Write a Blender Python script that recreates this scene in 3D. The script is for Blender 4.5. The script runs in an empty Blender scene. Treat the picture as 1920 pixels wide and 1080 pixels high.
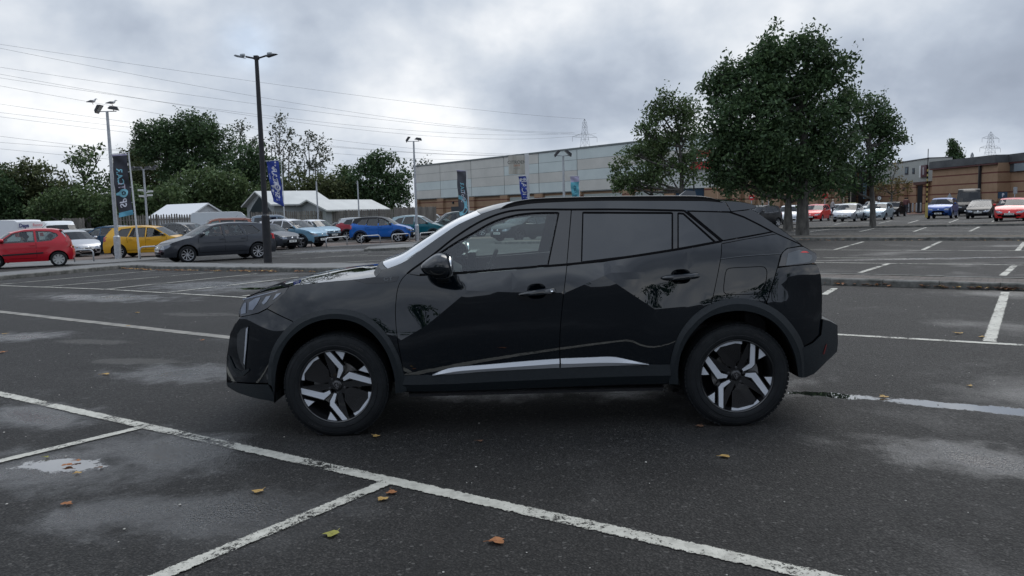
import bpy, bmesh, math, random
import numpy as np
from math import sin, cos, pi, radians, sqrt, atan2, hypot, exp
from mathutils import Vector, Matrix
from mathutils.geometry import delaunay_2d_cdt
rng = random.Random(7)
nrs = np.random.RandomState(11)
SC = bpy.context.scene
COL = SC.collection
# ---------------------------------------------------------------- camera
FPX, PITCH, ROLL, EYE = 1440.0, radians(5.8), radians(1.45), 1.45
cd = bpy.data.cameras.new('camera'); cam = bpy.data.objects.new('camera', cd); COL.objects.link(cam)
cd.sensor_fit = 'HORIZONTAL'; cd.sensor_width = 36.0; cd.lens = 36.0*FPX/1920.0
cd.clip_start = 0.1; cd.clip_end = 6000
_U0 = Vector((0, sin(PITCH), cos(PITCH))); FWD = Vector((0, cos(PITCH), -sin(PITCH))); _R0 = Vector((1, 0, 0))
RGT = cos(ROLL)*_R0 - sin(ROLL)*_U0; UPV = cos(ROLL)*_U0 + sin(ROLL)*_R0
cam.matrix_world = Matrix(((RGT.x, UPV.x, -FWD.x, 0), (RGT.y, UPV.y, -FWD.y, 0), (RGT.z, UPV.z, -FWD.z, EYE), (0, 0, 0, 1)))
SC.camera = cam
def ray(px, py): return RGT*((px-960)/FPX) + UPV*((540-py)/FPX) + FWD
def gz(x, y): return -min(.42, .0150*max(0., -.6*x+.8*y-18.))      # the lot falls away gently to the far left
def G(px, py):                                   # pixel of the survey picture -> point on the ground
    d = ray(px, py); t = -EYE/d.z
    for _ in range(30): t = .5*t+.5*(EYE-gz(d.x*t, d.y*t))/-d.z
    return (d.x*t, d.y*t)
def AT(px, py, Y):                               # -> (x, z) at distance Y
    d = ray(px, py); t = Y/d.y; return (d.x*t, EYE+d.z*t)
# ---------------------------------------------------------------- world
SUN_EL, SUN_AZ = radians(50), radians(40)       # azimuth measured from +Y clockwise
w = bpy.data.worlds.new("World"); SC.world = w; w.use_nodes = True
nt = w.node_tree; nt.nodes.clear()
def N(nt, t, **kw):
    n = nt.nodes.new(t)
    for k, v in kw.items():
        if k == 'inp':
            for a, b in v.items(): n.inputs[a].default_value = b
        else: setattr(n, k, v)
    return n
def L(nt, a, b): nt.links.new(a, b)
def M_(nt, op, a, b=None, c=None, clamp=False):
    n = nt.nodes.new('ShaderNodeMath'); n.operation = op; n.use_clamp = clamp
    for i, v in enumerate((a, b, c)):
        if v is None: continue
        if isinstance(v, (int, float)): n.inputs[i].default_value = v
        else: nt.links.new(v, n.inputs[i])
    return n.outputs[0]
def RAMP(nt, fac, pts, interp='LINEAR'):
    n = nt.nodes.new('ShaderNodeValToRGB'); cr = n.color_ramp; cr.interpolation = interp
    while len(cr.elements) < len(pts): cr.elements.new(0.5)
    for e, (p, c) in zip(cr.elements, pts):
        e.position = p; e.color = (c, c, c, 1) if isinstance(c, (int, float)) else (*c, 1)
    nt.links.new(fac, n.inputs[0]); return n.outputs[0]
def MIX(nt, f, a, b, blend='MIX'):
    n = nt.nodes.new('ShaderNodeMix'); n.data_type = 'RGBA'; n.blend_type = blend
    for i, v in ((0, f), (6, a), (7, b)):
        if isinstance(v, (int, float)): n.inputs[i].default_value = v if i == 0 else (v, v, v, 1)
        elif isinstance(v, tuple): n.inputs[i].default_value = (*v, 1)
        else: nt.links.new(v, n.inputs[i])
    return n.outputs[2]
sky = N(nt, 'ShaderNodeTexSky'); sky.sky_type = 'NISHITA'; sky.sun_disc = False
sky.sun_elevation = SUN_EL; sky.sun_rotation = SUN_AZ
tc = N(nt, 'ShaderNodeTexCoord'); sep = N(nt, 'ShaderNodeSeparateXYZ'); L(nt, tc.outputs['Generated'], sep.inputs[0])
zz = M_(nt, 'ADD', M_(nt, 'MAXIMUM', sep.outputs[2], 0.0), 0.45)
cx = M_(nt, 'DIVIDE', sep.outputs[0], zz); cy = M_(nt, 'DIVIDE', sep.outputs[1], zz)
cmb = N(nt, 'ShaderNodeCombineXYZ'); L(nt, cx, cmb.inputs[0]); L(nt, cy, cmb.inputs[1])
def noise(nt, vec, scale, detail=6, rough=.55, dist=0., w4=0.):
    n = N(nt, 'ShaderNodeTexNoise', noise_dimensions='4D', inp={'Scale': scale, 'Detail': detail, 'Roughness': rough, 'Distortion': dist, 'W': w4})
    L(nt, vec, n.inputs['Vector']); return n.outputs['Fac']
n1 = noise(nt, cmb.outputs[0], 1.15, 6, .5, .15, 5.7)
n2 = noise(nt, cmb.outputs[0], 3.2, 5, .55, .2, 9.4)
n3 = noise(nt, tc.outputs['Generated'], 8.5, 5, .55, .2, 1.7)
den = M_(nt, 'ADD', M_(nt, 'MULTIPLY', n1, .62), M_(nt, 'ADD', M_(nt, 'MULTIPLY', n2, .24), M_(nt, 'MULTIPLY', n3, .14)))
den = M_(nt, 'ADD', M_(nt, 'MULTIPLY', M_(nt, 'SUBTRACT', den, .5), 3.1), .5)
def spot(px, py, r, amp):                        # a lighter or darker part of the cloud deck, fixed in the sky
    d = ray(px, py).normalized()
    vm = N(nt, 'ShaderNodeVectorMath', operation='DISTANCE'); L(nt, tc.outputs['Generated'], vm.inputs[0]); vm.inputs[1].default_value = d
    q = M_(nt, 'DIVIDE', vm.outputs['Value'], r)
    return M_(nt, 'MULTIPLY', M_(nt, 'POWER', 2.718, M_(nt, 'MULTIPLY', M_(nt, 'MULTIPLY', q, q), -1.)), amp)
for a in ((60, 70, .22, .02), (1150, 60, .22, .05), (740, 110, .08, .10), (1560, 40, .10, .11), (980, 190, .10, -.09), (1760, 160, .26, -.14), (1300, 250, .2, -.04),
          (1850, 340, .12, .12), (60, 290, .16, .14), (420, 200, .14, .07), (870, 150, .05, .08), (1620, 260, .1, -.07), (560, 30, .12, -.04), (200, 50, .25, .07), (860, 50, .07, .05), (1130, 330, .14, .05), (280, 150, .12, -.02), (1240, 130, .1, -.05)):
    den = M_(nt, 'ADD', den, spot(*a))
ccol = RAMP(nt, den, [(.18, (.165, .19, .235)), (.40, (.215, .245, .295)), (.55, (.28, .312, .36)), (.70, (.365, .39, .425)), (.95, (.55, .555, .56))])
hz = RAMP(nt, sep.outputs[2], [(0., 1.05), (.10, 1.0), (.36, 1.0), (.62, 1.75), (1., 1.95)])  # sky above the camera view brightened on purpose to add light to the scene
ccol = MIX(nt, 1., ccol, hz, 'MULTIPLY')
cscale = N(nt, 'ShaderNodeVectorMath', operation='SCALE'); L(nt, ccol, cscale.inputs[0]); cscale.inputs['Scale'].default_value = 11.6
gap = spot(468, 88, .03, .35); gap = M_(nt, 'MULTIPLY', gap, RAMP(nt, n2, [(.4, 0.2), (.6, 1.)]))
skyc = N(nt, 'ShaderNodeVectorMath', operation='SCALE'); L(nt, sky.outputs[0], skyc.inputs[0]); skyc.inputs['Scale'].default_value = 1.0
blue = MIX(nt, 1., skyc.outputs[0], (2.2, 3.0, 4.2), 'ADD')
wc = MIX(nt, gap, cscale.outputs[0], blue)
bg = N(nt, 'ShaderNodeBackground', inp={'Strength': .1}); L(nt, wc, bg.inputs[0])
out = N(nt, 'ShaderNodeOutputWorld'); L(nt, bg.outputs[0], out.inputs[0])
ld = bpy.data.lights.new('sun', 'SUN'); ld.energy = .9; ld.angle = radians(40); ld.color = (1, .96, .9)
sun = bpy.data.objects.new('sun', ld); COL.objects.link(sun)
sd = Vector((sin(SUN_AZ)*cos(SUN_EL), cos(SUN_AZ)*cos(SUN_EL), sin(SUN_EL)))
sun.rotation_euler = sd.to_track_quat('Z', 'Y').to_euler()
SC.view_settings.view_transform = 'Standard'; SC.view_settings.look = 'None'
SC.view_settings.exposure = 0.78; SC.view_settings.gamma = 1.0; SC.view_settings.use_curve_mapping = False
SC.cycles.max_bounces = 10; SC.cycles.transparent_max_bounces = 24
# ---------------------------------------------------------------- helpers
def tag(o, label=None, cat=None, group=None, kind=None):
    for k, v in (('label', label), ('category', cat), ('group', group), ('kind', kind)):
        if v: o[k] = v
    return o
def empty(name, loc, rz=0, label=None, cat=None, group=None):
    o = bpy.data.objects.new(name, None); COL.objects.link(o); o.location = loc; o.rotation_euler = (0, 0, rz); o.empty_display_size = .2
    return tag(o, label, cat, group)
def mobj(name, V, F, mat, parent=None, smooth=False, angle=None, midx=None):
    me = bpy.data.meshes.new(name); me.from_pydata([tuple(v) for v in V], [], [tuple(f) for f in F])
    mats = mat if isinstance(mat, (list, tuple)) else [mat]
    for m in mats: me.materials.append(m)
    if midx is not None: me.polygons.foreach_set('material_index', midx)
    if smooth or angle:
        me.polygons.foreach_set('use_smooth', [True]*len(me.polygons))
        if angle: me.set_sharp_from_angle(angle=radians(angle))
    me.update()
    o = bpy.data.objects.new(name, me); COL.objects.link(o)
    if parent: o.parent = parent
    return o
class MB:
    def __init__(s): s.V = []; s.F = []; s.I = []; s.mi = 0
    def add(s, V, F, mi=None):
        b = len(s.V); s.V += [tuple(v) for v in V]; s.F += [tuple(i+b for i in f) for f in F]; s.I += [s.mi if mi is None else mi]*len(F); return s
    def box(s, c, d, rz=0, M=None, mi=None):
        x, y, z = [q/2 for q in d]; V = []
        for sx in (-1, 1):
            for sy in (-1, 1):
                for sz in (-1, 1):
                    p = Vector((sx*x, sy*y, sz*z))
                    if M is not None: p = M @ p
                    elif rz: p = Vector((p.x*cos(rz)-p.y*sin(rz), p.x*sin(rz)+p.y*cos(rz), p.z))
                    V.append((p.x+c[0], p.y+c[1], p.z+c[2]))
        return s.add(V, [(0, 1, 3, 2), (4, 6, 7, 5), (0, 4, 5, 1), (2, 3, 7, 6), (0, 2, 6, 4), (1, 5, 7, 3)], mi)
    def prism(s, poly, a, b, axis='y', mi=None):  # polygon in the two other axes, extruded a..b
        n = len(poly); V = []
        for t in (a, b):
            for (u, v) in poly: V.append({'y': (u, t, v), 'x': (t, u, v), 'z': (u, v, t)}[axis])
        F = [tuple(range(n)), tuple(range(2*n-1, n-1, -1))]+[(i, i+n, (i+1) % n+n, (i+1) % n) for i in range(n)]
        return s.add(V, F, mi)
    def tube(s, pts, r, n=8, mi=None, cap=True):
        pts = [Vector(p) for p in pts]; rs = r if isinstance(r, (list, tuple)) else [r]*len(pts); V = []
        up = Vector((0, 0, 1)); prev = None
        for i, p in enumerate(pts):
            t = (pts[min(i+1, len(pts)-1)]-pts[max(i-1, 0)]).normalized()
            if prev is None:
                a = t.cross(up if abs(t.z) < .95 else Vector((1, 0, 0))).normalized()
            else: a = (prev-t*prev.dot(t)).normalized()
            prev = a; b = t.cross(a)
            for k in range(n): V.append(p+(a*cos(2*pi*k/n)+b*sin(2*pi*k/n))*rs[i])
        F = [(i*n+k, i*n+(k+1) % n, (i+1)*n+(k+1) % n, (i+1)*n+k) for i in range(len(pts)-1) for k in range(n)]
        if cap: F += [tuple(range(n-1, -1, -1)), tuple((len(pts)-1)*n+k for k in range(n))]
        return s.add(V, F, mi)
    def lathe(s, prof, n=24, c=(0, 0, 0), axis='z', mi=None, closed=False):   # prof: (r, h)
        V = []
        for (r, h) in prof:
            for k in range(n):
                a = 2*pi*k/n; u, v = r*cos(a), r*sin(a)
                q = {'z': (u, v, h), 'y': (u, h, v), 'x': (h, u, v)}[axis]; V.append((q[0]+c[0], q[1]+c[1], q[2]+c[2]))
        m = len(prof); F = [(i*n+k, i*n+(k+1) % n, ((i+1) % m)*n+(k+1) % n, ((i+1) % m)*n+k) for i in range(m if closed else m-1) for k in range(n)]
        return s.add(V, F, mi)
    def build(s, name, mat, parent=None, **kw):
        return mobj(name, s.V, s.F, mat, parent, midx=s.I if isinstance(mat, (list, tuple)) else None, **kw)
def sst(a, b, x):
    t = min(1, max(0, (x-a)/(b-a))); return t*t*(3-2*t)
def interp(x, T):
    if x <= T[0][0]: return T[0][1]
    for (a, p), (b, q) in zip(T, T[1:]):
        if x <= b: return p+(q-p)*(x-a)/(b-a)
    return T[-1][1]
def spl(pts, per=6, closed=False):                # Catmull-Rom through points
    P = [Vector(p) for p in pts]; n = len(P); R = []
    g = lambda i: P[i % n] if closed else (P[i] if 0 <= i < n else (2*P[0]-P[1] if i < 0 else 2*P[-1]-P[-2]))
    for i in range(n if closed else n-1):
        a, b, c, d = g(i-1), g(i), g(i+1), g(i+2)
        for k in range(per):
            t = k/per; R.append(.5*((2*b)+(c-a)*t+(2*a-5*b+4*c-d)*t*t+(3*b-a-3*c+d)*t**3))
    if not closed: R.append(P[-1])
    return [tuple(r) for r in R]
def resamp(pts, n):
    P = [Vector(p) for p in pts]; s = [0]
    for a, b in zip(P, P[1:]): s.append(s[-1]+(b-a).length)
    out = []; j = 0
    for k in range(n):
        t = s[-1]*k/(n-1)
        while j < len(s)-2 and s[j+1] < t: j += 1
        d = s[j+1]-s[j]; out.append(tuple(P[j].lerp(P[j+1], (t-s[j])/d if d > 1e-9 else 0)))
    return out
def area(p): return .5*sum(p[i][0]*p[(i+1) % len(p)][1]-p[(i+1) % len(p)][0]*p[i][1] for i in range(len(p)))
def inset(p, d):
    if area(p) < 0: p = p[::-1]
    q = []
    for i in range(len(p)):
        if hypot(p[i][0]-p[i-1][0], p[i][1]-p[i-1][1]) > 1e-5: q.append(p[i])
    p = q; n = len(p); R = []
    for i in range(n):
        a, b, c = Vector(p[i-1]), Vector(p[i]), Vector(p[(i+1) % n])
        e1 = (b-a).normalized(); e2 = (c-b).normalized(); n1 = Vector((-e1.y, e1.x)); n2 = Vector((-e2.y, e2.x))
        m = n1+n2; L2 = m.length
        if L2 < .3: m = n1; k = 1
        else: m = m/L2; k = min(1/max(m.dot(n1), .4), 2)
        R.append(tuple(b+m*d*k))
    return R
def inpoly(x, y, p):
    c = False; j = len(p)-1
    for i in range(len(p)):
        if (p[i][1] > y) != (p[j][1] > y) and x < (p[j][0]-p[i][0])*(y-p[i][1])/(p[j][1]-p[i][1])+p[i][0]: c = not c
        j = i
    return c
def cdt(poly, holes=(), creases=(), step=.04):
    V = []; E = []
    def ring(p, closed=True):
        b = len(V)
        for i in range(len(p)):
            if not closed and i == len(p)-1: break
            a, c = Vector(p[i]), Vector(p[(i+1) % len(p)]); n = max(1, int((c-a).length/(step*1.3)))
            for k in range(n): V.append(tuple(a.lerp(c, k/n)))
        if closed:
            m = len(V)-b; E.extend((b+i, b+(i+1) % m) for i in range(m))
        else:
            V.append(tuple(p[-1])); m = len(V)-b; E.extend((b+i, b+i+1) for i in range(m-1))
    ring(poly)
    for h in holes: ring(h)
    for c in creases: ring(c, False)
    B = np.array(V); x0, y0 = B.min(0); x1, y1 = B.max(0)
    gx = np.arange(x0+step/2, x1, step); gy = np.arange(y0+step/2, y1, step)
    seg = np.array([(V[a][0], V[a][1], V[b][0], V[b][1]) for a, b in E])
    for X in gx:
        for Y in gy:
            if not inpoly(X, Y, poly) or any(inpoly(X, Y, h) for h in holes): continue
            dx = seg[:, 2]-seg[:, 0]; dy = seg[:, 3]-seg[:, 1]; l2 = dx*dx+dy*dy+1e-12
            t = np.clip(((X-seg[:, 0])*dx+(Y-seg[:, 1])*dy)/l2, 0, 1)
            if ((X-seg[:, 0]-t*dx)**2+(Y-seg[:, 1]-t*dy)**2).min() < (step*.38)**2: continue
            V.append((X, Y))
    r = delaunay_2d_cdt([Vector(v) for v in V], E, [], 0, 1e-6)
    vs = [tuple(v) for v in r[0]]; F = []
    for f in r[2]:
        X = sum(vs[i][0] for i in f)/3; Y = sum(vs[i][1] for i in f)/3
        if abs(area([vs[i] for i in f])) > 2e-6 and inpoly(X, Y, poly) and not any(inpoly(X, Y, h) for h in holes): F.append(tuple(f))
    used = sorted({i for f in F for i in f}); m = {a: b for b, a in enumerate(used)}
    vs = [vs[i] for i in used]; F = [tuple(m[i] for i in f) for f in F]
    F = [f if area([vs[i] for i in f]) > 0 else f[::-1] for f in F]
    return vs, F
def flange(V3, F, vec):                           # turned-in edge: boundary edges extruded by vec(p)
    cnt = {}
    for f in F:
        for i in range(len(f)):
            a, b = f[i], f[(i+1) % len(f)]
            cnt[(a, b)] = 1
    V = list(V3); Fo = list(F); new = {}
    def nv(i, k):
        if (i, k) not in new:
            p = Vector(V3[i]); q = p+Vector(vec(p)) if k else p
            new[(i, k)] = len(V); V.append(tuple(q))
        return new[(i, k)]
    for (a, b) in cnt:
        if (b, a) not in cnt: Fo.append((nv(b, 0), nv(a, 0), nv(a, 1), nv(b, 1)))
    return V, Fo
def text_geo(s, size=1., align='CENTER', bold=0.):
    c = bpy.data.curves.new('t', 'FONT'); c.body = s; c.size = size; c.align_x = align; c.align_y = 'CENTER'; c.resolution_u = 3; c.offset = bold
    o = bpy.data.objects.new('t', c); COL.objects.link(o)
    bpy.context.view_layer.update()
    me = o.evaluated_get(bpy.context.evaluated_depsgraph_get()).to_mesh()
    V = [(v.co.x, v.co.y) for v in me.vertices]; F = [tuple(p.vertices) for p in me.polygons]
    o.evaluated_get(bpy.context.evaluated_depsgraph_get()).to_mesh_clear()
    bpy.data.objects.remove(o); bpy.data.curves.remove(c)
    return V, F
# ---------------------------------------------------------------- materials
MATS = {}
def nodes(m): return m.node_tree, m.node_tree.nodes['Principled BSDF']
def pm(name, color, rough=.5, metal=0., coat=0., spec=.5, coat_rough=.03, emis=None, estr=0.):
    if name in MATS: return MATS[name]
    m = bpy.data.materials.new(name); m.use_nodes = True; b = m.node_tree.nodes['Principled BSDF']
    b.inputs['Base Color'].default_value = (*color, 1); b.inputs['Roughness'].default_value = rough; b.inputs['Metallic'].default_value = metal
    b.inputs['Coat Weight'].default_value = coat; b.inputs['Coat Roughness'].default_value = coat_rough; b.inputs['Specular IOR Level'].default_value = spec
    if emis: b.inputs['Emission Color'].default_value = (*emis, 1); b.inputs['Emission Strength'].default_value = estr
    MATS[name] = m; return m
def nodes(m): return m.node_tree, m.node_tree.nodes['Principled BSDF']
def vary(m, c1, c2, scale, detail=5, rough=None, bump=0., bscale=None, lo=.35, hi=.65, coord='Object', stretch=None):
    nt, b = nodes(m); t = N(nt, 'ShaderNodeTexCoord'); v = t.outputs[coord]
    if stretch:
        mp = N(nt, 'ShaderNodeMapping'); L(nt, v, mp.inputs[0]); mp.inputs['Scale'].default_value = stretch; v = mp.outputs[0]
    f = noise(nt, v, scale, detail, .6); r = RAMP(nt, f, [(lo, c1), (hi, c2)]); L(nt, r, b.inputs['Base Color'])
    if rough: L(nt, RAMP(nt, noise(nt, v, scale*1.7, 4, .6, 0, 5), [(.3, rough[0]), (.7, rough[1])]), b.inputs['Roughness'])
    if bump:
        bp = N(nt, 'ShaderNodeBump', inp={'Strength': bump, 'Distance': .01}); L(nt, noise(nt, v, bscale or scale*4, 6, .65), bp.inputs['Height']); L(nt, bp.outputs[0], b.inputs['Normal'])
    return m
def glassm(name, tint, refl=1.5, rough=0.):
    if name in MATS: return MATS[name]
    m = bpy.data.materials.new(name); m.use_nodes = True; nt = m.node_tree; nt.nodes.clear()
    tr = N(nt, 'ShaderNodeBsdfTransparent'); tr.inputs[0].default_value = (*tint, 1)
    gl = N(nt, 'ShaderNodeBsdfGlossy'); gl.inputs['Roughness'].default_value = rough; gl.inputs[0].default_value = (.95, .97, 1, 1)
    fr = N(nt, 'ShaderNodeFresnel', inp={'IOR': 1.5}); mx = N(nt, 'ShaderNodeMixShader')
    L(nt, M_(nt, 'MULTIPLY', fr.outputs[0], refl, clamp=True), mx.inputs[0]); L(nt, tr.outputs[0], mx.inputs[1]); L(nt, gl.outputs[0], mx.inputs[2])
    o = N(nt, 'ShaderNodeOutputMaterial'); L(nt, mx.outputs[0], o.inputs[0]); MATS[name] = m; return m
BLACKP = pm('black_metallic_paint', (.0008, .0030, .0058), .5, .0, 1., .0, .01)
nodes(BLACKP)[1].inputs['Coat IOR'].default_value = 1.72
GLOSSK = pm('gloss_black_trim', (.004, .004, .005), .12, 0, .6)
PLAS = vary(pm('black_textured_plastic', (.012, .013, .015), .5, 0, 0, .35), (.008, .0115, .0145), (.012, .0165, .020), 60, rough=(.42, .6), bump=.15, bscale=900)
MATT = pm('matt_black', (.004, .004, .005), .9, 0, 0, .1)
RUB = vary(pm('tyre_rubber', (.014, .014, .015), .7, 0, 0, .3), (.0045, .0058, .0075), (.009, .011, .013), 14, rough=(.6, .85))
SILV = pm('machined_alloy', (.62, .65, .70), .42, .35, .3)
SATIN = pm('satin_silver_trim', (.50, .52, .55), .42, .35, .0)
CHROME = pm('chrome', (.8, .82, .85), .08, 1.)
DISC = pm('brake_disc', (.32, .31, .30), .35, .9)
INTR = pm('dark_interior', (.012, .012, .014), .8, 0, 0, .3)
SEAT = vary(pm('seat_fabric', (.03, .03, .034), .9), (.022, .022, .025), (.036, .036, .04), 40)
GL_FRONT = glassm('clear_car_glass', (.80, .90, .87), 1.5)
GL_TINT = glassm('privacy_glass', (.012, .014, .016), 1.8)
GL_SCR = glassm('windscreen_glass', (.60, .68, .66), 1.9)
PLATE_W = pm('plate_white', (.75, .76, .74), .4); PLATE_Y = pm('plate_yellow', (.75, .6, .05), .4); INK = pm('plate_ink', (.01, .01, .012), .5)
REDL = pm('red_lens', (.35, .008, .01), .12, 0, 1.); CLEARL = pm('clear_lens', (.22, .24, .28), .1, .4, 1.); DARKL = pm('smoked_lens', (.035, .036, .04), .1, 0, 1.)
AMBER = pm('amber_lens', (.6, .2, .02), .15, 0, 1.)
def paint(name, c, metal=.35): 
    m = pm(name, c, .36, metal, .55, .35, .04); return m
def galv(): 
    return vary(pm('galvanised_steel', (.42, .44, .46), .5, .5), (.34, .36, .38), (.48, .50, .52), 9, rough=(.4, .65))
# fix the thin-pane Fresnel seen from behind
for _m in MATS.values():
    for _n in _m.node_tree.nodes:
        if _n.type == 'FRESNEL':
            g_ = _m.node_tree.nodes.new('ShaderNodeNewGeometry')
            L(_m.node_tree, M_(_m.node_tree, 'SUBTRACT', 1.5, M_(_m.node_tree, 'MULTIPLY', g_.outputs['Backfacing'], .8333)), _n.inputs['IOR'])
# ---------------------------------------------------------------- ground
LA = radians(-33.5); D1 = Vector((cos(LA), sin(LA))); D2 = Vector((-sin(LA), cos(LA)))     # axes of the parking lot
asph = pm('asphalt', (.05, .05, .05), .8); nt, b = nodes(asph)
tc = N(nt, 'ShaderNodeTexCoord'); P = tc.outputs['Object']
def ell(cx, cy, rx, ry, rot=0., soft=1.):
    mp = N(nt, 'ShaderNodeMapping', vector_type='TEXTURE'); mp.inputs['Location'].default_value = (cx, cy, 0); mp.inputs['Rotation'].default_value = (0, 0, rot); mp.inputs['Scale'].default_value = (rx, ry, 1)
    L(nt, P, mp.inputs[0]); vm = N(nt, 'ShaderNodeVectorMath', operation='LENGTH'); L(nt, mp.outputs[0], vm.inputs[0])
    return M_(nt, 'SUBTRACT', 1., vm.outputs['Value'])
def ellp(px, py, rx, ry, rot=0.):
    x, y = G(px, py); return ell(x, y, rx, ry, rot)
def mx(*a):
    r = a[0]
    for q in a[1:]: r = M_(nt, 'MAXIMUM', r, q)
    return r
big = noise(nt, P, .45, 5, .6, .3); mid = noise(nt, P, 3.2, 6, .65, .2, 2.); fine = noise(nt, P, 34, 5, .7, 0, 4.); 
vo = N(nt, 'ShaderNodeTexVoronoi', inp={'Scale': 75.}); L(nt, P, vo.inputs['Vector']); vsep = N(nt, 'ShaderNodeSeparateXYZ'); L(nt, vo.outputs['Color'], vsep.inputs[0])
# damp and standing water
wetf = mx(ellp(110, 880, .9, .42, -.3), ellp(320, 845, .8, .5, -.5), ellp(450, 960, .75, .42, .1), ellp(250, 960, .6, .3, 0), ellp(330, 700, .8, .5, -.3), ellp(60, 780, .8, .35, -.45),
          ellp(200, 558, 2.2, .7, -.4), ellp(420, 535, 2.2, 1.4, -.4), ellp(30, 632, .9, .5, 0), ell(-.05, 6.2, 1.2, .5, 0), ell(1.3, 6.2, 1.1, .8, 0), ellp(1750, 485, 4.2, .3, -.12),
          ellp(1830, 860, .8, .35, -.5), ellp(620, 470, 3, 2, 0))
wn = M_(nt, 'ADD', M_(nt, 'MULTIPLY', M_(nt, 'SUBTRACT', mid, .5), 2.2), M_(nt, 'MULTIPLY', M_(nt, 'SUBTRACT', fine, .5), 1.3))
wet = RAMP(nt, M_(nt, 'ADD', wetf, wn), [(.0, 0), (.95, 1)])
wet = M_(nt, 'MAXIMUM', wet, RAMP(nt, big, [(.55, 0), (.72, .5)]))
# the running puddle behind the rear wheel
pa = G(1480, 735); pb = G(1640, 747); pc = G(1920, 774)
def seg(p, q, wd):
    l = hypot(q[0]-p[0], q[1]-p[1]); return ell((p[0]+q[0])/2, (p[1]+q[1])/2, l*.56, wd, atan2(q[1]-p[1], q[0]-p[0]))
pud = mx(seg(pa, pb, .10), seg(pb, pc, .11), seg(G(1800, 762), G(2000, 782), .13), ellp(112, 872, .33, .13, -.15), ellp(1850, 484, 1.6, .11, -.33), ellp(1720, 484, .35, .09, -.33), ellp(480, 541, .5, .25, -.3))
pn = M_(nt, 'ADD', M_(nt, 'MULTIPLY', M_(nt, 'SUBTRACT', noise(nt, P, 5, 7, .75, .2, 8.), .5), 2.2), M_(nt, 'MULTIPLY', M_(nt, 'SUBTRACT', fine, .5), .9))
pudm = RAMP(nt, M_(nt, 'ADD', pud, pn), [(.10, 0), (.24, 1)])
# dry pale stains and dark patches
dry = mx(ellp(175, 641, .75, .22, -.3), ellp(260, 677, .8, .2, -.2), ellp(380, 590, .9, .25, -.3))
drym = RAMP(nt, M_(nt, 'ADD', dry, M_(nt, 'MULTIPLY', M_(nt, 'SUBTRACT', mid, .5), 1.8)), [(.15, 0), (.5, .55)])
va = N(nt, 'ShaderNodeTexVoronoi', inp={'Scale': 88., 'Randomness': 1.}); L(nt, P, va.inputs['Vector']); vas = N(nt, 'ShaderNodeSeparateXYZ'); L(nt, va.outputs['Color'], vas.inputs[0])
agg = M_(nt, 'ADD', M_(nt, 'MULTIPLY', M_(nt, 'SUBTRACT', 1., M_(nt, 'MULTIPLY', va.outputs['Distance'], 1.3)), .45), M_(nt, 'ADD', M_(nt, 'MULTIPLY', vas.outputs[1], .25), M_(nt, 'MULTIPLY', fine, .3)))
c = RAMP(nt, agg, [(.25, (.005, .005, .005)), (.50, (.0175, .017, .0162)), (.66, (.036, .0345, .0325)), (.82, (.066, .063, .059))])
c = MIX(nt, 1., c, RAMP(nt, M_(nt, 'ADD', M_(nt, 'MULTIPLY', big, .55), M_(nt, 'MULTIPLY', mid, .45)), [(.36, .55), (.5, .95), (.64, 1.45)]), 'MULTIPLY')
oil = RAMP(nt, noise(nt, P, 1.9, 7, .72, .6, 12.), [(.60, 0), (.70, .65)]); c = MIX(nt, oil, c, (.010, .010, .0105))
c = MIX(nt, drym, c, (.075, .073, .068))
stone = RAMP(nt, vsep.outputs[0], [(.975, 0), (.99, .45)]); c = MIX(nt, stone, c, (.13, .127, .12))
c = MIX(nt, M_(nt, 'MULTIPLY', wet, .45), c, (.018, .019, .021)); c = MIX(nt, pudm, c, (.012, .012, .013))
vl = N(nt, 'ShaderNodeTexVoronoi', feature='DISTANCE_TO_EDGE', inp={'Scale': .16})
dst = N(nt, 'ShaderNodeVectorMath', operation='ADD'); nn = N(nt, 'ShaderNodeTexNoise', inp={'Scale': 1.1, 'Detail': 5.}); L(nt, P, nn.inputs[0]); L(nt, P, dst.inputs[0]); L(nt, nn.outputs['Color'], dst.inputs[1]); L(nt, dst.outputs[0], vl.inputs['Vector'])
crk = RAMP(nt, vl.outputs['Distance'], [(.0, .75), (.0022, 0)]); c = MIX(nt, crk, c, (.012, .012, .012))
L(nt, c, b.inputs['Base Color'])
r = RAMP(nt, fine, [(.3, .62), (.7, .88)]); r2 = MIX(nt, M_(nt, 'MAXIMUM', wet, M_(nt, 'MULTIPLY', oil, .6)), r, RAMP(nt, fine, [(.3, .05), (.7, .24)])); L(nt, MIX(nt, pudm, r2, .015), b.inputs['Roughness'])
L(nt, MIX(nt, wet, .3, .85), b.inputs['Specular IOR Level']); L(nt, pudm, b.inputs['Coat Weight']); b.inputs['Coat IOR'].default_value = 2.1; b.inputs['Coat Roughness'].default_value = .01
bp = N(nt, 'ShaderNodeBump', inp={'Distance': .014}); L(nt, M_(nt, 'ADD', M_(nt, 'MULTIPLY', agg, .7), M_(nt, 'MULTIPLY', fine, .5)), bp.inputs['Height'])
L(nt, M_(nt, 'MULTIPLY', M_(nt, 'SUBTRACT', 1., pudm), M_(nt, 'SUBTRACT', .9, M_(nt, 'MULTIPLY', wet, .1))), bp.inputs['Strength']); L(nt, bp.outputs[0], b.inputs['Normal'])
S = 3000
gxs = [-S, -900, -400, -200]+list(np.arange(-120, 121, 3.))+[200, 400, 900, S]
ground = mobj('ground', [(x, y, gz(x, y)) for y in gxs for x in gxs], [(j*len(gxs)+i, j*len(gxs)+i+1, (j+1)*len(gxs)+i+1, (j+1)*len(gxs)+i) for j in range(len(gxs)-1) for i in range(len(gxs)-1)], asph, smooth=True); tag(ground, kind='structure')
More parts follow.
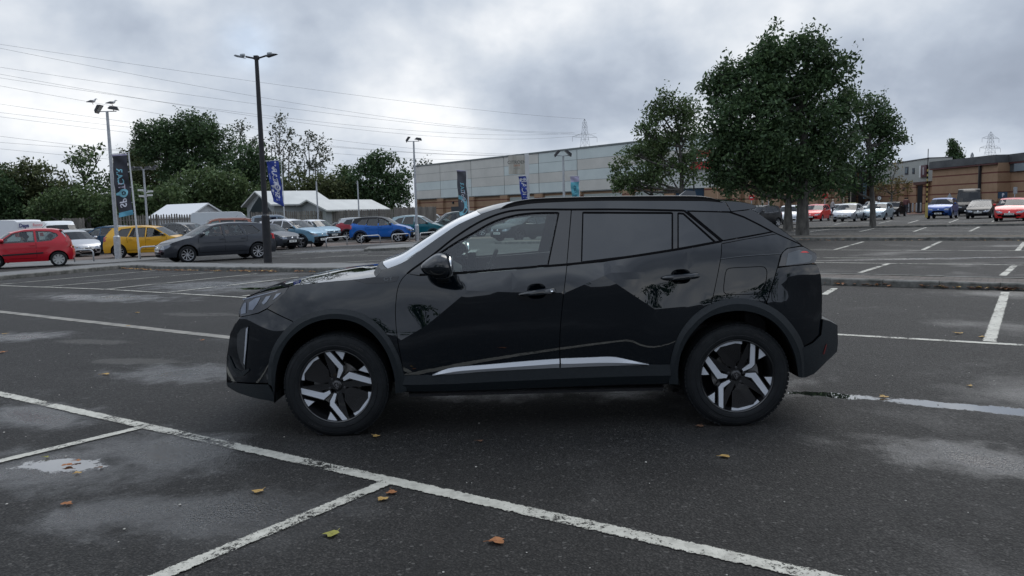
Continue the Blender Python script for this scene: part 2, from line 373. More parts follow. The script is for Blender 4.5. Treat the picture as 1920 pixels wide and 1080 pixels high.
# ---- painted markings
pt = pm('road_paint', (.6, .59, .54), .6); nt, b = nodes(pt); tc = N(nt, 'ShaderNodeTexCoord'); P = tc.outputs['Object']
a1 = noise(nt, P, 2.2, 4, .6, .3, 1.); a2 = noise(nt, P, 30, 6, .75, .3, 3.); a3 = noise(nt, P, 110, 3, .6, 0, 5.)
mask = RAMP(nt, M_(nt, 'ADD', M_(nt, 'MULTIPLY', a1, .42), M_(nt, 'ADD', M_(nt, 'MULTIPLY', a2, .38), M_(nt, 'MULTIPLY', a3, .2))), [(.445, 0), (.485, 1)])
# ragged edge: V coordinate across the stripe kept in UV
uv = N(nt, 'ShaderNodeUVMap'); us = N(nt, 'ShaderNodeSeparateXYZ'); L(nt, uv.outputs[0], us.inputs[0])
ed = M_(nt, 'ADD', M_(nt, 'ABSOLUTE', M_(nt, 'SUBTRACT', us.outputs[1], .5)), M_(nt, 'MULTIPLY', M_(nt, 'SUBTRACT', a2, .5), .75))
mask = M_(nt, 'MULTIPLY', mask, RAMP(nt, ed, [(.42, 1), (.455, 0)]))
col = RAMP(nt, noise(nt, P, 14, 6, .7, 0, 9.), [(.3, (.22, .215, .19)), (.5, (.38, .375, .33)), (.7, (.47, .46, .41))]); L(nt, col, b.inputs['Base Color'])
bp = N(nt, 'ShaderNodeBump', inp={'Strength': .4, 'Distance': .006}); L(nt, a3, bp.inputs['Height']); L(nt, bp.outputs[0], b.inputs['Normal'])
tr = N(nt, 'ShaderNodeBsdfTransparent'); ms = N(nt, 'ShaderNodeMixShader'); L(nt, mask, ms.inputs[0]); L(nt, tr.outputs[0], ms.inputs[1]); L(nt, b.outputs[0], ms.inputs[2])
L(nt, ms.outputs[0], nt.nodes['Material Output'].inputs[0])
_ln = [0]
def stripe(a, bb, wd, z=.004, name='parking_line', mat=pt, ext=0.):
    a, bb = Vector(a), Vector(bb); d = (bb-a).normalized(); a = a-d*ext; bb = bb+d*ext; n = Vector((-d.y, d.x))*wd/2
    _ln[0] += 1; z += (_ln[0] % 5)*.0012
    ln = (bb-a).length; k = max(1, int(ln/1.5)); V = []; F = []; U = []
    for q in range(k+1):
        c = a.lerp(bb, q/k)
        for sg in (-1, 1): p = c+n*sg; V.append((p.x, p.y, gz(p.x, p.y)+z)); 
    F = [(2*q, 2*q+2, 2*q+3, 2*q+1) for q in range(k)]
    o = mobj(name, V, F, mat); tag(o, kind='structure'); u = o.data.uv_layers.new(name='UVMap')
    for q in range(k):
        for e, (uu, vv) in enumerate(((q, 0), (q+1, 0), (q+1, 1), (q, 1))): u.data[4*q+e].uv = (uu*ln/k, vv)
    return o
def pl(x0, y0, x1, y1, wd=.1, ext=0., e0=None):
    a, c = Vector(G(x0, y0)), Vector(G(x1, y1)); d = (c-a).normalized(); return stripe(a-d*(ext if e0 is None else e0), c+d*ext, wd)
pl(0, 739, 1560, 1087, .105, 1.2)
pl(262, 803, 0, 866, .085, .6, 0); pl(722, 908, 300, 1083, .095, .6, 0)
for a in [(0, 536, 700, 573, .09), (0, 533.5, 290, 507.5), (85, 538, 400, 510.5), (185, 544, 482, 513.5), (310, 549.5, 560, 520), (455, 556, 620, 535),
          (1560, 627, 1920, 647.5, .11), (1855, 641, 1885, 548, .13), (1545, 553, 1565, 541, .12),
          (1400, 491, 1920, 497.5, .11), (1612, 512, 1666, 495, .12), (1880, 517, 1903, 497.5, .14),
          (1400, 482, 1700, 485), (1380, 468, 1920, 470.5), (1565, 468.5, 1619, 453.5, .12), (1730, 469, 1764, 453, .13), (1908, 470, 1921, 454, .14),
          (1440, 434.5, 1920, 434), (1500, 440, 1920, 439.5), (1518, 435, 1558, 429, .12), (1612, 434.5, 1642, 428, .12), (1713, 434.5, 1737, 426.5, .13), (1818, 434, 1836, 425.5, .14),
          (1452, 418, 1920, 414, .14), (1565, 421, 1592, 415.5, .13), (1648, 419, 1672, 413.5, .13), (1703, 418.5, 1722, 413, .14), (1780, 417.5, 1797, 411, .14), (1860, 416.5, 1872, 410, .14),
          (530, 478, 610, 472), (545, 487, 690, 477), (620, 481, 800, 478), (560, 496, 740, 487), (640, 499, 800, 492), (830, 489, 1010, 478.5), (700, 505, 1000, 489), (720, 474, 900, 468),
          (840, 497, 1005, 497), (830, 507, 1010, 511)]:
    pl(*a)
for x0, x1 in ((535, 575), (590, 612), (622, 642), (655, 676), (690, 712), (732, 758)): pl(x0, 477-(x0-535)*.035, x1, 476-(x1-535)*.035, .12)
# ---- concrete channel blocks flush in the asphalt
conc = pm('concrete', (.3, .29, .27), .8); vary(conc, (.13, .13, .12), (.27, .265, .245), 5, 7, rough=(.7, .9), bump=.5, bscale=40)
chan = pm('channel_block', (.2, .195, .18), .85); vary(chan, (.12, .118, .108), (.235, .225, .20), 5, 7, rough=(.7, .9), bump=.5, bscale=50)
m = MB(); A = Vector(G(-60, 578)); B_ = Vector(G(700, 664)); d = (B_-A).normalized(); n = Vector((-d.y, d.x))*.075; k = 0; t = 0
while t < (B_-A).length:
    e = min(t+.905, (B_-A).length); p, q = A+d*t, A+d*e; o_ = rng.uniform(-.006, .006); nn = n.normalized()*o_
    m.add([(*(p-n+nn), .0065), (*(q-n+nn), .0065), (*(q+n+nn), .0065), (*(p+n+nn), .0065), (*(p-n+nn), -.01), (*(q-n+nn), -.01), (*(q+n+nn), -.01), (*(p+n+nn), -.01)], [(0, 1, 2, 3), (0, 4, 5, 1), (2, 6, 7, 3)]); t += .917
tag(m.build('drainage_channel', chan), kind='structure')
# ---- kerbed islands
kerbm = pm('kerb_concrete', (.2, .2, .19), .85); vary(kerbm, (.055, .056, .05), (.17, .168, .155), 6, 7, rough=(.75, .95), bump=.6, bscale=60)
pav = pm('block_paving', (.12, .1, .09), .85); nt, b = nodes(pav); tc = N(nt, 'ShaderNodeTexCoord'); mp = N(nt, 'ShaderNodeMapping'); mp.inputs['Rotation'].default_value = (0, 0, -LA); L(nt, tc.outputs['Object'], mp.inputs[0])
br = N(nt, 'ShaderNodeTexBrick', inp={'Scale': 1., 'Mortar Size': .006, 'Brick Width': .2, 'Row Height': .1, 'Color1': (.105, .085, .072, 1), 'Color2': (.065, .058, .053, 1), 'Mortar': (.02, .02, .018, 1)})
L(nt, mp.outputs[0], br.inputs[0]); L(nt, MIX(nt, .7, br.outputs[0], RAMP(nt, noise(nt, tc.outputs['Object'], 3., 6, .7), [(.3, .45), (.7, 1.5)]), 'MULTIPLY'), b.inputs['Base Color'])
bp = N(nt, 'ShaderNodeBump', inp={'Strength': .8, 'Distance': .01}); L(nt, br.outputs['Fac'], bp.inputs['Height']); bp.invert = True; L(nt, bp.outputs[0], b.inputs['Normal'])
earth = pm('leaf_littered_soil', (.06, .05, .04), .95); vary(earth, (.035, .03, .025), (.11, .09, .065), 5, 8, bump=.8, bscale=50)
path = pm('worn_path', (.2, .2, .19), .8); vary(path, (.085, .086, .086), (.135, .136, .134), 1.5, 8, rough=(.5, .85), bump=.4, bscale=60)
def island(name, poly, top, h=.115, kw=.125, blk=.915):
    if area(poly) < 0: poly = poly[::-1]
    poly = [p_ for a_, b_ in zip(poly, poly[1:]+poly[:1]) for p_ in [tuple(Vector(a_).lerp(Vector(b_), t_/max(1, int((Vector(b_)-Vector(a_)).length/4)))) for t_ in range(max(1, int((Vector(b_)-Vector(a_)).length/4)))]]
    kb = MB(); inn = inset(poly, kw)
    for i in range(len(poly)):
        a, c = Vector(poly[i]), Vector(poly[(i+1) % len(poly)]); ai, ci = Vector(inn[i]), Vector(inn[(i+1) % len(inn)])
        n = max(1, round((c-a).length/blk))
        for k in range(n):
            g = .004/max((c-a).length, .1)
            t0, t1 = k/n+g, (k+1)/n-g; p, q, r_, s_ = a.lerp(c, t0), a.lerp(c, t1), ai.lerp(ci, t1), ai.lerp(ci, t0)
            j = rng.uniform(-.006, .006); out_ = Vector(((c-a).y, -(c-a).x)).normalized()*rng.uniform(-.006, .006); e = (r_-q).normalized()*.02
            p, q = p+out_, q+out_
            V = [(*p, -.02), (*q, -.02), (*q, h-.02+j), (*p, h-.02+j), (*(q+e), h+j), (*(p+e), h+j), (*r_, h+j), (*s_, h+j), (*r_, 0), (*s_, 0)]
            V = [(q_[0], q_[1], q_[2]+gz(q_[0], q_[1])) for q_ in V]
            kb.add(V, [(0, 1, 2, 3), (3, 2, 4, 5), (5, 4, 6, 7), (7, 6, 8, 9), (1, 8, 6, 4, 2), (0, 3, 5, 7, 9)])
    tag(kb.build(name+'_kerb', kerbm), kind='structure')
    fl_ = cdt(inn, step=1.6)
    tag(mobj(name+'_top', [(*p, h-.008+gz(*p)) for p in fl_[0]], fl_[1], top), kind='structure')
def sheet(name, z, pts, mat):
    v, f = cdt([G(*p) for p in pts], step=2.5); return mobj(name, [(x, y, gz(x, y)+z) for x, y in v], f, mat)
def gp(*q): return [G(*p) for p in q]
a0 = Vector(G(1540, 535)); 
def bar(p, length0, length1, wd):                # strip island along the lot axis through p
    p = Vector(p); q = D2*wd; return [tuple(p-D1*length0), tuple(p+D1*length1), tuple(p+D1*length1+q), tuple(p-D1*length0+q)]
island('near_island', bar(G(1730, 539.5), 9.0, 12, 1.05), pav)
island('tree_island', bar(G(1700, 451), 18, 16, 2.2), earth)
island('far_island', bar(G(1600, 428.5), 21, 30, 2.2), earth)
island('left_island', gp((-400, 562), (0, 525), (140, 512), (225, 504), (255, 503.2), (300, 506), (480, 509), (640, 511), (800, 514), (960, 505), (800, 500.5), (640, 500), (480, 500.5), (250, 496.5), (180, 501.5), (0, 517), (-400, 553)), path)
island('pavement_end', gp((683, 471.5), (730, 470), (820, 464), (820, 456), (740, 462), (690, 467)), path)
far_pave = sheet('footway', .008, ((-500, 530), (200, 493), (560, 466), (820, 452.5), (820, 448), (560, 459), (200, 478), (-500, 500)), path); tag(far_pave, kind='structure')
verge = pm('verge_earth', (.09, .07, .06), .9); vary(verge, (.06, .045, .04), (.14, .105, .085), 3, 8, bump=.5)
vg = sheet('verge', .013, ((120, 490), (270, 482.5), (480, 470), (600, 463), (820, 451), (1000, 444), (1000, 441), (820, 447), (600, 457), (480, 463), (270, 475), (120, 481)), verge); tag(vg, kind='structure')
redp = pm('red_block_paving', (.2, .1, .08), .85); vary(redp, (.13, .075, .06), (.24, .13, .105), 2, 8)
rp = sheet('plaza', .02, ((1630, 403), (1780, 400.5), (1920, 397), (2100, 390), (1900, 384), (1600, 393), (1500, 398)), redp); tag(rp, kind='structure')
# ================================================================= buildings
def brickm():
    m = pm('banded_brick', (.4, .25, .15), .85); nt, b = nodes(m); tc = N(nt, 'ShaderNodeTexCoord'); sp_ = N(nt, 'ShaderNodeSeparateXYZ'); L(nt, tc.outputs['Object'], sp_.inputs[0])
    base = RAMP(nt, noise(nt, tc.outputs['Object'], .8, 8, .75), [(.3, (.26, .165, .10)), (.7, (.36, .235, .15))])
    f = M_(nt, 'FRACT', M_(nt, 'DIVIDE', M_(nt, 'ADD', sp_.outputs[2], .25), 1.12)); band = RAMP(nt, f, [(0., 1), (.12, 1), (.13, 0), (1, 0)], 'CONSTANT')
    L(nt, MIX(nt, band, base, (.115, .03, .024)), b.inputs['Base Color']); return m
BRICK = brickm()
CLAD = vary(pm('pale_cladding', (.4, .43, .42), .5, .2), (.55, .61, .60), (.62, .68, .665), .4, 3, rough=(.4, .6))
CLAD2 = vary(pm('buff_cladding', (.4, .38, .34), .5, .2), (.55, .54, .50), (.62, .605, .56), .4, 3, rough=(.4, .6))
TRIM = pm('grey_trim', (.16, .18, .18), .6); SHUT = vary(pm('shutter_panel', (.4, .42, .4), .6), (.3, .33, .31), (.36, .39, .37), .6, 3)
DARKG = pm('dark_doorway', (.012, .02, .028), .3); NAVY = pm('navy_shopfront', (.008, .035, .07), .3); REDS = pm('red_sign', (.45, .01, .025), .5); ROOFG = vary(pm('grey_roof_edge', (.06, .065, .07), .7), (.05, .055, .06), (.085, .09, .095), 1., 5)
PLINTH = pm('dark_plinth', (.015, .017, .024), .7)
class Facade:                                     # a wall run between two ground points; u along, v out of the wall, z up
    def __init__(s, name, A, B, label, cat='building', depth=30.):
        s.A = Vector(A); s.B = Vector(B); s.d = (s.B-s.A).normalized(); s.n = Vector((s.d.y, -s.d.x)); s.len = (s.B-s.A).length
        if s.n.dot(-s.A) < 0: s.n = -s.n
        s.root = empty(name, (s.A.x, s.A.y, 0), 0, label, cat); s.depth = depth
    def P(s, u, v, z): q = s.d*u+s.n*v; return (q.x, q.y, z)
    def box(s, mb, u0, u1, z0, z1, v0, v1):
        z0 = -.6 if z0 == 0 else z0; V = [s.P(u, v, z) for u in (u0, u1) for v in (v0, v1) for z in (z0, z1)]
        mb.add(V, [(0, 1, 3, 2), (4, 6, 7, 5), (0, 4, 5, 1), (2, 3, 7, 6), (0, 2, 6, 4), (1, 5, 7, 3)]); return mb
    def part(s, name, mat, *boxes):
        mb = MB()
        for b in boxes: s.box(mb, *b)
        return mb.build(name, mat, s.root)
def pix(px, Y): d = ray(px, 400); return (d.x*Y/d.y, Y)
# ---- the long retail shed with pale panels over brick
shed = Facade('retail_shed', pix(783, 146), pix(1345, 94), 'long pale panelled retail shed over a brick base with grey shutters', depth=60); Ls = shed.len
HB, HT = 3.95, 9.95
uofpx = lambda f, px: (lambda r: (lambda a, b, c, d_: ((f.A.x*c-f.A.y*a)/(f.d.y*a-f.d.x*c)))(r.x, 0, r.y, 0))(ray(px, 350))
shed.part('wall', BRICK, (0, Ls*.999, 0, HB-.02, -14, 0))
us = [uofpx(shed, p) for p in (783, 828, 886, 948, 1013, 1085, 1180, 1270, 1345)]; us[0] = 0; us[-1] = Ls
pats = ['ABABA', 'BABAB', 'AABBA', 'AABBA', 'AAABA', 'ABABA', 'ABABA', 'AAABA']
for i in range(8):
    A_, B_ = MB(), MB(); hh = (HT-HB)/4
    rows = ['1011', '0011', '0111', '0101', '0100', '1010', '1010', '1010'][i]
    for k in range(4):
        shed.box(B_ if rows[k] == '1' else A_, us[i]+.06, us[i+1]-.06, HB+k*hh+.02, HB+(k+1)*hh-.02, -.3, .25)
    if B_.V: B_.build('cladding_panel', CLAD2, shed.root)
    if A_.V: A_.build('cladding_panel', CLAD, shed.root)
shed.part('cladding_back', TRIM, (0.02, Ls-.02, HB, HT-.1, -13.5, .2))
shed.part('parapet', TRIM, (-.1, Ls+.1, HT, HT+.22, -14, .35)); shed.part('panel_skirt', TRIM, (0, Ls, HB-.12, HB-.01, -.2, .32))
uu = [0]+us[1:-1]+[Ls]
for i, u in enumerate(uu): shed.part('brick_pier', BRICK, (u-.9 if i else 0, u+.9 if i < 8 else Ls, 0, HB-.13, .01, .5))
for i in range(3, 8): shed.part('shutter', SHUT, (us[i]+1.1, us[i+1]-1.1, 0, HB-.5, .01, .08))
shed.part('doorway', DARKG, (uofpx(shed, 845), uofpx(shed, 868), 0, 2.3, .01, .06)); shed.part('fixture', DARKG, (uofpx(shed, 849), uofpx(shed, 850.5), 2.8, 3.2, .02, .3))
# ---- corner block with the red sign
A_ = pix(1268, 91.5); corner = Facade('corner_store', pix(1245, 89), pix(1345, 87), 'white panelled corner store with red sign band half hidden by the trees', depth=25)
corner.part('wall', pm('white_panel', (.5, .52, .5), .5), (0, corner.len, 3.4, 7.0, -4, 0)); corner.part('sign_band', REDS, (corner.len*.50, corner.len, 5.5, 7.6, .02, .3))
corner.part('sign_letters', pm('sign_white', (.7, .7, .72), .5), (corner.len*.35, corner.len*.9, 6.35, 6.75, .32, .36), (corner.len*.45, corner.len*.52, 5.8, 6.7, .32, .36))
corner.part('brick_pier', BRICK, (0, 1.2, 0, 3.38, -.5, .3)); corner.part('brick_pier', BRICK, (corner.len-1.4, corner.len, 0, 3.38, -.5, .3)); corner.part('shopfront', NAVY, (1.3, corner.len-1.5, 0, 3.38, -1, -.2))
# ---- arcade of banded brick
arc = Facade('brick_parade', pix(1338, 92), pix(1712, 146), 'long parade of banded brick bays with pale downpipes behind the parked cars', depth=25); La = arc.len
arc.part('wall', BRICK, (0, La, .9, 6.2, -3, 0)); arc.part('plinth', PLINTH, (0, La, 0, .88, -2.9, .03)); arc.part('eaves', CLAD, (0, La*.52, 5.6, 7.0, -2.5, .6)); arc.part('roof', ROOFG, (0, La, 6.22, 6.5, -3, .2))
k = 0
for px in range(1372, 1712, 24):
    u = uofpx(arc, px); w_ = .9+u*.006; k += 1
    arc.part('brick_pier', BRICK, (u-w_, u+w_, 0, 5.5, .04, .55))
for px in (1420, 1451, 1573, 1586): u = uofpx(arc, px); arc.part('downpipe', pm('cream_pipe', (.42, .40, .34), .6), (u-.12, u+.12, .3, 5.5, .58, .8))
for px, w_, h_ in ((1590, 1.4, 6.9), (1608, 1.2, 6.9)): u = uofpx(arc, px); arc.part('doorway', DARKG, (u-w_, u+w_, 0, h_, .58, .75))
for px in (1566, 1547): u = uofpx(arc, px); arc.part('window', DARKG, (u-.35, u+.35, 2.4, 4.2, .05, .12))
u = uofpx(arc, 1612); arc.part('poster', pm('poster_blue', (.25, .4, .5), .5), (u-.5, u+.8, 1.8, 4.4, .76, .8))
# ---- grey clad upper storey block
gb = Facade('grey_office', pix(1588, 140), pix(1746, 104), 'two-storey block with grey cladding over brick beside the striped pole', depth=25); Lg = gb.len
gb.part('cladding', vary(pm('grey_cladding', (.2, .215, .205), .6, .1), (.30, .32, .305), (.34, .36, .345), .6, 3), (0, Lg, 3.9, 6.9, -2.5, .4)); gb.part('wall', BRICK, (0, Lg, .95, 3.88, -4, 0)); gb.part('plinth', PLINTH, (0, Lg, 0, .93, -4, .02)); gb.part('roof', ROOFG, (0, Lg, 6.92, 7.05, -2.5, .5))
for px0, px1, z0, z1 in ((1702, 1708, 5.1, 6.2), (1716, 1720, 5.1, 5.9)):
    u0, u1 = uofpx(gb, px0), uofpx(gb, px1); w_ = gb.part('window', pm('window_frame_dark', (.02, .025, .04), .4), (u0, u1, z0, z1, .41, .46)); mb = MB(); gb.box(mb, u0+.25, u1-.25, z0+.2, z1-.2, .47, .49); mb.build('window_pane', pm('window_glass', (.2, .25, .28), .1), w_)
u0, u1 = uofpx(gb, 1731), uofpx(gb, 1745); w_ = gb.part('sign_box', pm('maroon_sign', (.07, .02, .03), .4), (u0+.8, u1, 4.5, 6.1, .41, .7)); mb = MB(); gb.box(mb, u0+1.5, u1-.5, 4.8, 5.8, .71, .73); mb.build('sign_face', pm('sign_face_grey', (.3, .28, .3), .4), w_); gb.part('sign_edge', pm('sign_white2', (.6, .62, .62), .4), (u0, u0+.75, 4.5, 6.1, .41, .6))
for px in (1680, 1699, 1722, 1738): u = uofpx(gb, px); gb.part('brick_pier', BRICK, (u-.8, u+.8, 0, 3.86, .05, .6))
u0 = uofpx(gb, 1725); gb.part('porch', pm('brown_frame', (.08, .035, .03), .6), (u0, Lg, 3.5, 3.85, .62, .9)); gb.part('doorway', DARKG, (u0+1, Lg-1.5, 0, 3.4, .62, .7))
# ---- banded brick store on the right
st_ = Facade('brick_store', pix(1746, 100), pix(1868, 87), 'large tan brick store with red bands and dark flat roof edge at far right', depth=40); L1 = st_.len
def store(f, l0, l1):
    f.part('wall', BRICK, (l0, l1, .35, 5.35, -30, 0)); f.part('plinth', PLINTH, (l0, l1, 0, .33, -30, .03)); f.part('roof_edge', ROOFG, (l0-.2, l1, 5.37, 6.25, -30, .35)); f.part('gutter', pm('gutter_red', (.10, .03, .03), .6), (l0-.2, l1, 5.2, 5.35, .03, .3))
store(st_, 0, L1); st_.part('downpipe', pm('black_pipe', (.02, .02, .025), .5), (uofpx(st_, 1839)-.1, uofpx(st_, 1839)+.1, 0, 5.2, .04, .3))
s2 = Facade('brick_store_wing', pix(1866, 90), pix(2010, 76), 'tan brick wing with a strip window under the roof edge at the photo right edge', depth=30); store(s2, 0, s2.len)
s2.part('window', pm('strip_window', (.18, .22, .25), .15), (uofpx(s2, 1905), s2.len-1, 4.3, 5.15, .04, .3)); s2.part('dark_band', ROOFG, (.2, uofpx(s2, 1904), 4.3, 5.18, .02, .15)); s2.part('downpipe', MATS['black_pipe'], (uofpx(s2, 1889)-.1, uofpx(s2, 1889)+.1, 0, 4.2, .04, .3))
# ---- small gabled hut, marquees, low roof
def gable(name, A, B, wall_h, ridge_h, depth, wallm, roofm, label, over=.5, openf=None):
    f = Facade(name, A, B, label); Lh = f.len; mb = MB()
    # ridge runs along u; gables at both ends
    pr = [(0, -.6), (0, wall_h), (-depth/2, ridge_h), (-depth, wall_h), (-depth, -.6)]
    V = [f.P(u, v, z) for u in (0, Lh) for v, z in pr]; mb.add(V, [(0, 1, 2, 3, 4), (9, 8, 7, 6, 5), (0, 5, 6, 1), (4, 3, 8, 9)]); mb.build('wall', wallm, f.root)
    mb = MB(); t = .14; k = (ridge_h-wall_h)/(depth/2)
    for sgn in (1, -1):
        e = over if sgn > 0 else -depth-over; V = [f.P(u, v, z+dz) for u in (-over, Lh+over) for v, z in ((e, wall_h-k*over+.02), (-depth/2, ridge_h+.02)) for dz in (0, t)]
        mb.add(V, [(0, 2, 3, 1), (4, 5, 7, 6), (0, 1, 5, 4), (2, 6, 7, 3), (0, 4, 6, 2), (1, 3, 7, 5)])
    mb.build('roof', roofm, f.root); return f
WALLG = pm('ribbed_grey_wall', (.3, .32, .32), .5); nt, b = nodes(WALLG); tc = N(nt, 'ShaderNodeTexCoord'); wv = N(nt, 'ShaderNodeTexWave', inp={'Scale': 6.}); wv.bands_direction = 'X'; L(nt, tc.outputs['Object'], wv.inputs[0]); L(nt, RAMP(nt, wv.outputs['Fac'], [(0, (.20, .22, .22)), (1, (.33, .35, .35))]), b.inputs['Base Color'])
ROOFW = vary(pm('pale_sheet_roof', (.45, .46, .45), .5), (.40, .41, .40), (.48, .49, .475), .5, 4); WHITE = pm('marquee_white', (.62, .63, .64), .5)
def along(px, Y, ang, px2):                      # from the sight line of px at Y, walk at ang until the sight line of px2
    x, y = pix(px, Y); c, s_ = cos(radians(ang)), sin(radians(ang)); r = ray(px2, 400); k = r.x/r.y; t = (k*y-x)/(c-k*s_); return (x, y), (x+c*t, y+s_*t)
C_, D_ = along(515, 72, 35, 617)
f = gable('gabled_hut', C_, D_, 2.5, 3.75, 8.7, WALLG, ROOFW, 'pale gabled hut with a dark open gable end, behind the fence and lamp post', .45)
mb = MB(); mb.add([f.P(-.03, v, z) for v, z in ((-1, .2), (-1, 1.9), (-2.2, 2.5), (-4.35, 3.35), (-6.5, 2.5), (-7.7, 1.9), (-7.7, .2))], [tuple(range(7))]); mb.build('porch_opening', DARKG, f.root)
gable('low_shed', pix(612, 72), pix(722, 80), 1.9, 2.75, 4, WALLG, ROOFW, 'low pale shed roof just above the fence right of the hut', .4)
C_, D_ = along(355, 70, 145, 284)
gable('white_marquee', D_, C_, 1.6, 2.65, 3.6, WHITE, WHITE, 'white marquee with pitched roof behind the picket fence on the left', .3)
# ---- picket fences
WOOD = vary(pm('weathered_wood', (.2, .18, .16), .9), (.10, .09, .08), (.23, .21, .185), 3, 6, stretch=(1, 1, .15))
def fence(pa_, pb_, h, label, gap=.05, kind=0):
    A, B = Vector(pa_), Vector(pb_); d = (B-A).normalized(); n = Vector((d.y, -d.x)); r = empty('picket_fence', (A.x, A.y, 0), 0, label, 'fence', 'wooden fences'); Lf = (B-A).length; mb = MB(); u = 0
    rz = atan2(d.y, d.x)
    while u < Lf:
        w_ = .13+rng.uniform(-.01, .01); hh = h+rng.uniform(-.05, .05); c = d*u; lean = rng.uniform(-.012, .012)
        x, y = c.x, c.y; e = d*(w_/2)
        V = []
        for vv in (-.012, .012):
            for (uu_, z) in ((-w_/2, -.40), (w_/2, -.40), (w_/2+lean, hh-.09), (lean, hh), (-w_/2+lean, hh-.09)): q = c+d*uu_+n*vv; V.append((q.x, q.y, z))
        mb.add(V, [(0, 1, 2, 3, 4), (9, 8, 7, 6, 5), (0, 5, 6, 1), (1, 6, 7, 2), (2, 7, 8, 3), (3, 8, 9, 4), (4, 9, 5, 0)]); u += w_+gap*rng.uniform(.6, 1.6)
    mb.build('pickets', WOOD, r); mb = MB()
    for z in (.4, h-.45): V = [tuple(q) for q in []]; mb.box((*(d*Lf/2-n*.05), z), (Lf, .05, .09), rz=rz)
    mb.build('rails', WOOD, r)
    for k in range(int(Lf/3)+1): mb = MB(); mb.box((*(d*min(k*3, Lf)-n*.11), h/2-.22), (.11, .11, h+.5), rz=rz); mb.build('post', WOOD, r)
fence(pix(116, 82), pix(157, 80), 1.75, 'short weathered picket fence left of the dark banner')
fence(pix(221, 66), pix(362, 68), 1.85, 'weathered picket fence in front of the white marquee', .07)
fence(pix(472, 69), pix(745, 76), 1.85, 'long weathered picket fence in front of the gabled hut')
fence(pix(741, 80), pix(818, 84), 2.05, 'taller close-boarded fence running up to the retail shed', .01)
# ================================================================= trees
def leafmat(name, c1, c2, c3):
    m = pm(name, c1, .6, 0, 0, .25); nt, b = nodes(m); g = N(nt, 'ShaderNodeNewGeometry'); tc = N(nt, 'ShaderNodeTexCoord')
    r = RAMP(nt, g.outputs['Random Per Island'], [(0, c1), (.55, c2), (1, c3)])
    L(nt, MIX(nt, 1., r, RAMP(nt, noise(nt, tc.outputs['Object'], .7, 4, .6), [(.3, .6), (.7, 1.35)]), 'MULTIPLY'), b.inputs['Base Color'])
    tr = N(nt, 'ShaderNodeBsdfTranslucent'); L(nt, r, tr.inputs[0]); mx_ = N(nt, 'ShaderNodeMixShader', inp={0: .22}); L(nt, b.outputs[0], mx_.inputs[1]); L(nt, tr.outputs[0], mx_.inputs[2]); L(nt, mx_.outputs[0], nt.nodes['Material Output'].inputs[0])
    return m
LF_D = leafmat('leaf_dark', (.036, .066, .032), (.058, .102, .042), (.088, .138, .055))
LF_M = leafmat('leaf_mid', (.052, .085, .035), (.080, .125, .048), (.12, .165, .065))
LF_G = leafmat('leaf_grey', (.055, .07, .05), (.08, .10, .065), (.12, .13, .085))
LF_Y = leafmat('leaf_yellow', (.09, .075, .03), (.15, .12, .045), (.20, .16, .07))
LF_O = leafmat('leaf_olive', (.052, .072, .030), (.082, .102, .042), (.12, .13, .055))
BARK = vary(pm('bark', (.1, .09, .08), .95), (.045, .042, .038), (.125, .118, .105), 7, 7, bump=1., bscale=22, stretch=(1, 1, .3))
BARK2 = vary(pm('bark_pale', (.2, .19, .17), .95), (.10, .095, .085), (.2, .19, .17), 3, 6)
def leaves(blobs, dens, size, gap=.25, seed=0, shell=.5, droop=0.):
    R = np.random.RandomState(seed); cs = []
    for (cx_, cy_, cz_, rx, ry, rz) in blobs:
        n = int(dens*(rx*rz+rx*ry+ry*rz)/3*4); d = R.normal(size=(n, 3)); d /= np.linalg.norm(d, axis=1)[:, None]
        u = R.uniform(0, 1, n); rad = (shell+(1-shell)*u**.6)*(1+.075*np.clip(R.normal(size=n), -2, 1.3))
        lump = 1+.14*np.sin(d[:, 0]*7+cx_*3)+.12*np.sin(d[:, 2]*8+cz_*5+d[:, 1]*5)
        p = d*(rad*lump)[:, None]*np.array([rx, ry, rz])+np.array([cx_, cy_, cz_]); cs.append(p)
    p = np.concatenate(cs); s = max(size*7, .5)
    f = np.sin(p[:, 0]/s*2.1+1.3*np.sin(p[:, 2]/s*1.7))+np.sin(p[:, 1]/s*2.3+p[:, 2]/s)+np.sin(p[:, 2]/s*2.9-p[:, 0]/s*.9)+R.normal(size=len(p))*.5
    p = p[f > np.quantile(f, gap)]
    k = 4; n = len(p); c = np.repeat(p, k, 0)+np.clip(R.normal(size=(n*k, 3)), -1.6, 1.6)*size*1.1; n = len(c)
    c[:, 2] -= abs(R.normal(size=n))*droop
    a = R.normal(size=(n, 3)); a /= np.linalg.norm(a, axis=1)[:, None]; b = R.normal(size=(n, 3)); b -= (b*a).sum(1)[:, None]*a; b /= np.linalg.norm(b, axis=1)[:, None]
    h = size*R.uniform(.55, 1.2, n)[:, None]
    V = np.stack([c-a*h, c-b*h*.5+a*h*.1, c+a*h, c+b*h*.5+a*h*.1], 1).reshape(-1, 3)
    return V, n
def leafobj(name, V, n, mat, parent):
    me = bpy.data.meshes.new(name); me.vertices.add(4*n); me.vertices.foreach_set('co', V.astype(np.float32).ravel()); me.loops.add(4*n); me.loops.foreach_set('vertex_index', np.arange(4*n, dtype=np.int32))
    me.polygons.add(n); me.polygons.foreach_set('loop_start', np.arange(0, 4*n, 4, dtype=np.int32)); me.materials.append(mat); me.update(calc_edges=True); me.validate()
    o = bpy.data.objects.new(name, me); COL.objects.link(o); o.parent = parent; return o
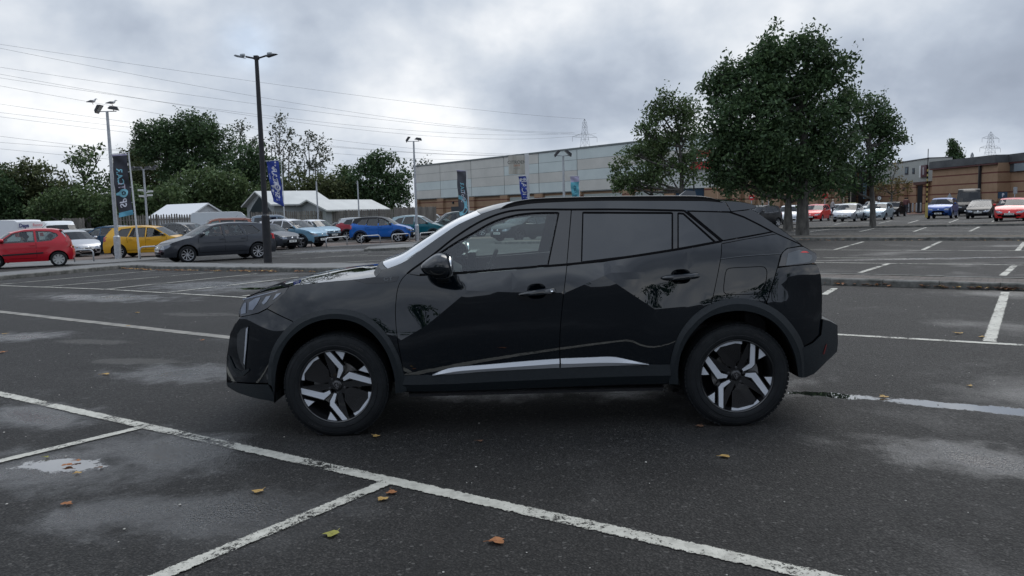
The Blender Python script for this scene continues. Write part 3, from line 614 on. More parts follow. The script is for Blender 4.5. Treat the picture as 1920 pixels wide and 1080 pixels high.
def tree(name, base, Y, blobs, mat, label, dens=26, size=.12, gap=.25, tr=.25, group=None, ydepth=.85, bark=BARK, stems=1, shell=.5, droop=0., limbs=True, lean=0., cat='tree'):
    """blobs: (px, py, rpx[, yoff]) seen from the survey point at distance Y -> real ellipsoids at that distance."""
    bx = pix(base[0], Y)[0]; B = []; sc = Y/FPX
    bz = 0
    for i, q in enumerate(blobs):
        px, py, r = q[:3]; rz_ = q[4]*sc if len(q) > 4 else r*sc; yo = q[3] if len(q) > 3 else rng.uniform(-.45, .45)*r*sc
        x, z = AT(px, py, Y); B.append((x-bx, yo, z, r*sc, r*sc*ydepth, rz_))
    root = empty(name, (bx, Y, 0), 0, label, cat, group)
    V, n = leaves(B, dens/(size*size*60)*2.1, size, gap, int(abs(base[0])*7+Y), shell, droop); leafobj('crown', V, n, mat, root)
    top = max(b[2] for b in B); mb = MB(); r_ = random.Random(int(abs(base[0])))
    for s in range(stems):
        ox = (s-(stems-1)/2)*tr*3.2; h1 = top*.75; g0 = gz(bx, Y); pts = [(ox, 0, g0-.05), (ox*1.05, 0, g0+.2), (ox*1.1+lean*.1, .02, h1*.3), (ox*1.2+lean*.5, .0, h1*.65), (ox*1.3+lean+r_.uniform(-.3, .3), 0, h1)]
        mb.tube(spl(pts, 5), [tr*1.55, tr*1.4, tr*1.25, tr*1.15, tr*1.08, tr*1.04]+[tr*(1-.78*i/15) for i in range(15)], 12)
    if limbs:
        for b in B:
            z0 = min(h1*.9, max(top*.22, b[2]-b[5]*1.1)); x0 = lean*(z0/h1)**2
            p0 = Vector((x0, 0, z0)); p1 = Vector((b[0], b[1], b[2])); md = p0.lerp(p1, .5)+Vector((0, 0, (p1-p0).length*-.06)); l = (p1-p0).length
            r0 = min(tr*.5, .035*l+.02)
            mb.tube(spl([p0, md, p1], 4), [r0*(1-.7*k/8) for k in range(9)], 6)
            for _ in range(4):
                e = p1+Vector((r_.uniform(-1, 1)*b[3], r_.uniform(-1, 1)*b[4], r_.uniform(-.3, 1)*b[5]))*.75; q0 = md.lerp(p1, r_.uniform(.2, .9)); mb.tube([q0, q0.lerp(e, .5)+Vector((0, 0, .05*l)), e], [r0*.38, r0*.25, r0*.1], 5)
    mb.build('trunk', bark, root, smooth=True); return root
TG = 'maple trees along the car park islands'
tree('maple_tree', (1505, 443), 32.6, [(1464, 92, 42), (1440, 120, 48), (1515, 112, 54), (1480, 130, 70), (1405, 150, 55), (1560, 130, 42), (1360, 145, 30), (1340, 165, 28), (1430, 200, 75), (1520, 200, 75), (1580, 195, 40),
   (1365, 225, 55), (1350, 270, 45), (1420, 270, 75), (1500, 280, 80), (1570, 270, 55), (1390, 310, 50), (1460, 320, 55), (1560, 320, 45), (1345, 330, 28), (1355, 300, 30)], LF_D, 'largest dark green maple with a thick grey trunk on the second island', 34, .098, .18, .27, TG, shell=.35)
tree('maple_tree', (1637, 425), 43, [(1640, 215, 40), (1600, 190, 28), (1655, 235, 30), (1625, 260, 45), (1670, 250, 26), (1695, 260, 18, 0, 9), (1600, 300, 40), (1640, 305, 36), (1660, 280, 22), (1618, 330, 28), (1580, 340, 34)], LF_D, 'dark green maple with thin trunk at the right end of the tree row', 27, .11, .26, .17, TG, shell=.35, lean=-.5)
tree('maple_tree', (1478, 425), 42.5, [(1400, 330, 40), (1440, 345, 32), (1370, 345, 26), (1500, 350, 30), (1480, 300, 45), (1540, 350, 26), (1356, 318, 28)], LF_D, 'second dark maple trunk standing just behind the largest tree', 26, .115, .26, .27, TG, shell=.35)
tree('maple_tree', (1278, 400), 58, [(1260, 190, 32), (1235, 205, 26), (1285, 200, 28), (1240, 235, 36), (1290, 240, 34), (1205, 250, 24), (1270, 275, 40), (1225, 280, 34), (1190, 290, 24), (1305, 280, 26), (1255, 320, 40), (1205, 325, 30), (1300, 320, 28), (1175, 335, 22), (1160, 345, 16)], LF_M, 'mid green maple standing in front of the retail shed', 25, .135, .33, .24, TG, shell=.3)
tree('maple_tree', (1222, 398), 60, [(1215, 270, 30), (1180, 310, 30), (1225, 330, 28), (1155, 335, 18), (1190, 345, 20), (1240, 300, 26)], LF_M, 'smaller mid green maple left of its taller neighbour by the shed', 23, .165, .33, .2, TG, shell=.3)
# little autumn tree, conifer on the skyline
tree('autumn_tree', (1671, 397), 92, [(1668, 330, 22), (1655, 345, 18), (1688, 342, 20), (1676, 358, 20), (1680, 312, 16), (1700, 352, 10), (1645, 350, 12)], LF_Y, 'thin yellowing autumn tree in front of the brick parade', 7, .17, .4, .16, None, stems=1, shell=.1)
tree('conifer_tree', (1792, 380), 190, [(1787, 277, 9), (1790, 285, 11), (1792, 294, 13), (1795, 303, 14), (1785, 270, 6), (1784, 266, 4), (1797, 312, 14)], LF_D, 'lone dark conifer rising above the brick store roof', 60, .33, .02, .3)
# tree line on the left
WG = 'trees of the wooded edge behind the car lot'
def line(base, Y, blobs, mat, label, **k): tree('woodland_tree', base, Y, blobs, mat, label, group=WG, **k)
big = dict(dens=36, size=.235, gap=.14, tr=.4, shell=.35)
line((320, 410), 112, [(355, 245, 36), (325, 260, 34), (385, 250, 36), (405, 275, 38), (345, 285, 40), (385, 310, 42), (415, 315, 30), (300, 290, 34), (268, 250, 20), (270, 275, 24), (330, 330, 40), (300, 250, 26)], LF_D, 'tall dark broad oak left of the dark lamp post', **big)
line((250, 412), 118, [(262, 290, 28), (240, 315, 34), (282, 330, 36), (250, 350, 36), (225, 345, 30), (300, 350, 34)], LF_O, 'brownish green tree left of the tall dark oak', **big)
line((165, 415), 105, [(150, 295, 22), (170, 290, 20), (135, 298, 14), (190, 300, 20), (160, 325, 32), (195, 340, 34), (130, 345, 32), (175, 370, 34)], LF_M, 'ragged topped green tree behind the left lamp post', dens=17, size=.3, gap=.42, tr=.3, shell=.2)
line((60, 418), 100, [(40, 335, 34), (75, 330, 30), (15, 340, 32), (95, 345, 30), (55, 365, 34), (20, 375, 34), (100, 375, 32), (55, 395, 30)], LF_O, 'low rounded olive tree mass at the far left', **big)
line((-20, 420), 96, [(-20, 340, 40), (10, 390, 26), (-40, 380, 40), (5, 355, 30)], LF_D, 'dark green bushy tree cut by the left photo edge', **big)
line((130, 415), 92, [(110, 375, 30), (150, 380, 32), (190, 390, 30), (125, 400, 24), (80, 395, 24), (220, 385, 28)], LF_M, 'mid green undergrowth tree above the short fence', **big)
line((290, 412), 90, [(250, 375, 30), (285, 380, 30), (320, 375, 34), (260, 395, 22)], LF_M, 'bright bushy tree right behind the dark banner', **big)
line((390, 410), 95, [(360, 350, 36), (400, 345, 36), (435, 350, 34), (380, 375, 34), (430, 378, 30), (345, 375, 28), (465, 365, 26)], LF_M, 'wide bushy tree between the marquee and the gabled hut', **big)
line((460, 408), 108, [(470, 300, 36), (440, 320, 32), (495, 320, 32), (475, 345, 36), (510, 350, 30)], LF_D, 'dark leafy tree directly behind the dark lamp post', **big)
line((455, 408), 135, [(455, 245, 22), (465, 270, 26), (440, 280, 22), (480, 260, 18)], LF_G, 'thin grey green willow just left of the dark lamp post', dens=9, size=.26, gap=.45, tr=.3, shell=.1, bark=BARK2)
line((530, 405), 120, [(525, 225, 14, 0, 18), (515, 250, 18, 0, 22), (545, 245, 16), (520, 285, 24), (550, 280, 24), (530, 320, 30), (560, 310, 24)], LF_G, 'tall airy grey green willow right of the dark lamp post', dens=8, size=.26, gap=.4, tr=.22, stems=4, shell=.1, bark=BARK2)
line((585, 404), 122, [(580, 260, 18), (600, 275, 22), (570, 285, 20), (615, 295, 18), (590, 310, 28), (610, 325, 22), (565, 325, 22)], LF_G, 'airy multi-stemmed willow left of the round dark tree', dens=8, size=.26, gap=.4, tr=.22, stems=5, shell=.1, bark=BARK2)
line((560, 405), 98, [(560, 355, 34), (595, 355, 30), (525, 360, 28), (620, 350, 26), (640, 365, 24)], LF_O, 'low olive bush behind the roof of the gabled hut', **big)
line((700, 400), 100, [(710, 305, 24), (690, 315, 24), (735, 310, 22), (700, 340, 34), (745, 345, 30), (665, 345, 28), (725, 368, 28), (650, 360, 22), (755, 370, 20), (680, 375, 24)], LF_D, 'round dark tree right of the willows, left of the retail shed', **big)
line((640, 402), 102, [(650, 330, 22), (635, 345, 20), (625, 365, 24), (660, 375, 26)], LF_M, 'small mid green tree at the left foot of the round dark tree', **big)
line((790, 398), 190, [(785, 310, 14), (800, 305, 12), (775, 320, 12), (795, 325, 12), (808, 312, 8)], LF_G, 'pale bare-looking tree beyond the left end of the retail shed', dens=6, size=.4, gap=.4, tr=.25, stems=3, shell=.1, bark=BARK2)

hb = []
for px_ in range(-120, 735, 26):
    Yh = 108+rng.uniform(-6, 6); py_ = 392+rng.uniform(-10, 6); x_, z_ = AT(px_, py_, Yh); hb.append((x_, Yh, z_, 2.6, 1.6, 2.3)); x_, z_ = AT(px_+13, 412, Yh); hb.append((x_, Yh-1, z_, 2.6, 1.6, 1.8))
V, n = leaves(hb, 34/(.3*.3*60)*1.6, .34, .05, 77, .3); hg = leafobj('woodland_understorey', V, n, LF_M, None); tag(hg, 'dark green undergrowth filling the foot of the left tree line', 'undergrowth', kind='stuff')
# ================================================================= parked cars (local frame: nose +X, left side +Y)
def K(kind):
    # top outline rear->front in metres, window belt, glass stations
    if kind == 'hatch': return dict(L=4.05, H=1.46, W=1.75, wb=2.55, wr=.315, top=[(-1.98, .24), (-2.02, .42), (-2.02, .62), (-1.97, .78), (-1.93, .96), (-1.86, 1.03), (-1.70, 1.24), (-1.55, 1.38), (-1.35, 1.425), (-.9, 1.455), (-.3, 1.46), (.15, 1.415), (.35, 1.36), (.75, 1.13), (1.02, .97), (1.4, .89), (1.75, .78), (1.93, .66), (2.0, .52), (2.02, .36), (1.98, .22)], rg=(5, 7), ws=(12, 14), wins=[[(.86, 1.0), (.28, 1.335), (.0, 1.375), (-.02, .955)], [(-.10, .955), (-.08, 1.385), (-.62, 1.375), (-.80, .985)], [(-.88, .99), (-.72, 1.37), (-1.15, 1.33), (-1.42, 1.09), (-1.36, 1.03)]], belt=.95)
    if kind == 'three_door': return dict(L=3.43, H=1.46, W=1.63, wb=2.34, wr=.285, top=[(-1.68, .26), (-1.73, .42), (-1.72, .64), (-1.66, .74), (-1.60, 1.0), (-1.50, 1.10), (-1.36, 1.28), (-1.24, 1.40), (-1.0, 1.445), (-.5, 1.465), (.0, 1.45), (.35, 1.38), (.50, 1.33), (.82, 1.12), (1.10, .93), (1.4, .84), (1.58, .72), (1.66, .60), (1.69, .42), (1.66, .25)], rg=(5, 7), ws=(12, 14), wins=[[(.98, .97), (.44, 1.31), (.1, 1.375), (-.30, 1.385), (-.33, .985)], [(-.43, .99), (-.40, 1.385), (-.9, 1.36), (-1.16, 1.27), (-1.20, 1.19), (-.95, 1.03)]], belt=.95)
    if kind == 'suv': return dict(L=4.3, H=1.58, W=1.80, wb=2.62, wr=.34, top=[(-2.06, .30), (-2.12, .46), (-2.12, .70), (-2.05, .84), (-2.02, 1.08), (-1.95, 1.16), (-1.80, 1.38), (-1.66, 1.50), (-1.4, 1.55), (-.9, 1.58), (-.2, 1.58), (.18, 1.535), (.38, 1.48), (.78, 1.25), (1.06, 1.08), (1.45, 1.02), (1.85, .93), (2.05, .80), (2.12, .62), (2.14, .42), (2.08, .28)], rg=(5, 7), ws=(12, 14), wins=[[(.90, 1.09), (.30, 1.445), (.02, 1.49), (-.0, 1.05)], [(-.10, 1.05), (-.08, 1.495), (-.68, 1.485), (-.86, 1.09)], [(-.95, 1.10), (-.80, 1.48), (-1.25, 1.44), (-1.52, 1.22), (-1.46, 1.15)]], belt=1.06)
    if kind == 'estate': return dict(L=4.4, H=1.50, W=1.80, wb=2.64, wr=.32, top=[(-2.10, .25), (-2.16, .44), (-2.14, .68), (-2.08, .86), (-2.04, 1.0), (-1.92, 1.06), (-1.66, 1.25), (-1.42, 1.39), (-1.1, 1.45), (-.7, 1.49), (-.2, 1.50), (.25, 1.45), (.48, 1.38), (.90, 1.14), (1.22, .96), (1.6, .89), (1.95, .77), (2.12, .64), (2.2, .50), (2.2, .34), (2.14, .22)], rg=(5, 7), ws=(12, 14), wins=[[(1.02, .98), (.40, 1.355), (.05, 1.41), (.04, .95)], [(-.05, .95), (-.03, 1.415), (-.62, 1.39), (-.82, .98)], [(-.90, .99), (-.72, 1.385), (-1.1, 1.32), (-1.42, 1.13), (-1.36, 1.05)]], belt=.94)
    if kind == 'mpv': return dict(L=4.5, H=1.85, W=1.85, wb=2.75, wr=.34, top=[(-2.14, .32), (-2.18, .48), (-2.18, .78), (-2.14, .96), (-2.12, 1.18), (-2.08, 1.25), (-2.0, 1.62), (-1.92, 1.76), (-1.6, 1.83), (-.8, 1.85), (.2, 1.84), (.55, 1.80), (.78, 1.72), (1.14, 1.42), (1.40, 1.17), (1.7, 1.08), (2.05, .94), (2.17, .82), (2.22, .62), (2.22, .42), (2.16, .28)], rg=(5, 7), ws=(12, 14), wins=[[(1.22, 1.18), (.66, 1.66), (.22, 1.72), (.20, 1.13)], [(.08, 1.13), (.10, 1.73), (-.78, 1.73), (-.80, 1.16)], [(-.92, 1.16), (-.90, 1.73), (-1.72, 1.70), (-1.84, 1.22)]], belt=1.14)
    if kind == 'van': return dict(L=5.6, H=2.45, W=2.0, wb=3.5, wr=.35, top=[(-2.55, .40), (-2.62, .55), (-2.62, .9), (-2.61, 1.3), (-2.60, 1.5), (-2.59, 1.55), (-2.57, 2.0), (-2.55, 2.3), (-2.4, 2.42), (-1., 2.45), (1.0, 2.45), (1.35, 2.38), (1.55, 2.1), (1.95, 1.62), (2.22, 1.26), (2.45, 1.16), (2.75, 1.02), (2.88, .88), (2.93, .62), (2.93, .42), (2.88, .3)], rg=None, ws=(12, 14), wins=[[(2.08, 1.30), (1.62, 1.92), (1.10, 1.94), (1.05, 1.26)]], belt=1.22)
ALLOY = pm('car_alloy', (.42, .43, .45), .35, .7, .3); HUBC = pm('hubcap_silver', (.42, .43, .42), .4, .3); DALL = pm('car_alloy_dark', (.03, .03, .033), .4, .4)
WINM = glassm('car_window', (.55, .63, .61), 1.5); WINT = glassm('car_window_tinted', (.10, .12, .12), 1.4); SCR = glassm('car_screen', (.24, .29, .28), .8)
for _m in (WINM, WINT, SCR):
    for _n in _m.node_tree.nodes:
        if _n.type == 'FRESNEL':
            g_ = _m.node_tree.nodes.new('ShaderNodeNewGeometry'); L(_m.node_tree, M_(_m.node_tree, 'SUBTRACT', 1.5, M_(_m.node_tree, 'MULTIPLY', g_.outputs['Backfacing'], .8333)), _n.inputs['IOR'])
WH_CACHE = {}
def small_wheel(root, x, y, r, s, style, det, rot=0.):
    """tyre and rim; s = +1 outer face towards +Y"""
    key = (round(r, 3), style, s, det)
    wd = .20
    if key not in WH_CACHE:
        q = lambda rr, h: (rr, s*(wd/2-h)); n = 40 if det else 22; rr_ = r*.68
        m = MB(); m.lathe([q(rr_, .02), q(rr_*1.03, .002), q(r*.80, -.004), q(r*.93, .006), q(r*.985, .025), q(r, .05), q(r, wd-.05), q(r*.985, wd-.02), q(r*.9, wd), q(rr_, wd)], n, axis='y'); t = m.build('tyre', RUB, None, smooth=True)
        rm = MB(); rm.lathe([q(rr_*1.01, .004), q(rr_*.97, .006), q(rr_*.93, .03), q(rr_*.9, .11)], n, axis='y', mi=0); rm.lathe([q(0, .105), q(rr_*.92, .11)], n, axis='y', mi=1)
        rm.lathe([q(0, .022), q(rr_*.16, .024), q(rr_*.2, .05)], 12, axis='y', mi=0)
        ns = {'five': 5, 'ten': 10, 'cap': 8, 'swirl': 9, 'dark': 5}[style]; hwi, hwo = {'five': (.10, .17), 'ten': (.04, .07), 'cap': (.10, .26), 'swirl': (.045, .08), 'dark': (.10, .2)}[style]
        for k in range(ns):
            a = 2*pi*k/ns; tw = .35 if style == 'swirl' else 0
            P = []
            for f, hw in ((.12, hwi), (.5, (hwi+hwo)/2), (.97, hwo)):
                aa = a+tw*sin(f*2.6); P.append((f*rr_, aa, hw*rr_))
            V = []
            for dz in (0, .03):
                for (f, aa, hw) in P: V += [(f*cos(aa)-hw*sin(aa), s*(wd/2-.014-dz-.012*(1-f/rr_)), f*sin(aa)+hw*cos(aa)), (f*cos(aa)+hw*sin(aa), s*(wd/2-.014-dz-.012*(1-f/rr_)), f*sin(aa)-hw*cos(aa))]
            rm.add(V, [(0, 1, 3, 2), (2, 3, 5, 4), (0, 2, 8, 6), (2, 4, 10, 8), (1, 7, 9, 3), (3, 9, 11, 5)], 0)
        rmo = rm.build('rim', [ALLOY if style not in ('cap', 'dark') else (HUBC if style == 'cap' else DALL), MATT], None); 
        WH_CACHE[key] = (t, rmo); t['_'] = 1; t.hide_render = False
        for o in (t, rmo): COL.objects.unlink(o)
    w_ = bpy.data.objects.new('wheel', None); COL.objects.link(w_); w_.parent = root; w_.location = (x, y, r-.006); w_.rotation_euler = (0, rot, 0)
    for o in WH_CACHE[key]:
        c = bpy.data.objects.new(o.name.split('.')[0], o.data); COL.objects.link(c); c.parent = w_
def make_car(kind, loc, yaw, col, label, cat='car', group=None, name='parked_car', scale=(1, 1, 1), wheels='five', det=1, plate=None, clad=False, roofm=None, tint=True, grille='bar', grille_y=.62, rails=False, front=True, rear=True, doors=True, lampcol=None, bumper=None, mirrorm=None, accent=None, wb=None, plate_yw=True):
    k = K(kind); sx = scale[0]*1.; sy, sz = scale[1], scale[2]; top = [(x*sx, z*sz) for x, z in k['top']]; W0 = k['W']/2*sy; wb = (wb or k['wb']*sx); wr = k['wr']; belt = k['belt']*sz; H = k['H']*sz
    root = empty(name, (loc[0], loc[1], gz(loc[0], loc[1])), yaw, label, cat, group); step = .11 if det > 1 else (.16 if det else .3)
    xf, xr = top[-3][0], top[1][0]; ends = lambda x: (.20*max(0, (x-(xf-.62))/.62)**2.2)+(.15*max(0, ((xr+.55)-x)/.55)**2.2)
    def Wf(x, z):
        w_ = W0
        t = z-belt
        w_ -= .03*max(0, min(1, (t+.2)/.2))**2 if t < 0 else .03+(.38 if kind != 'van' else .10)*t*(1 if t < .55 else 1)
        w_ -= .05*max(0, (.5-z)/.3)**1.5 if z < .5 else 0
        w_ -= .012*max(0, 1-abs(z-belt*.72)/.10)
        for hx in (-wb/2, wb/2): r = hypot(x-hx, z-wr); w_ += .016*(1-sst(wr*1.3, wr*1.75, r))
        return max(.25, w_-ends(x)*1.0)
    ar = wr*1.17
    def arch(hx): return [(hx+ar*cos(a), max(wr+ar*sin(a), 0)) for a in np.linspace(radians(-12), radians(192), 15)]
    sill = .21*sz+.02
    bot = [(top[-1][0], top[-1][1])]+[(wb/2+ar*1.02, sill)]+arch(wb/2)[1:-1]+[(wb/2-ar*1.02, sill), (-wb/2+ar*1.02, sill)]+arch(-wb/2)[1:-1]+[(-wb/2-ar*1.02, sill+.02)]
    outline = top+bot
    wins = [[(x*sx, z*sz) for x, z in w_] for w_ in k['wins']]
    PM_ = paint(*col) if isinstance(col, tuple) else col; RM_ = (paint(*roofm) if isinstance(roofm, tuple) else roofm) or PM_
    V2, F = cdt(outline, [w_ for w_ in wins], step=step)
    mats = [PM_, RM_, PLAS]
    def mi(f): 
        z = sum(V2[i][1] for i in f)/3; x = sum(V2[i][0] for i in f)/3
        if roofm and z > belt+.14: return 1
        if clad and z < sill+.12: return 2
        return 0
    V = [(x, s*Wf(x, z), z) for s in (-1, 1) for x, z in V2]; n = len(V2); FF = F+[tuple(i+n for i in f[::-1]) for f in F]; II = [mi(f) for f in F]*2
    # crosswise skin along the top outline
    T = top; m_ = 7; b0 = len(V); g0, g1 = k['rg'] or (99, 99); w0, w1 = k['ws']
    glassF = {'rear_screen': [], 'windscreen': []}
    def crossV(i, t, edge=None):
        x, z = T[i]; w_ = Wf(x, z); f = i/(len(T)-1); b_ = 1-abs(t)**2.4
        bx = (.10 if x > xf-.3 else (-.07 if x < xr+.3 else 0)); 
        if w0 <= i <= w1: bx = .11
        if g0 <= i <= g1: bx = -.05
        bz = .035 if 4 < i < len(T)-5 else 0.
        return (x+bx*b_, w_*t, z+bz*b_)
    NX = 5; row = [-1, -.8, -.45, 0, .45, .8, 1]
    if det > 1: row = [-1, -.93, -.8, -.6, -.3, 0, .3, .6, .8, .93, 1]
    NR = len(row); cs = []
    for i in range(len(T)):
        for t in row: V.append(crossV(i, t))
    for i in range(len(T)-1):
        for j in range(NR-1):
            f = (b0+i*NR+j, b0+(i+1)*NR+j, b0+(i+1)*NR+j+1, b0+i*NR+j+1)
            key = 'windscreen' if w0 <= i < w1 else ('rear_screen' if g0 <= i < g1 else None)
            if key: glassF[key].append((i, j))
            else: FF.append(f); II.append(1 if roofm and g1 <= i < w0 else (2 if clad and (i < 2 or i > len(T)-4) else 0))
    # floor
    b1 = len(V); V += [(-wb/2-ar, -W0*.9, sill+.03), (wb/2+ar, -W0*.9, sill+.03), (wb/2+ar, W0*.9, sill+.03), (-wb/2-ar, W0*.9, sill+.03)]
    body = mobj('body', V, FF, mats, root, angle=32, midx=II)
    mb = MB(); mb.box((0, 0, sill+.02), (wb-2*ar, W0*1.8, .04)); mb.box((wb/2, 0, sill+.25), (2*ar+.35, W0*1.15, .5)); mb.box((-wb/2, 0, sill+.25), (2*ar+.35, W0*1.15, .5)); mb.build('chassis', MATT, root)
    for key, fl in glassF.items():
        if not fl: continue
        VV = []; FF2 = []
        for (i, j) in fl:
            b = len(VV); VV += [crossV(i, row[j]), crossV(i+1, row[j]), crossV(i+1, row[j+1]), crossV(i, row[j+1])]; FF2.append((b, b+1, b+2, b+3))
        mobj(key, VV, FF2, SCR if key == 'windscreen' else WINT, root, smooth=False)
    # side windows with frames, doors as raised seams
    for s in (-1, 1):
        for wi, w_ in enumerate(wins):
            gm = WINM if wi == 0 or (not tint) else WINT
            if wi == 1 and kind == 'three_door': gm = WINM
            A2, AF = cdt(w_, step=.3); mobj('side_window', [(x, s*(Wf(x, z)-.008), z) for x, z in A2], AF if s < 0 else [f[::-1] for f in AF], gm, root)
            if det: 
                o_ = w_; i_ = inset(w_, .022) if area(w_) > 0 else inset(w_[::-1], .022); 
                if area(o_) < 0: o_ = o_[::-1]
                e_ = inset(o_, -.012); nn = min(len(e_), len(i_))
                if len(e_) == len(i_):
                    VV = [(x, s*(Wf(x, z)+.004), z) for x, z in e_]+[(x, s*(Wf(x, z)-.004), z) for x, z in i_]
                    mobj('window_trim', VV, [(a, (a+1) % nn, nn+(a+1) % nn, nn+a) for a in range(nn)], GLOSSK, root)
        if doors and det:
            xs = [wins[0][0][0]+.02, (wins[0][-1][0]+(wins[1][0][0] if len(wins) > 1 else wins[0][-1][0]-.1))/2] + ([wins[1][3][0]-.05] if kind not in ('three_door', 'van') and len(wins) > 1 else [])
            seam = MB()
            for q, xd in enumerate(xs):
                pts = [(xd-(.05 if q == 2 else 0), belt+.01), (xd, belt*.7), (xd+(0 if q != 2 else .03), sill+.16 if q != 2 else wr+ar*.75)]
                p_ = resamp(pts, 8); VV = [(x+dx, s*(Wf(x, z)+.0015), z) for dx in (-.006, .006) for x, z in p_]; seam.add(VV, [(a, a+1, 8+a+1, 8+a) for a in range(7)])
            p_ = resamp([(xs[0], sill+.13), (xs[-1] if kind == 'three_door' else -wb/2+ar*1.0, sill+.13)], 8); VV = [(x, s*(Wf(x, z)+.0015), z+dz) for dz in (-.006, .006) for x, z in p_]; seam.add(VV, [(a, a+1, 8+a+1, 8+a) for a in range(7)])
            seam.build('door_seam', MATT, root)
            for q, xd in enumerate(xs[1:]):
                hx = xd+.12; hz = belt-.10; y = Wf(hx, hz); mb = MB(); mb.box((hx, s*(y+.018), hz), (.17, .022, .028)); mb.box((hx-.07, s*(y+.004), hz), (.02, .02, .02)); mb.box((hx+.07, s*(y+.004), hz), (.02, .02, .02)); mb.build('door_handle', PM_, root)
        # mirror
        mx_ = wins[0][0][0]-.10; mz = belt+.06; y = Wf(mx_, mz); mb = MB(); e = s
        mb.lathe([(0, -.10), (.06, -.085), (.075, -.02), (.07, .03), (.0, .035)], 10, (mx_, s*(y+.13), mz+.05), 'x')
        q = mb.build('door_mirror', mirrorm or (PM_ if not clad else GLOSSK), root, smooth=True)
        for v in q.data.vertices: v.co.y = s*(y+.13)+(v.co.y-s*(y+.13))*1.35
        mb = MB(); mb.box((mx_, s*(y+.03), mz), (.05, .12, .03)); mb.build('mirror_arm', GLOSSK, q)
        if clad:
            for hx in (-wb/2, wb/2):
                VV = []
                for (rr, of) in ((ar*1.22, .002), (ar*1.2, .012), (ar*1.03, .014), (ar*.99, -.06)):
                    for a in np.linspace(radians(-8), radians(188), 22): x, z = hx+rr*cos(a), wr+rr*sin(a); VV.append((x, s*(Wf(x, z)+of), z))
                mobj('arch_trim', VV, [(r_*22+a, r_*22+a+1, (r_+1)*22+a+1, (r_+1)*22+a) for r_ in range(3) for a in range(21)], PLAS, root, angle=30)
            p_ = resamp([(-wb/2+ar*1.1, sill+.14), (wb/2-ar*1.1, sill+.14)], 10); p2 = [(x, z-.13) for x, z in p_]; VV = [(x, s*(Wf(x, z)+.012), z) for x, z in p_]+[(x, s*(Wf(x, z)+.018), z) for x, z in p2]; mobj('sill_trim', VV, [(a, a+1, 11+a, 10+a) for a in range(9)], PLAS, root)
        elif kind == 'three_door':
            p_ = resamp([(.75, .50), (-.55, .54)], 10); VV = [(x, s*(Wf(x, z)+o_), z+dz) for dz, o_ in ((-.028, .002), (-.02, .016), (.02, .016), (.028, .002)) for x, z in p_]; mobj('rubbing_strip', VV, [(r_*10+a, r_*10+a+1, (r_+1)*10+a+1, (r_+1)*10+a) for r_ in range(3) for a in range(9)], PLAS, root)
        for hx in (-wb/2, wb/2): small_wheel(root, hx, s*(W0-.105), wr, s, wheels, det, rng.uniform(0, 6))
    # nose and tail furniture
    Tn = sorted([(z, x) for x, z in top[-7:]]); Tr = sorted([(z, x) for x, z in top[:6]])
    def FX(y, z): x = interp(z, Tn); return x+.10*(1-min(1, abs(y)/max(.1, Wf(x, z)))**2.4)
    def RX(y, z): x = interp(z, Tr); return x-.07*(1-min(1, abs(y)/max(.1, Wf(x, z)))**2.4)
    def face(nm, poly, mat, fr, off=.006, par=root, st=.09):
        A2, AF = cdt(poly, step=st); s = 1 if fr else -1; VV = []
        for y, z in A2:
            x = FX(y, z) if fr else RX(y, z); VV.append((x+s*off, y, z))
        VV, AF2 = flange(VV, AF, lambda p: (-s*.03, 0, 0)); return mobj(nm, VV, AF2, mat, par)
    zh = top[-4][1] if kind != 'van' else top[-4][1]+.02; We = Wf(xf, zh)
    if front:
        zl = zh-.04*sz
        for s in (-1, 1):
            P = [(s*(We*.55), zl-.09), (s*(We*.60), zl+.0), (s*(We*1.0), zl+.05), (s*(We*1.0), zl-.09)]
            hl = face('headlight', P, CLEARL if not lampcol else lampcol, True, .008)
            P2 = [(xf+.02, zl-.09), (xf+.0, zl+.05), (xf-.26, zl+.10), (xf-.10, zl-.04)]
            A2, AF = cdt(P2, step=.1); mobj('lamp_corner', [(x, s*(Wf(x, z)+.004), z) for x, z in A2], AF if s < 0 else [f[::-1] for f in AF], CLEARL if not lampcol else lampcol, hl)
            mb = MB(); mb.lathe([(0, .012), (.04, .012), (.045, 0)], 12, (FX(We*.78, zl-.02), s*We*.78, zl-.02), 'x'); mb.build('lamp_bowl', CHROME, hl)
            if det: face('fog_recess', [(s*We*.62, .33*sz), (s*We*.66, .45*sz), (s*We*.98, .43*sz), (s*We*.9, .33*sz)], MATT, True, .005)
        g = face('grille', [(-We*.52, zl-.09), (-We*.55, zl-.01), (We*.55, zl-.01), (We*.52, zl-.09)], GLOSSK, True, .007) if grille == 'bar' else face('grille', [(-We*.5, zl-.14), (-We*.68, zl-.28), (-We*.45, zl-.36), (We*.45, zl-.36), (We*.68, zl-.28), (We*.5, zl-.14)], MATT, True, .007)
        if grille == 'ring': face('grille_ring', [(-We*.62, zl-.17), (-We*.66, zl-.24), (-We*.5, zl-.30), (We*.5, zl-.30), (We*.66, zl-.24), (We*.62, zl-.17), (We*.56, zl-.12), (-We*.56, zl-.12)], CHROME, True, .004)
        face('lower_intake', [(-We*.55, .24*sz), (-We*.6, .40*sz), (We*.6, .40*sz), (We*.55, .24*sz)], MATT, True, .005)
        if det: mb = MB(); mb.lathe([(0, .02), (.05, .018), (.055, 0)], 16, (FX(0, zl-.05), 0, zl-.05), 'x'); mb.build('round_badge', CHROME, root, smooth=True)
        pz = .50*sz if grille != 'x' else .46; x = FX(.26, pz)+.02; mb = MB(); mb.box((x+.0, 0, pz), (.012, .52, .115)); mb.box((x-.04, 0, pz), (.06, .3, .08)); p_ = mb.build('number_plate', PLATE_W, root)
        if plate and det: A2, AF = text_geo(plate, .088, bold=.003); mobj('plate_characters', [(x+.0085, u*1.05, pz+v) for u, v in A2], AF, INK, p_)
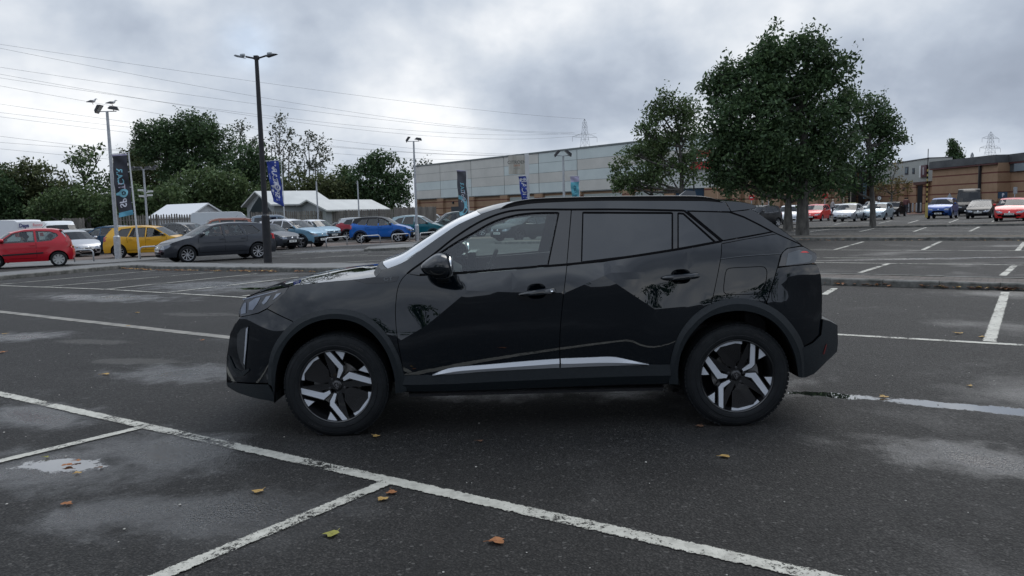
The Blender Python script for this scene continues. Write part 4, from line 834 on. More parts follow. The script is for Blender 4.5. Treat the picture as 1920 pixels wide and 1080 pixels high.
    if rear:
        zt = (top[3][1]+top[4][1])/2; Wr = Wf(xr, zt)
        for s in (-1, 1):
            rl = face('tail_lamp', [(s*Wr*.68, zt-.08), (s*Wr*.70, zt+.10), (s*Wr*1.0, zt+.12), (s*Wr*1.0, zt-.10)], REDL, False, .006)
            xx = interp(zt, Tr); P2 = [(xx-.01, zt-.10), (xx+.0, zt+.12), (xx+.16, zt+.13), (xx+.10, zt-.08)] if kind != 'three_door' else [(xx-.03, zt-.15), (xx+.02, zt+.25), (xx+.12, zt+.38), (xx+.13, zt+.1), (xx+.10, zt-.13)]
            A2, AF = cdt(P2, step=.1); mobj('lamp_corner', [(x, s*(Wf(x, z)+.005), z) for x, z in A2], AF if s < 0 else [f[::-1] for f in AF], REDL, rl)
        pz = .72*sz; x = RX(0, pz)-.012; mb = MB(); mb.box((x, 0, pz), (.012, .52, .115)); mb.box((x+.03, 0, pz), (.06, .3, .08)); mb.build('number_plate', PLATE_Y, root)
        if k['rg']: mb = MB(); i = g1; x, z = T[i]; mb.box((x-.06, 0, z-.0), (.2, Wf(x, z)*1.7, .03)); mb.build('tail_spoiler', RM_, root)
    if rails:
        for s in (-1, 1):
            pts = [(x, s*(Wf(x, z)-.05), z+.05) for x, z in T[8:12]]; a_ = pts[0]; b_ = pts[-1]; mb = MB(); mb.tube([(a_[0], a_[1], a_[2]-.05)]+pts+[(b_[0], b_[1], b_[2]-.06)], .016, 6); mb.build('roof_rail', GLOSSK if rails == 'k' else SATIN, root)
    mb = MB(); ax, az = T[9]; mb.tube([(ax-.1, 0, az+.03), (ax-.28, 0, az+.20)], [.008, .004], 5); mb.build('aerial', MATT, root)
    # seats and dashboard
    hz = belt+.24*sz
    for x in ((wins[0][0][0]-.62), (wins[0][0][0]-1.42)) if kind != 'van' else ((wins[0][0][0]-.75),):
        for y in (-.36, .36):
            mb = MB(); mb.prism([(x-.14, .5*sz), (x+.0, .5*sz), (x-.16, belt+.12), (x-.26, belt+.12)], y-.22, y+.22); mb.lathe([(0, -.1), (.07, -.09), (.085, 0), (.07, .09), (0, .1)], 8, (x-.24, y, hz-.02), 'y'); mb.build('seat', SEAT, root)
    mb = MB(); x = wins[0][0][0]; mb.prism([(x+.35, .55), (x+.30, belt-.03), (x-.10, belt+.0), (x-.14, .6)], -W0*.84, W0*.84); mb.build('dashboard', INTR, root)
    return root
def gx(px, py): return G(px, py)
def car_at(px, py, yaw_deg, kind, col, label, **k):   # px,py: where the middle of the car meets the ground
    return make_car(kind, G(px, py), radians(yaw_deg), col, label, **k)
BYW = 'cars parked across the left forecourt'
c_red = ('paint_red', (.42, .006, .018), .15); c_yel = ('paint_yellow', (.62, .33, .015), .3); c_gry = ('paint_dark_grey', (.035, .04, .05), .5); c_blu = ('paint_bright_blue', (.003, .10, .40), .4)
c_lbl = ('paint_pale_blue', (.14, .27, .37), .4); c_teal = ('paint_teal', (.0, .10, .13), .5); c_dbl = ('paint_deep_blue', (.003, .045, .10), .5); c_sil = ('paint_silver', (.36, .37, .39), .7); c_wht = ('paint_white', (.62, .63, .65), 0.)
c_blk = ('paint_black', (.006, .007, .009), .3); _b = paint('paint_black', (.006, .007, .009), 0.); _b.node_tree.nodes['Principled BSDF'].inputs['Coat Weight'].default_value = .1; _b.node_tree.nodes['Principled BSDF'].inputs['Specular IOR Level'].default_value = .2; c_mar = ('paint_dark_red', (.28, .01, .025), .3); c_rust = ('paint_rust', (.22, .08, .05), .4); c_olv = ('paint_grey_green', (.05, .065, .065), .4); c_rd2 = ('paint_scarlet', (.55, .01, .012), .1); c_mb = ('paint_mid_blue', (.006, .05, .22), .4); c_isl = ('paint_ice', (.36, .43, .47), .4)

def PRJ(x, y, z):
    v = Vector((x, y, z-EYE)); w_ = v.dot(FWD); return 960+FPX*v.dot(RGT)/w_, 540-FPX*v.dot(UPV)/w_
def fit(bb, rel, kind, col, label, left=True, **k):
    """place a car so that it fills the surveyed box bb=(x0, x1, ytop, ybottom); rel: heading relative to a pure left/right profile, + = nose turned towards us"""
    x0, x1, yt, yb = bb; az = math.degrees(atan2((x0+x1)/2-960, FPX)); kk = K(kind); vx, vz = k.pop('sc', (1, 1))
    yaw = radians((180-az+rel) if left else (-az-rel)); sx = sz = 1.; Y = FPX*kk['H']/(yb-yt); X = ((x0+x1)/2-960)/FPX*Y
    P = [(x, s*kk['W']/2*(.80 if abs(x) > kk['L']*.44 else (.72 if z > kk['belt']+.2 else 1)), z) for x, z in kk['top'] for s in (-1, 1)]+[(h*kk['wb']/2, s*kk['W']/2*.93, 0) for h in (-1, 1) for s in (-1, 1)]
    for _ in range(60):
        g0 = gz(X, Y); Q = [PRJ(X+x*sx*cos(yaw)-y*sin(yaw), Y+x*sx*sin(yaw)+y*cos(yaw), z*sz+g0) for x, y, z in P]
        a0, a1, b0, b1 = min(q[0] for q in Q), max(q[0] for q in Q), min(q[1] for q in Q), max(q[1] for q in Q)
        Y *= 1+.3*(b1-yb)/max(20, yb-391); X += ((x0+x1)/2-(a0+a1)/2)/FPX*Y*.6
        sz = min(1.13, max(.74 if kind == 'van' else .86, sz*(1+.3*((yb-yt)/(b1-b0)-1)))); sx = min(1.12, max(.86, sx*(1+.3*((x1-x0)/(a1-a0)-1))))
    wy = min(1.06, max(.94, sz))
    return make_car(kind, (X, Y), yaw, col, label, scale=(sx, wy, sz), **k)
F_ = fit
F_((-40, 138, 429, 505.5), -3, 'three_door', c_red, 'red three-door hatchback with a driver inside, at the far left edge', wheels='cap', det=2, tint=False, group=BYW, rear=True)
F_((193, 380, 423, 484), 20, 'hatch', c_yel, 'mustard yellow hatchback behind the leaning white flagpole', left=False, wheels='ten', det=2, group=BYW, mirrorm=GLOSSK)
F_((290, 518, 417, 493), 17, 'hatch', c_gry, 'dark grey hatchback parked nose-left beside the dark lamp post', wheels='swirl', det=2, plate='CJ73 LWF', group=BYW, tint=False)
F_((92, 173, 431, 484), 68, 'estate', c_sil, 'silver saloon with chrome-ringed grille behind the red hatchback', left=False, grille='ring', det=1, plate='BJ68 FJD', group=BYW)
F_((146, 262, 423, 476), -35, 'suv', c_dbl, 'deep blue crossover with tailgate towards us, left of the yellow hatchback', det=1, group=BYW, wheels='dark')
F_((134, 225, 429, 468), 10, 'hatch', ('paint_pale_grey', (.3, .33, .34), .4), 'small pale grey car mostly hidden behind the deep blue crossover', left=False, det=0, group=BYW)
F_((299, 400, 417, 472), 38, 'estate', ('paint_mid_grey', (.06, .065, .07), .5), 'mid grey saloon with angled windscreen behind the dark grey hatchback', left=False, det=1, group=BYW)
F_((362, 472, 409, 466), 0, 'mpv', c_rust, 'rusty pink people carrier with roof rails behind the dark grey hatchback', det=1, rails='s', group=BYW)
F_((448, 549, 419, 470), 45, 'suv', c_gry, 'dark grey crossover nose poking out right of the dark lamp post', left=False, det=1, clad=True, grille='x', group=BYW, plate='CN24 ZKA')
F_((478, 617, 411, 466), 36, 'suv', c_lbl, 'pale blue crossover with white roof behind the second metal hoop', left=False, roofm=c_wht, clad=True, det=2, plate='CE25 XYR', group=BYW, grille='x')
F_((552, 635, 412, 454), 50, 'suv', ('paint_pale_blue_two', (.13, .24, .32), .4), 'second pale blue crossover behind the first, windscreen facing right', left=False, roofm=c_wht, clad=True, det=1, group=BYW, plate='CE25 WVA')
F_((628, 735, 408, 450), -4, 'suv', c_mar, 'dark red crossover tail-on behind the bright blue one', left=False, det=1, group=BYW, roofm=('paint_silver_roof', (.4, .41, .42), .5), clad=True)
F_((655, 777, 406.5, 456), 12, 'suv', c_blu, 'bright blue crossover with black roof behind the metal hoops', left=False, roofm=c_blk, clad=True, det=2, group=BYW)
F_((608, 664, 417, 446), 10, 'hatch', c_blk, 'black hatchback low between the pale blue and dark red crossovers', det=0, group=BYW)
F_((580, 628, 415.5, 443), 0, 'hatch', ('paint_lime', (.35, .5, .1), .1), 'pale lime car just peeping above the pale blue crossover', left=False, det=0, group=BYW)
F_((720, 842, 403.5, 450), 10, 'estate', c_teal, 'teal crossover with silver pillars behind the slim lamp post', left=False, det=2, clad=True, group=BYW, wheels='dark', roofm=('paint_teal_roof', (.25, .33, .36), .4))
F_((792, 930, 396, 446), 8, 'mpv', c_olv, 'grey green people carrier under the dark banner behind the black SUV', det=1, group=BYW)
F_((784, 845, 400.5, 428), 0, 'hatch', c_wht, 'white car with purple graphics beyond the teal crossover', left=False, det=0, group=BYW)
F_((474, 560, 404, 452), 0, 'mpv', ('paint_blue_grey', (.16, .2, .24), .4), 'blue grey people carrier behind the pale blue crossover', left=False, det=0, rails='s', group=BYW)
VG = 'white vans behind the left forecourt'
v1 = F_((-60, 81, 412.5, 480), -58, 'van', c_wht, 'white rental van with blue and red lettering on its rear doors', cat='van', name='panel_van', det=1, group=VG)
v2 = F_((80, 132, 414.5, 470), 75, 'van', ('paint_white_b', (.58, .6, .62), 0.), 'white panel van with high roof beside the rental van', left=False, cat='van', name='panel_van', det=0, group=VG)
v3 = F_((358, 492, 397, 452), 0, 'van', ('paint_white_c', (.5, .53, .55), 0.), 'long pale high-roof van behind the rusty people carrier', left=False, cat='van', name='panel_van', det=0, group=VG)
k1 = v1
for tx, u, z, h, m_ in (('Days', .40, 1.68, .30, pm('van_navy', (.01, .015, .12), .5)), ('Rental', -.40, 1.70, .24, pm('van_red', (.55, .03, .06), .5))):
    A2, AF = text_geo(tx, h, bold=.012 if tx == 'Days' else 0.); mobj('van_lettering', [(min(v.co.x for c_ in v1.children if c_.name.startswith('body') for v in c_.data.vertices)-.004, u-a*.95, z+b) for a, b in A2], AF, m_, v1)
RG = 'cars parked on the right of the lot'
F_((1378, 1463, 385, 427), 50, 'hatch', c_blk, 'black hatchback half hidden behind the tail of the SUV', det=1, group=RG)
F_((1458, 1504, 385, 421.5), 80, 'hatch', c_wht, 'white hatchback behind the two nearest tree trunks', det=1, group=RG, plate='CV19 WNE', grille='x')
F_((1502, 1556, 383, 415.5), 76, 'hatch', c_rd2, 'scarlet hatchback between the tree trunk and a silver car', det=1, group=RG, plate='CK18 UMB', grille='x')
F_((1552, 1596, 382.5, 408), 75, 'estate', ('paint_blue_silver', (.22, .26, .3), .5), 'blue silver car partly behind the scarlet hatchback', det=0, group=RG)
F_((1492, 1540, 379.5, 404), 20, 'hatch', ('paint_lilac_silver', (.4, .42, .46), .4), 'pale car whose roof shows above the scarlet hatchback', det=0, group=RG)
F_((1562, 1622, 381.5, 416), 76, 'estate', c_sil, 'silver hatchback with small grille right of the scarlet one', det=1, group=RG, plate='AP06 KHX')
F_((1575, 1612, 379, 404), 80, 'hatch', ('paint_lime_two', (.42, .45, .16), .2), 'lime yellow car just showing over the silver hatchback', det=0, group=RG)
F_((1618, 1674, 380, 413.5), 76, 'hatch', c_isl, 'ice silver small hatchback behind the thin right-hand trunk', det=1, group=RG, plate='WR64 VUX')
F_((1613, 1654, 374, 402), 80, 'suv', ('paint_slate', (.08, .1, .12), .4), 'slate crossover behind the ice silver hatchback', det=0, group=RG)
F_((1654, 1699, 378, 406.5), 72, 'estate', c_blk, 'black hatchback behind the ice silver one', det=1, group=RG)
F_((1738, 1793, 371, 410.5), 80, 'suv', c_mb, 'mid blue crossover with number plate beside the striped pole', det=1, group=RG, plate='FM69 HSE', grille='x')
F_((1788, 1843, 354, 405.5), 88, 'van', c_blk, 'black high-roof van between the blue crossover and black hatchback', cat='van', name='panel_van', det=1, group=RG)
F_((1810, 1866, 374.5, 410), 84, 'hatch', c_blk, 'black hatchback with round badge left of the red city car', det=1, group=RG, plate='WK19 MWC')
F_((1846, 1892, 373, 399), 30, 'hatch', c_wht, 'white car seen between the black hatchback and red city car', det=0, group=RG)
F_((1866, 1927, 371, 415), 84, 'hatch', c_rd2, 'red city car with black cross-shaped nose at the right edge', det=1, group=RG, plate='WG16 VYM', grille='x')
F_((1906, 1962, 370, 410), 84, 'hatch', c_sil, 'silver car cut by the right photo edge behind the red city car', det=0, group=RG)
F_((917, 1052, 403, 452.5), 45, 'suv', c_blk, 'black crossover seen through the front door glass of the black SUV', det=2, plate='GF18 CWZ', grille='x', wheels='dark')
# ================================================================= the black SUV
HX, HY = .145, 5.785                              # root: middle of the wheelbase, on the ground; the car faces -X
hero = empty('suv_car', (HX, HY, 0), 0, 'glossy black SUV with two-tone alloy wheels and roof rails, side-on in the foreground', 'car')
XF, XR, HZ = -1.308, 1.308, .329
def sst(a, b, x):
    t = min(1, max(0, (x-a)/(b-a))); return t*t*(3-2*t)
def interp(x, T):
    if x <= T[0][0]: return T[0][1]
    for (a, p), (b, q) in zip(T, T[1:]):
        if x <= b: return p+(q-p)*(x-a)/(b-a)
    return T[-1][1]
def zbelt(x): return interp(x, [(-2.1, .86), (-1.9, .93), (-1.3, 1.02), (-.9, 1.06), (-.5, 1.07), (.5, 1.13), (1.2, 1.235), (1.7, 1.23), (2.1, 1.1), (2.2, 1.05)])
CRE = []                                          # crease, filled below from the survey
def zc(x): return interp(x, CRE) if CRE else 9
ZL = [(.1, .80), (.2, .835), (.3, .853), (.45, .864), (.6, .876), (.75, .884), (.9, .885), (2, .885)]
def WH(x, z):
    t = z-zbelt(x)
    w = .885-.062*max(0., (.70-z)/.55)**1.7
    tm = 0 if t < -.22 else (.030*((t+.22)/.22)**2 if t < 0 else .030+.41*t)
    w -= tm
    if CRE:
        zb_, z0_ = zbelt(x), min(zc(x), zbelt(x)-.05); w -= .030*min(1., max(0., (z-z0_)/(zb_-z0_)))
    for hx in (XF, XR):
        r = hypot(x-hx, z-HZ); w += .017*(1-sst(.44, .74, r)) if z > .2 else 0
    if x < -1.30: w -= .36*((-1.30-x)/.86)**2.5
    if x > 1.45: w -= .34*((x-1.45)/.72)**2.4
    return max(w, .05)
def H2(px, py, off=0.):                           # survey pixel -> (x, z) of the near flank
    v = .86
    for _ in range(25):
        X, z = AT(px, py, HY-v-off); v = .6*WH(X-HX, z)+.4*v
    return (X-HX, z)
CRE[:] = [H2(*p) for p in ((560, 700), (700, 668), (800, 610), (878, 545), (960, 548), (1060, 549), (1133, 517), (1228, 580), (1292, 574), (1345, 553))]
CRE.insert(0, (-2, .3)); CRE.append((1.6, 1.0)); CREP = CRE[1:-1]
def hp(*q): return [H2(*p) for p in q]
def hs(*q, per=5): return spl([H2(*p) for p in q], per)
def hpanel(name, poly, mat, off=0., holes=(), step=.045, ins=.0022, fl=.012, crease=False, parent=hero, both=True, label=None, sharp=14, offf=None, lab2=None):
    poly = inset(poly, ins) if ins else (poly if area(poly) > 0 else poly[::-1])
    cr = []
    if crease:
        seg = []
        for i in range(2*len(CREP)-1):
            if i < len(CREP)-1: a, c = Vector(CREP[i]), Vector(CREP[i+1])
            else:
                if len(seg) > 2: cr.append(seg)
                seg = []; q_ = CREP[i-len(CREP)+1]; a = Vector((q_[0], q_[1]+.012)); c = Vector((q_[0], zbelt(q_[0])))
                if c.y-a.y < .04: continue
            for k in range(40):
                q = a.lerp(c, k/40)
                if inpoly(q.x, q.y, poly) and min(hypot(q.x-p[0], q.y-p[1]) for p in resamp(poly+[poly[0]], 200)) > .012 and not any(inpoly(q.x, q.y, h) for h in holes): seg.append(tuple(q))
                else:
                    if len(seg) > 2: cr.append(seg)
                    seg = []
        if len(seg) > 2: cr.append(seg)
        cr = [[s[0]]+[s[i] for i in range(1, len(s)-1) if any(hypot(s[i][0]-c[0], s[i][1]-c[1]) < 1e-6 for c in CREP)]+[s[-1]] for s in cr]
    V2, F = cdt(poly, holes, cr, step); res = []
    O = offf or (lambda x, z: off)
    for s in (-1, 1) if both else (-1,):
        V = [(x, s*(WH(x, z)+O(x, z)), z) for x, z in V2]
        Fs = F if s < 0 else [f[::-1] for f in F]
        if fl:
            V, Fs = flange(V, Fs, lambda p: (0, -s*fl, 0))
        o = mobj(name, V, Fs, mat, parent[0 if s < 0 else 1] if isinstance(parent, (list, tuple)) else parent, angle=sharp)
        res.append(o)
        if s < 0 and label: o['label'] = label
        if s > 0 and lab2: o['label'] = lab2
    return res
def hstrip(name, rows, mat, n=60, parent=hero, both=True, sharp=25, conv=True):    # rows: (pixel polyline, offset outward)
    R = []
    for pts, off in rows:
        q = resamp(pts, n); R.append([(x, WH(x, z)+off, z) for x, z in q])
    res = []
    for s in (-1, 1) if both else (-1,):
        V = [(x, s*y, z) for r in R for (x, y, z) in r]; F = []
        for j in range(len(R)-1):
            for i in range(n-1):
                f = (j*n+i, j*n+i+1, (j+1)*n+i+1, (j+1)*n+i); F.append(f if s < 0 else f[::-1])
        res.append(mobj(name, V, F, mat, parent, angle=sharp))
    return res
# ---- survey polylines
arch_f_out = hs((504, 720), (503, 695), (509, 660.5), (526, 629), (554, 600.7), (589, 585), (626.6, 579.3), (667.5, 584), (702, 602), (730.5, 634), (749, 670), (758, 704), (763, 733))
arch_f_mid = hs((511, 722), (511, 692), (518, 661), (536, 633), (560, 609), (591, 594), (626.6, 587.5), (665, 592.5), (697, 609), (724, 638), (742, 672), (750, 704), (753, 735))
arch_f_in = hs((519, 752), (521, 686), (535, 648), (557, 622.7), (589, 604), (626.6, 597), (667.5, 604), (699, 624), (724, 657), (737, 692), (741, 712), (742, 736))
arch_r_out = hs((1254, 720), (1256, 685), (1262, 656.6), (1273.7, 625.5), (1299.6, 592), (1336, 568.5), (1377.4, 559.4), (1421.4, 564.6), (1460, 584), (1489, 615), (1504.4, 643.7), (1509, 670), (1509.6, 707))
arch_r_mid = hs((1263, 719), (1264, 685), (1270, 656), (1284, 625), (1311, 596), (1343, 577), (1379, 569), (1416, 574), (1451, 592), (1479, 622), (1494, 650), (1500, 672), (1502, 707))
arch_r_in = hs((1271, 720), (1271, 685), (1279, 654), (1297, 623), (1328, 594.4), (1369.6, 582.8), (1406, 584), (1442, 598), (1468, 623), (1486, 656.6), (1493, 685), (1495, 706))
def cut(poly, pred): return [p for p in poly if pred(p)]
def inv(px, py): return H2(px, py)
def sub(line, a, b):                              # portion of a polyline between the points nearest to a and b
    q = resamp(line, 120); f = lambda c: min(range(120), key=lambda i: hypot(q[i][0]-c[0], q[i][1]-c[1])); i, j = f(a), f(b)
    return q[i:j+1:3] if i < j else q[j:i+1:3][::-1]
hood_seam = hs((461.4, 558), (478, 550), (500.7, 544), (541, 537.2), (557, 534.6), (620, 528), (663, 524.5), (705, 519))+hp((716, 504.7), (727, 503))
screen_edge = hs((727, 503), (760, 489), (793, 465.5), (826.7, 441.7), (860, 420), (901.7, 401))
roof_edge = hs((901.7, 401), (937, 390), (971, 383.5), (1020, 379), (1058, 377.5), (1120, 376), (1250, 376), (1320, 376.5), (1359, 377))
spoil_edge = hs((1359, 377), (1389, 379), (1418, 385))
door_top = hs((763, 513), (774, 504), (787, 495), (813.5, 476), (854, 444), (901.6, 414.5), (949, 397), (996, 392.6), (1071.6, 392.5))
door_top_r = hs((1071.6, 392.5), (1160, 392.3), (1282.5, 394.5))
cpillar = hp((1282.5, 394.5), (1353, 452))
shut_f = hs((763, 513), (752, 526), (745, 545), (741.5, 579), (742.5, 610), (746, 640), (752.5, 676), (757.5, 704))
shut_m = hs((1071.6, 392.5), (1063, 497), (1057, 550), (1051, 610), (1049.5, 650), (1050, 690))
shut_r = hs((1353, 452), (1352.5, 475), (1350, 492), (1344, 523), (1334, 569))
belt_f = hs((787, 517), (845, 514.5), (950, 506.5), (1062.5, 497.5))
belt_r = hs((1062.5, 497.5), (1140, 489), (1261, 470.5), (1352.5, 454))
glass_f = hs((822, 476), (854, 455), (886, 437), (924, 416), (965, 403.5), (1005.5, 399), (1048, 398.3))+hs((1027.5, 497), (954, 504), (843, 512))[0:]+hp((817, 513))
glass_r = hp((1093, 398), (1261, 398.6), (1261, 468.5), (1180, 480.5), (1090.5, 491.5))
glass_q = hp((1271.5, 399.4), (1281.5, 400), (1341.5, 453.5), (1271.5, 467))
glass_c = hs((1289, 395.5), (1330, 396.3), (1368, 397.6))+hs((1395, 407), (1425, 422), (1448, 434.4))+hs((1400, 443), (1355.5, 451))
sill_top_f = hp((757.5, 704), (811, 702.7), (850, 700.8), (919, 695.3), (1037, 689.3), (1050, 689))
sill_top_r = hp((1050, 689), (1187, 684), (1217, 683.2), (1256, 683.4))
# ---- painted skin
wing = sub(hood_seam, H2(541.6, 537.2), H2(727, 503))+screen_edge[1:]+roof_edge[1:]+hp((1370.7, 396.7))+hs((1370.7, 396.7), (1330, 396), (1284, 394.7))[1:]+door_top_r[::-1]+door_top[::-1]+shut_f[1:]+sub(arch_f_mid, H2(750, 700), H2(556, 612))+hp((548, 602), (500.7, 578.7), (535, 547))
hpanel('body_side', wing, BLACKP, crease=True, sharp=6)
doorf = shut_f[::-1]+hp((763, 513), (787, 517))+belt_f[1:]+sub(shut_m, H2(1063, 497), H2(1050, 689))+sill_top_f[::-1]
def rot(c, px, py, a): return [H2(px+(x*cos(a)-y*sin(a)), py+(x*sin(a)+y*cos(a))) for x, y in c]
oval = lambda rx, ry, n=24: [(rx*np.sign(cos(t))*abs(cos(t))**.75, ry*np.sign(sin(t))*abs(sin(t))**.75) for t in np.linspace(0, 2*pi, n, endpoint=False)]
rec_f = rot(oval(18, 14.5), 1006, 546, -.06); rec_r = rot(oval(19, 14), 1276.5, 518.5, -.06)
df = hpanel('front_door', doorf, BLACKP, crease=True, holes=[rec_f], sharp=3.5)
doorr = sub(shut_m, H2(1063, 497), H2(1050, 689))[::-1]+belt_r[1:]+shut_r+sub(arch_r_mid, H2(1336, 570), H2(1264, 683))+sill_top_r[::-1]
dr = hpanel('rear_door', doorr, BLACKP, crease=True, holes=[rec_r], sharp=3.5)
for ds, rec, hd in ((df, rec_f, [(971, 551.5), (985, 546), (1006, 542), (1036, 539.5), (1042, 543), (1040, 549), (1010, 553.5), (980, 555)]), (dr, rec_r, [(1238.5, 521), (1250, 515.5), (1276, 513), (1305, 511), (1311, 514), (1309, 521), (1280, 525), (1250, 526)])):
    V2, F = cdt(rec, step=.02); cx_ = sum(p[0] for p in rec)/len(rec); cz_ = sum(p[1] for p in rec)/len(rec)
    hpoly = spl(hp(*hd), 3, True); hc = (sum(p[0] for p in hpoly)/len(hpoly), sum(p[1] for p in hpoly)/len(hpoly))
    for s, dpar in ((-1, ds[0]), (1, ds[1])):
        V = []
        for x, z in V2:
            d = min(hypot(x-p[0], z-p[1]) for p in rec); V.append((x, s*(WH(x, z)-.001-.034*min(1, d/.04)**.7), z))
        mobj('handle_recess', V, F if s < 0 else [f[::-1] for f in F], BLACKP, dpar, smooth=True)
        V = []; nn = len(hpoly)
        for off, sc in ((-.004, .92), (.012, 1.), (.026, .96), (.034, .8), (.036, .4)):
            V += [(hc[0]+(x-hc[0])*sc, s*(WH(x, z)+off-.004), hc[1]+(z-hc[1])*sc) for x, z in hpoly]
        F2 = [(j*nn+i, j*nn+(i+1) % nn, (j+1)*nn+(i+1) % nn, (j+1)*nn+i) for j in range(4) for i in range(nn)]+[tuple(range(4*nn, 5*nn))]
        if s > 0: F2 = [f[::-1] for f in F2]
        mobj('handle', V, F2, BLACKP, dpar, angle=40)
x, z = H2(1034, 543.6)
m = MB(); m.lathe([(.0, .0), (.008, 0), (.009, -.004), (.009, .01)], 16, (x, -WH(x, z)-.034, z), 'y'); m.build('key_cylinder', CHROME, df[0], smooth=True)
quarter = shut_r+sub(arch_r_mid, H2(1336, 570), H2(1440, 586))+hp((1438, 564.4), (1457.8, 501), (1463, 480), (1467, 473.5), (1476, 465.5), (1499, 461.5), (1503, 460))+hp((1456, 438.5), (1400, 448), (1353.5, 457))
qp = hpanel('quarter_panel', quarter, BLACKP)
cover = hp((1438, 566), (1457.8, 502), (1490, 498), (1520, 495.4), (1531, 496), (1536, 504), (1539, 516), (1541.5, 550), (1541, 597), (1538, 625.5), (1522.5, 641), (1507, 649), (1503, 655))+sub(arch_r_mid, H2(1494, 650), H2(1440, 586))
hpanel('rear_bumper_cover', cover, BLACKP)
flap = inset(spl(hp((1361, 510), (1368, 503), (1400, 501), (1429, 500), (1436, 504), (1438, 512), (1436, 528), (1431, 541), (1420, 550), (1395, 552), (1362, 551), (1357, 543), (1358, 528)), 4, True), 0)
V2, F = cdt(flap, step=.05)
for s, q in ((-1, qp[0]),):
    fr = resamp(flap+[flap[0]], 80); V = []
    for e, o_ in ((.0022, .0012), (-.0022, .0012)):
        rr = inset(fr[:-1], e); V += [(x, -(WH(x, z)+o_), z) for x, z in rr]
    k = len(V)//2; mobj('fuel_flap_gap', V, [(i, (i+1) % k, k+(i+1) % k, k+i) for i in range(k)], MATT, q)
bumpf = hp((450, 594.4), (485, 587.4), (500.7, 579.5), (548, 602.5))+sub(arch_f_mid, H2(556, 612), H2(511, 700))+hp((511, 718), (480, 718), (440, 716), (427, 713), (424.6, 689), (425, 670), (428, 651), (431.5, 626), (441, 607))
hpanel('front_bumper', bumpf, BLACKP, step=.03)
lip = hp((425, 716.5), (450, 718), (504, 720), (513, 735), (519.6, 754), (500, 750), (475.5, 745.5), (447, 736), (428, 725))
hpanel('front_lip', lip, PLAS, offf=lambda x, z: .012, step=.03)
rb = hp((1503, 652), (1522.5, 643), (1538, 627.5), (1541.5, 598), (1556, 602), (1569, 609), (1570, 644), (1568, 659), (1548, 678), (1525, 700.7), (1509, 707.5), (1501, 708))
rbo = hpanel('rear_bumper', rb, PLAS, offf=lambda x, z: .014, step=.03)
refl = hp((1541.5, 663), (1543.5, 663), (1548.5, 645), (1547, 644))
hpanel('bumper_reflector', refl, pm('reflector_red', (.14, .006, .008), .2, 0, 1.), off=.019, ins=0, fl=.006)
# ---- black plastic: wheel arches, sills, and the silver trim
for o_, mi_, i_, hx in ((arch_f_out, arch_f_mid, arch_f_in, XF), (arch_r_out, arch_r_mid, arch_r_in, XR)):
    edge = [(x, z) for x, z in resamp(o_, 70)]
    hstrip('arch_trim', [(edge, -.002), (edge, .010), (resamp(mi_, 70), .021), (resamp(i_, 70), .017), (resamp(i_, 70), -.10)], PLAS, 70, sharp=22)
def low(pts, dz): return [(x, z-dz) for x, z in pts]
sb = hp((754, 734), (847, 733.5), (950, 730), (1064, 725), (1160, 721.5), (1258, 719))
st = sill_top_f+sill_top_r[1:]
hstrip('sill_trim', [(st, -.003), (st, .006), ([((a[0]*.45+b_[0]*.55), a[1]*.45+b_[1]*.55) for a, b_ in zip(resamp(st, 60), resamp(sb, 60))], .018), (sb, -.004), (low(resamp(sb, 60), .03), -.10)], PLAS, 60, sharp=22)
s1t = hs((811, 702.7), (831, 693.8), (856, 688.2), (919, 683), (980, 677.5), (1048.6, 672.5)); s1m = hs((811, 702.9), (840, 698), (862, 694.5), (920, 690), (1030, 682), (1048.6, 681)); s1b = hs((811, 703.2), (850, 701), (919, 695.5), (1037, 689.5), (1048.6, 689.3))
s2t = hs((1051.4, 672), (1100, 670.3), (1147, 669), (1178, 674.5), (1216, 683)); s2m = hs((1051.4, 680.5), (1066, 681), (1130, 679), (1180, 680), (1216, 683.1)); s2b = hs((1051.4, 689), (1110, 686.5), (1187.5, 684.3), (1216, 683.4))
hstrip('sill_accent', [(s1t, .0), (s1t, .007), (s1m, .020), (s1b, .009), (s1b, 0)], SATIN, 40, sharp=12)
hstrip('sill_accent', [(s2t, .0), (s2t, .007), (s2m, .020), (s2b, .009), (s2b, 0)], SATIN, 40, sharp=12)
# ---- window frames, glass
ff = door_top+hp((1071.4, 394), (1063, 496.5))+belt_f[::-1][1:]+hp((763, 514))
hpanel('window_frame', ff, GLOSSK, off=-.003, holes=[glass_f], ins=.003, parent=df)
fr_ = hp((1071.6, 392.5))+door_top_r[1:]+cpillar[1:]+belt_r[::-1]
hpanel('window_frame', fr_, GLOSSK, off=-.003, holes=[glass_r, glass_q], ins=.003, parent=dr)
def pane(name, poly, mat, off, parents, dep=None):
    V2, F = cdt(inset(poly, -.004), step=.09)
    for s, p in zip((-1, 1), parents): mobj(name, [(x, s*(WH(x, z)+off), z) for x, z in V2], F if s < 0 else [f[::-1] for f in F], mat, p, smooth=True)
pane('window_pane', glass_f, GL_FRONT, -.009, df); pane('window_pane', glass_r, GL_TINT, -.009, dr); pane('quarter_light', glass_q, GL_TINT, -.008, dr)
hstrip('belt_moulding', [(belt_f, -.002), ([(x, z+.001) for x, z in belt_f], .006), ([(x, z+.012) for x, z in belt_f], .005), ([(x, z+.013) for x, z in belt_f], -.008)], MATT, 40)
hstrip('belt_moulding', [(belt_r, -.002), ([(x, z+.001) for x, z in belt_r], .006), ([(x, z+.012) for x, z in belt_r], .005), ([(x, z+.013) for x, z in belt_r], -.008)], MATT, 40)
